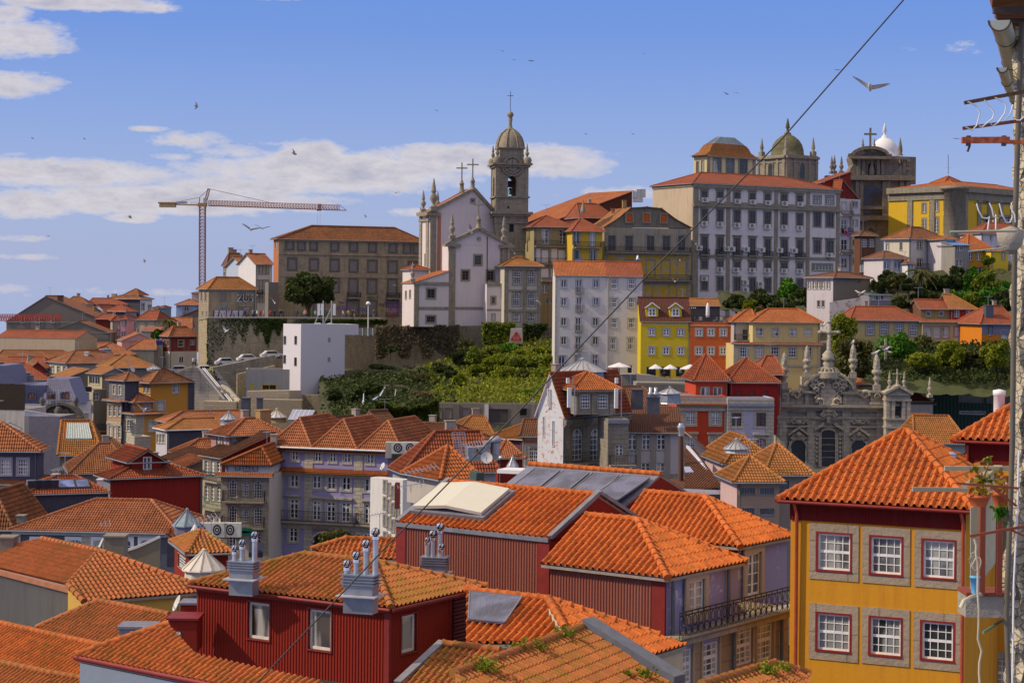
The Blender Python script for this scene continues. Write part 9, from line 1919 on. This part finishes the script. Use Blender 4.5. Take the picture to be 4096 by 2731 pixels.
mb=MB();mb.tube([P(650,1600,9.8),P(632,1100,9.8),P(655,500,9.8),P(672,0,9.8),P(690,-1500,9.8),P(745,-3150,9.8)],.024,plain('grey_conduit',(.13,.11,.08),.6),8);mb.tube([P(672,1600,9.7),P(682,900,9.7),P(706,420,9.7),P(716,0,9.7)],.008,WH(),5)  # conduit colour darkened to stand for the shadow along the wall edge
tag(mb.build('conduit',None,P(650,500,9.8)),'long grey conduit running up the edge of the near rubble wall','pipe')
root=empty('near_balcony',P(500,1000,10.2),'small iron and timber balcony with potted plants on the near rubble wall','balcony');rd=plain('rusty_red',(.24,.05,.022),.7);gr_=plain('weathered_rail',(.33,.31,.24),.8)
mb=MB();a,b=P(358,1125,10.0),P(640,985,10.0);mb.box(((a.x+b.x)/2,a.y+.15,(a.z+b.z)/2),(b.x-a.x,.3,b.z-a.z),GR());mb.box(((a.x+b.x)/2,a.y+.15,b.z+.02),(b.x-a.x,.34,.03),rd);mb.build('slab',root,a)
mb=MB()
for x in(468,583):mb.box(P(x,640,9.95),(36*mpp(10),.06,660*mpp(10)),rd)
mb.build('post',root,P(520,640,10));mb=MB()
for i in range(13):t=i/12;mb.beam(P(398+165*t,965-215*t,10.1+3.6*t),P(398+165*t,385-265*t,10.1+3.6*t),.022,gr_)
for i in range(6):mb.beam(P(600+i*8,800,11.5),P(600+i*8,380,11.5),.02,gr_)
mb.beam(P(370,245,10),P(580,112,13),.09,gr_,.04);mb.beam(P(215,122,12),P(650,124,12),.045,gr_);mb.beam(P(0,263,11),P(370,267,11),.04,gr_);mb.build('railing',root,P(480,600,10))
mb=MB()
for x0,x1,y0,y1,w_,nm in((295,715,222,256,14,0),(530,700,245,375,16,0),(388,760,578,512,17,0),(670,760,540,580,14,0)):mb.beam(P(x0,y0,9.6),P(x1,y1,9.6),w_*mpp(9.6),rd)
mb.build('bracket',root,P(500,400,9.6))
def pot(x0,x1,y0,y1,d,label):
 a,b=P(x0,y1,d),P(x1,y0,d);r=(b.x-a.x)/2;c=V(((a.x+b.x)/2,a.y,a.z));rt=empty('flower_pot',c,label,'flower pot','terracotta pots on the near balcony');mb=MB();H_=b.z-a.z;mb.lathe(c,[(r*.62,0),(r*.9,H_*.75),(r,H_*.78),(r,H_),(r*.85,H_),(0,H_*.9)],plain('terracotta_pot',(.52,.11,.03),.7),20);mb.build('pot',rt,c)
 mb=MB();quads(mb,np.array([tuple(c+V((rnd.gauss(0,r*.5),rnd.gauss(0,.06),H_+abs(rnd.gauss(0,.09)))))for _ in range(90)]),.022,leafmat('leaf_succulent',(.30,.26,.03),(.42,.14,.03),(.12,.16,.03)));mb.build('plant',rt,c)
pot(365,528,302,375,9.7,'terracotta trough of reddish succulents hung at the front of the near balcony');pot(528,640,282,378,9.9,'taller terracotta pot with ferns beside the near wall')
mb=MB();m_=plain('stem_brown',(.3,.22,.1));mb.tube([P(500,215,9.7),P(487,170,9.7),P(510,100,9.7),P(498,62,9.7)],.008,m_,5);mb.tube([P(487,190,9.7),P(440,160,9.7),P(415,130,9.7)],.006,m_,5);quads(mb,np.array([tuple(P(x+rnd.gauss(0,14),y+rnd.gauss(0,9),9.7))for x,y in((498,65),(420,125),(450,185),(520,200),(480,215))for _ in range(16)]),.018,L1);tag(mb.build('potted_shrub',None,P(500,215,9.7)),'leggy yellow green jade plant rising above the near balcony pots','plant')
mb=MB();quads(mb,np.array([tuple(P(600+rnd.gauss(0,22),420+rnd.gauss(0,22),9.8))for _ in range(90)]),.02,L2);tag(mb.build('fern',None,P(600,400,9.8)),'green fern hanging below the taller terracotta pot','plant')
mb=MB();c=P(420,962,9.8);mb.lathe(c,[(.030,0),(.042,.13),(.046,.13),(.046,.145),(.0,.14)],plain('sky_blue_plastic',(.12,.42,.68),.4),14);tag(mb.build('bucket',None,c),'small sky blue plastic bucket standing on the near balcony','bucket')
mb=MB();rp=plain('sisal',(.52,.45,.32),.95);pts=[(415,600),(430,640),(425,690),(437,760),(440,850),(438,950),(447,1080),(445,1180),(440,1270),(465,1350),(450,1430),(448,1500),(458,1620)];mb.tube([P(x,y,9.5)for x,y in pts],.009,rp,6)
mb.tube([P(x,y,9.5)for x,y in[(430-30*math.cos(t*.9),765+45*math.sin(t))for t in[i*.6 for i in range(12)]]],.007,rp,5)
for i in range(40):p=P(405+rnd.gauss(0,12),745+rnd.gauss(0,14),9.5);mb.tube([p,p+V((rnd.gauss(0,.02),0,rnd.gauss(0,.02)))],.003,rp,3)
tag(mb.build('rope',None,P(430,640,9.5)),'frayed knotted sisal rope hanging from the near balcony bracket','rope')
mb=MB();mb.tube([P(325,1058,9.6),P(345,1015,9.6),P(400,985,9.7),P(520,955,10.2),P(625,915,10.6)],.018,plain('cream_hose',(.55,.5,.36)),8);tag(mb.build('hose',None,P(400,985,9.6)),'cream plastic hose poking out over the balcony slab','hose')
mb=MB();mb.tube([P(475,1228,9.8),P(608,1143,10.2)],.013,plain('green_rod',(.15,.22,.10)),6);tag(mb.build('rod',None,P(475,1228,9.8)),'green rod sticking out below the near balcony slab','rod')
fr('R')
for k,(x0,y0,x1,y1,w_,c_)in enumerate(((308,808,790,718,28,(.11,.05,.025)),(296,1008,790,942,26,(.16,.045,.025)),(288,1100,660,1098,48,(.40,.09,.035)),(640,1112,790,1118,30,(.50,.11,.03)))):
 mb=MB();mb.beam(P(x0,y0,9.5),P(x1,y1,9.5),w_*mpp(9.5),plain('rust_%d'%k,c_,.8,var=.45,sc=25));
 if k==2:[mb.box(P(x,1105,9.5),(.03,.05,80*mpp(9.5)),plain('dark_rust',(.06,.035,.025)))for x in(340,618)];mb.tube([P(330,1120,9.5),P(350,1145,9.5),P(333,1190,9.5)],.01,plain('dark_rust',(.06,.035,.025)),6)
 tag(mb.build('clothesline_bracket',None,P(x0,y0,9.5)),('upper dark rusty clothesline bar against the sky','second dark rusty clothesline bar against the sky','thick orange rusted clamp bar below the two thin bars','red stub of pipe joining the clamp bar to the wall')[k],'bracket')
mb=MB();wr_=plain('white_wire',(.7,.7,.68));
for pts in([(335,798),(400,830),(432,890),(405,985),(370,1022),(320,998)],[(465,785),(500,830),(543,885),(530,930),(450,995),(425,990)],[(550,768),(600,790),(638,830),(625,890),(575,960),(530,990),(515,970)],[(690,820),(670,890),(625,948)],[(790,905),(745,945),(715,942)]):mb.tube([P(x,y,9.4)for x,y in pts],.006,wr_,4)
tag(mb.build('hanging_wire',None,P(430,900,9.4)),'loose white wires looping between the two dark rusty bars','wire')
def gutter(pts,r0,r1,label):
 mb=MB();m=plain('dull_zinc',(.42,.42,.33),.45,.5);A=[P(*p)for p in pts];n=len(A);vs=[]
 for i,p in enumerate(A):
  d=(A[min(i+1,n-1)]-A[max(i-1,0)]).normalized();X=d.cross(V((0,0,1))).normalized();Y=X.cross(d);r=r0+(r1-r0)*i/(n-1)
  for k in range(9):t=math.pi*k/8;vs.append(p+X*r*math.cos(t)-Y*r*math.sin(t))
 mb.grid(vs,[(i*9+k,i*9+k+1,(i+1)*9+k+1,(i+1)*9+k)for i in range(n-1)for k in range(8)],m,smooth=True);mb.face(vs[:9],m)
 for i in range(n):X=vs[i*9:(i+1)*9];[mb.beam(X[k],X[k+1],.012,plain('dark_rust',(.06,.035,.025)))for k in range(8)]
 tag(mb.build('gutter',None,A[0]),label,'gutter')
gutter([(585,160,9.0),(632,290,9.9),(672,480,11.3),(745,690,13)],.085,.085,'half round zinc gutter seen from below under the near eaves');gutter([(607,530,9.6),(640,640,10.6),(700,780,12),(740,900,13.5)],.045,.045,'smaller zinc gutter section below the main one')
mb=MB();m=T_BRN();bt=plain('eave_batten',(.20,.07,.025),.8)
a=[P(530,-40,9.0),P(900,-40,9.0),P(900,700,13),P(745,560,12.5),P(525,72,9.2)]
mb.prism(a,(0,.1,.1),bt)
for i in range(14):p=P(535+i*15,85+i*34,9.1+i*.25);mb.beam(p,p+V((.8,0,.02)),.05,bt if i%2 else plain('dark_rust',(.06,.035,.025)))
tag(mb.build('roof_eaves',None,a[0]),'underside of the near tiled eaves with timber battens at the top right corner','eaves')
fr('G')
root=empty('drying_frame',P(1170,745,9.5),'greenish pipe frame with white tied ropes standing out from the near wall','drying frame');mb=MB();gp=plain('verdigris_pipe',(.32,.36,.28),.7);mb.tube([P(862,750,9.5),P(1280,742,9.5)],8*mpp(9.5),gp,8);mb.tube([P(980,872,9.5),P(1190,852,9.5)],5*mpp(9.5),gp,8);mb.tube([P(1015,568,9.8),P(1280,572,9.8)],4*mpp(9.5),IRON(),6);mb.tube([P(1060,672,9.8),P(1280,655,9.8)],4*mpp(9.5),IRON(),6);mb.build('pipe',root,P(1000,750,9.5));mb=MB()
for pts in([(1030,570),(1040,610),(1065,660),(1095,665),(1110,650),(1100,735)],[(1110,568),(1125,600),(1135,650),(1165,665),(1185,650),(1150,640),(1150,735)],[(1172,570),(1190,640),(1215,690),(1240,690),(1255,655)],[(1250,565),(1245,600),(1268,640),(1272,690)]):mb.tube([P(x,y,9.6)for x,y in pts],4.5*mpp(9.6),wr_,6)
mb.build('rope',root,P(1150,650,9.6));mb=MB();b=P(1220,800,9.7);quads(mb,np.array([tuple(b+V((rnd.uniform(-1,1)*.07,rnd.gauss(0,.03),rnd.uniform(-.09,.07))))for _ in range(10)]),.02,GR());mb.lathe(b+V((.03,0,-.12)),[(.03,0),(.1,.08),(.12,.2),(0,.24)],GR(),9);mb.build('bracket',root,b)
# ================= cable, crane, birds =================
fr('X');mb=MB();cz_=[(3720,-120),(3120,565),(2620,1070),(2090,1630),(1550,2180),(1000,2760),(850,2920)];C3=[]
for i in range(len(cz_)-1):
 for k in range(6):t=k/6;C3 .append(P(cz_[i][0]+(cz_[i+1][0]-cz_[i][0])*t,cz_[i][1]+(cz_[i+1][1]-cz_[i][1])*t,12))
mb.tube(C3,.0085,plain('cable_black',(.02,.02,.02),.5),6);tag(mb.build('overhead_cable',None,C3[0]),'black overhead cable crossing the whole view diagonally','cable')
fr('B');CY=plain('crane_yellow',(.42,.22,.08),.6);CR=plain('crane_rust',(.34,.15,.11),.6)
root=empty('tower_crane',P(244,1010,260),'tall ochre tower crane with a long lattice jib above the stone corner house','crane');dC=260
def lattice(mb,a,b,w,n,m,t=.14,tri=False):
 a,b=V(a),V(b);d=(b-a).normalized();up=V((0,1,0))if abs(d.z)>.7 else V((0,0,1));X=d.cross(up).normalized();Y=X.cross(d)
 cs=[X*w/2+Y*-w/2,X*-w/2+Y*-w/2,Y*w/2*1.2]if tri else[X*s1*w/2+Y*s2*w/2 for s1,s2 in((1,1),(-1,1),(-1,-1),(1,-1))]
 for c in cs:mb.beam(a+c,b+c,t,m)
 for i in range(n):
  p,q=a.lerp(b,i/n),a.lerp(b,(i+1)/n);k=len(cs)
  for j in range(k):mb.beam(p+cs[j],q+cs[(j+1)%k],t*.6,m);mb.beam(p+cs[j],p+cs[(j+1)%k],t*.6,m);
  if tri:mb.beam(q+cs[0],p.lerp(q,.5)+cs[2],t*.6,m)
mb=MB();lattice(mb,P(244,1300,dC),P(246,285,dC),1.25,34,CR,.16);mb.box(P(246,268,dC),(1.9,1.7,.8),CY);mb.build('mast',root,P(244,800,dC))
mb=MB();lattice(mb,P(300,252,dC),P(1480,295,dC),1.0,48,CR,.11,True);mb.beam(P(1480,295,dC)+V((0,0,.5)),P(1535,316,dC),.12,CR);mb.beam(P(300,276,dC),P(1535,318,dC),.2,CY);mb.build('jib',root,P(800,270,dC))
mb=MB();mb.beam(P(-130,258,dC),P(250,272,dC),.3,CY);mb.box(P(-65,268,dC),(3.6,1.4,1.1),plain('ballast',(.33,.26,.14)));mb.box(P(-65,250,dC),(4.2,1.5,.3),CY);[mb.beam(P(x,265,dC),P(x,240,dC),.08,CY)for x in(150,170,190,-60,-20)];mb.build('counter_jib',root,P(0,265,dC))
mb=MB();lattice(mb,P(268,260,dC),P(305,122,dC),.5,7,CR,.1);mb.beam(P(216,262,dC),P(222,200,dC),.2,CY);mb.beam(P(222,200,dC),P(305,124,dC),.1,CR);mb.beam(P(222,200,dC),P(-20,250,dC),.07,IRON());mb.beam(P(305,124,dC),P(895,258,dC),.1,CR);mb.box(P(272,235,dC),(.8,.9,1.4),plain('cab_grey',(.4,.4,.42)));mb.build('tower_head',root,P(260,200,dC))
mb=MB();mb.box(P(1296,290,dC),(.7,1.0,1.5),CR);mb.box(P(1290,315,dC),(.9,.6,.3),IRON());[mb.beam(P(x,315,dC),P(x,480,dC),.03,IRON())for x in(1275,1300)];mb.build('trolley',root,P(1290,300,dC))
mb=MB();a=P(62,246,dC-.6);mb.box(a,(2.4*1.02,.08,.5),plain('sign_blue_white',(.5,.5,.6)));mb.build('sign_board',root,a);text('somirav',P(66,247,dC-.9),.62,plain('sign_ink',(.03,.04,.12)),'lettering',None,None,0,.02,root)
fr('A');mb=MB();lattice(mb,P(-20,580,200),P(530,575,200),1.0,26,plain('crane_red',(.35,.05,.03)),.1,True);tag(mb.build('crane_jib',None,P(200,580,200)),'red lattice crane jib lying across the huge grey gable at left','crane jib')
GW=plain('gull_white',(.66,.64,.62),.8);GG=plain('gull_grey',(.22,.21,.21),.8)
def gull(name,span,lift,m1_,m2_):
 mb=MB();L=span*.42;mb.tube([V((-L*.5,0,0)),V((-L*.42,0,0)),V((-L*.1,0,.0)),V((L*.25,0,.01)),V((L*.42,0,.02)),V((L*.5,0,0))],[.01,span*.03,span*.055,span*.045,span*.028,.004],m1_,8)
 for s_ in(-1,1):
  pts=[(0,.14,0),(.22,.12,lift*.6),(.5,-.16,lift)];pr=None
  for(a,ch,z_)in((0,.2,0),(.12,.2,lift*.35),(.25,.17,lift*.7),(.4,.11,lift*.85),(.52,.02,lift*.8)):
   xo=.1*math.sin(a/.52*3.1)-a*.3;c=(V((span*(xo+ch*.5),s_*a*span,z_*span)),V((span*(xo-ch*.5),s_*a*span,z_*span-.005)))
   if pr:q=[pr[0],c[0],c[1],pr[1]];mb.face(q,m2_);mb.face([x-V((0,0,span*.012))for x in q][::-1],m1_)
   pr=c
 return mb.build(name)
GM=[gull('seagull',1.35,.18,GW,GG),gull('seagull',1.35,.42,GW,GW),gull('seagull',1.35,.02,GG,GG)]
BD_=[(3480,350,62,0,(.25,.5,1.35),'large pale seagull gliding at the upper right beside the cable'),(1175,615,150,0,(.5,.5,.7),'white seagull banking in front of the long cloud'),(785,425,210,2,(.9,.3,.4),'dark bird hovering high above the crane'),(520,868,200,2,(.3,.8,.2),'dark bird in front of the small oval cloud'),(1005,918,110,0,(.2,.3,1.9),'seagull with bent wings right of the crane mast'),(1050,914,130,0,(.1,.1,1.6),'second seagull close behind the bent winged one'),(2010,205,300,2,(.4,0,1),'small distant bird at top left of the high group'),(2055,240,330,2,(.1,0,1.2),'small distant bird at the middle of the high group'),(2125,244,330,2,(.1,.4,1.4),'small distant bird at the right of the high group'),(2575,215,380,2,(.2,0,1),'lone speck of a bird right of the high group'),(2905,375,280,2,(.5,.6,1),'left bird of the pair near the cable'),(2945,372,260,2,(.2,-.2,1.5),'right bird of the pair near the cable'),(3350,280,330,2,(.1,.2,1.4),'tiny bird above the large pale seagull'),(130,553,300,2,(.3,.5,.4),'tiny bird at the far left above the cloud bank'),(338,556,300,2,(.3,.6,.4),'tiny bird right of the far left one'),(193,944,330,2,(.1,.1,1),'tiny bird above the left skyline roofs'),(578,1044,280,2,(.6,.2,.4),'tiny bird left of the crane mast low in the sky'),(1462,865,330,2,(.6,.2,.4),'tiny bird over the palace roof'),(1582,772,250,0,(.1,.1,1.4),'small pale gull left of the church pinnacles'),(1746,442,330,2,(.3,.2,1),'tiny bird left of the bell tower'),(2343,536,330,2,(.3,.2,1),'tiny bird right of the bell tower'),(2532,536,350,2,(.3,.2,1),'tiny speck of a bird further right of the bell tower'),(3825,555,300,2,(.1,.2,1.4),'tiny bird left of the rusty clamp bar'),(1100,1213,165,1,(.2,.2,1.9),'white seagull passing the terrace wall below the palace'),(906,1325,165,1,(.4,.5,2.6),'white seagull in front of the ivied rubble wall'),(1880,922,150,0,(.9,.2,.6),'white seagull with a raised wing before the church gable'),(2060,1017,160,0,(.6,.3,1.5),'white seagull near the foot of the bell tower'),(2150,1205,165,0,(1.0,.2,.9),'white seagull in front of the arched window house'),(2700,1127,150,1,(.1,.1,1.6),'white seagull above the lemon yellow house'),(2785,978,160,0,(.5,.1,1.2),'white seagull by the left corner of the convent'),(2720,1042,160,0,(.1,.1,1.5),'white seagull over the granite pediment house balcony'),(580,1640,110,0,(.4,.6,2.2),'grey white seagull flying before the orange house'),(2000,1830,70,0,(.1,.1,1.7),'white seagull gliding above the orange concrete tile roof')]
fr('X')
for i,(x,y,d,k,rot,lab)in enumerate(BD_):o=bpy.data.objects.new('seagull',GM[k].data);COL.objects.link(o);o.location=P(x,y,d);o.rotation_euler=(rot[0],rot[1],rot[2]);sc=1.45;o.scale=(sc,)*3;tag(o,lab,'bird','flying birds')
for g_ in GM:bpy.data.objects.remove(g_)
mb=MB();mb.tube([V((-.28,0,.2)),V((-.1,0,.22)),V((.1,0,.28)),V((.2,0,.38)),V((.27,0,.42)),V((.36,0,.4))],[.01,.07,.09,.05,.05,.005],GW,8);mb.tube([V((-.3,0,.22)),V((-.05,0,.27)),V((.08,0,.3))],[.01,.07,.03],GG,6);[mb.tube([V((.0,s_,0)),V((.0,s_,.2))],.012,plain('beak',(.5,.25,.02)),4)for s_ in(-.04,.04)]
pg=mb.build('seagull')
fr('N')
for i,(x,y,d,r,lab)in enumerate(((1178,541,146,0,'perched gull on the flaming urn beside the stone cross'),(1262,512,159,0,'perched gull on top of the plain stone cross'),(1284,530,160,2.5,'perched gull on the arm of the plain stone cross'),(999,463,147,1,'perched gull on the flaming urn right of the carved cross'),(768,325,146,.5,'perched gull on the left arm of the carved cross'),(1052,66,176,3,'left perched gull on the peeling white garden wall'),(1072,66,176,0,'right perched gull on the peeling white garden wall'))):o=bpy.data.objects.new('seagull',pg.data);COL.objects.link(o);o.location=P(x,y,d);o.scale=(1.9,)*3;o.rotation_euler=(0,0,r);tag(o,lab,'bird','perched gulls')
bpy.data.objects.remove(pg)
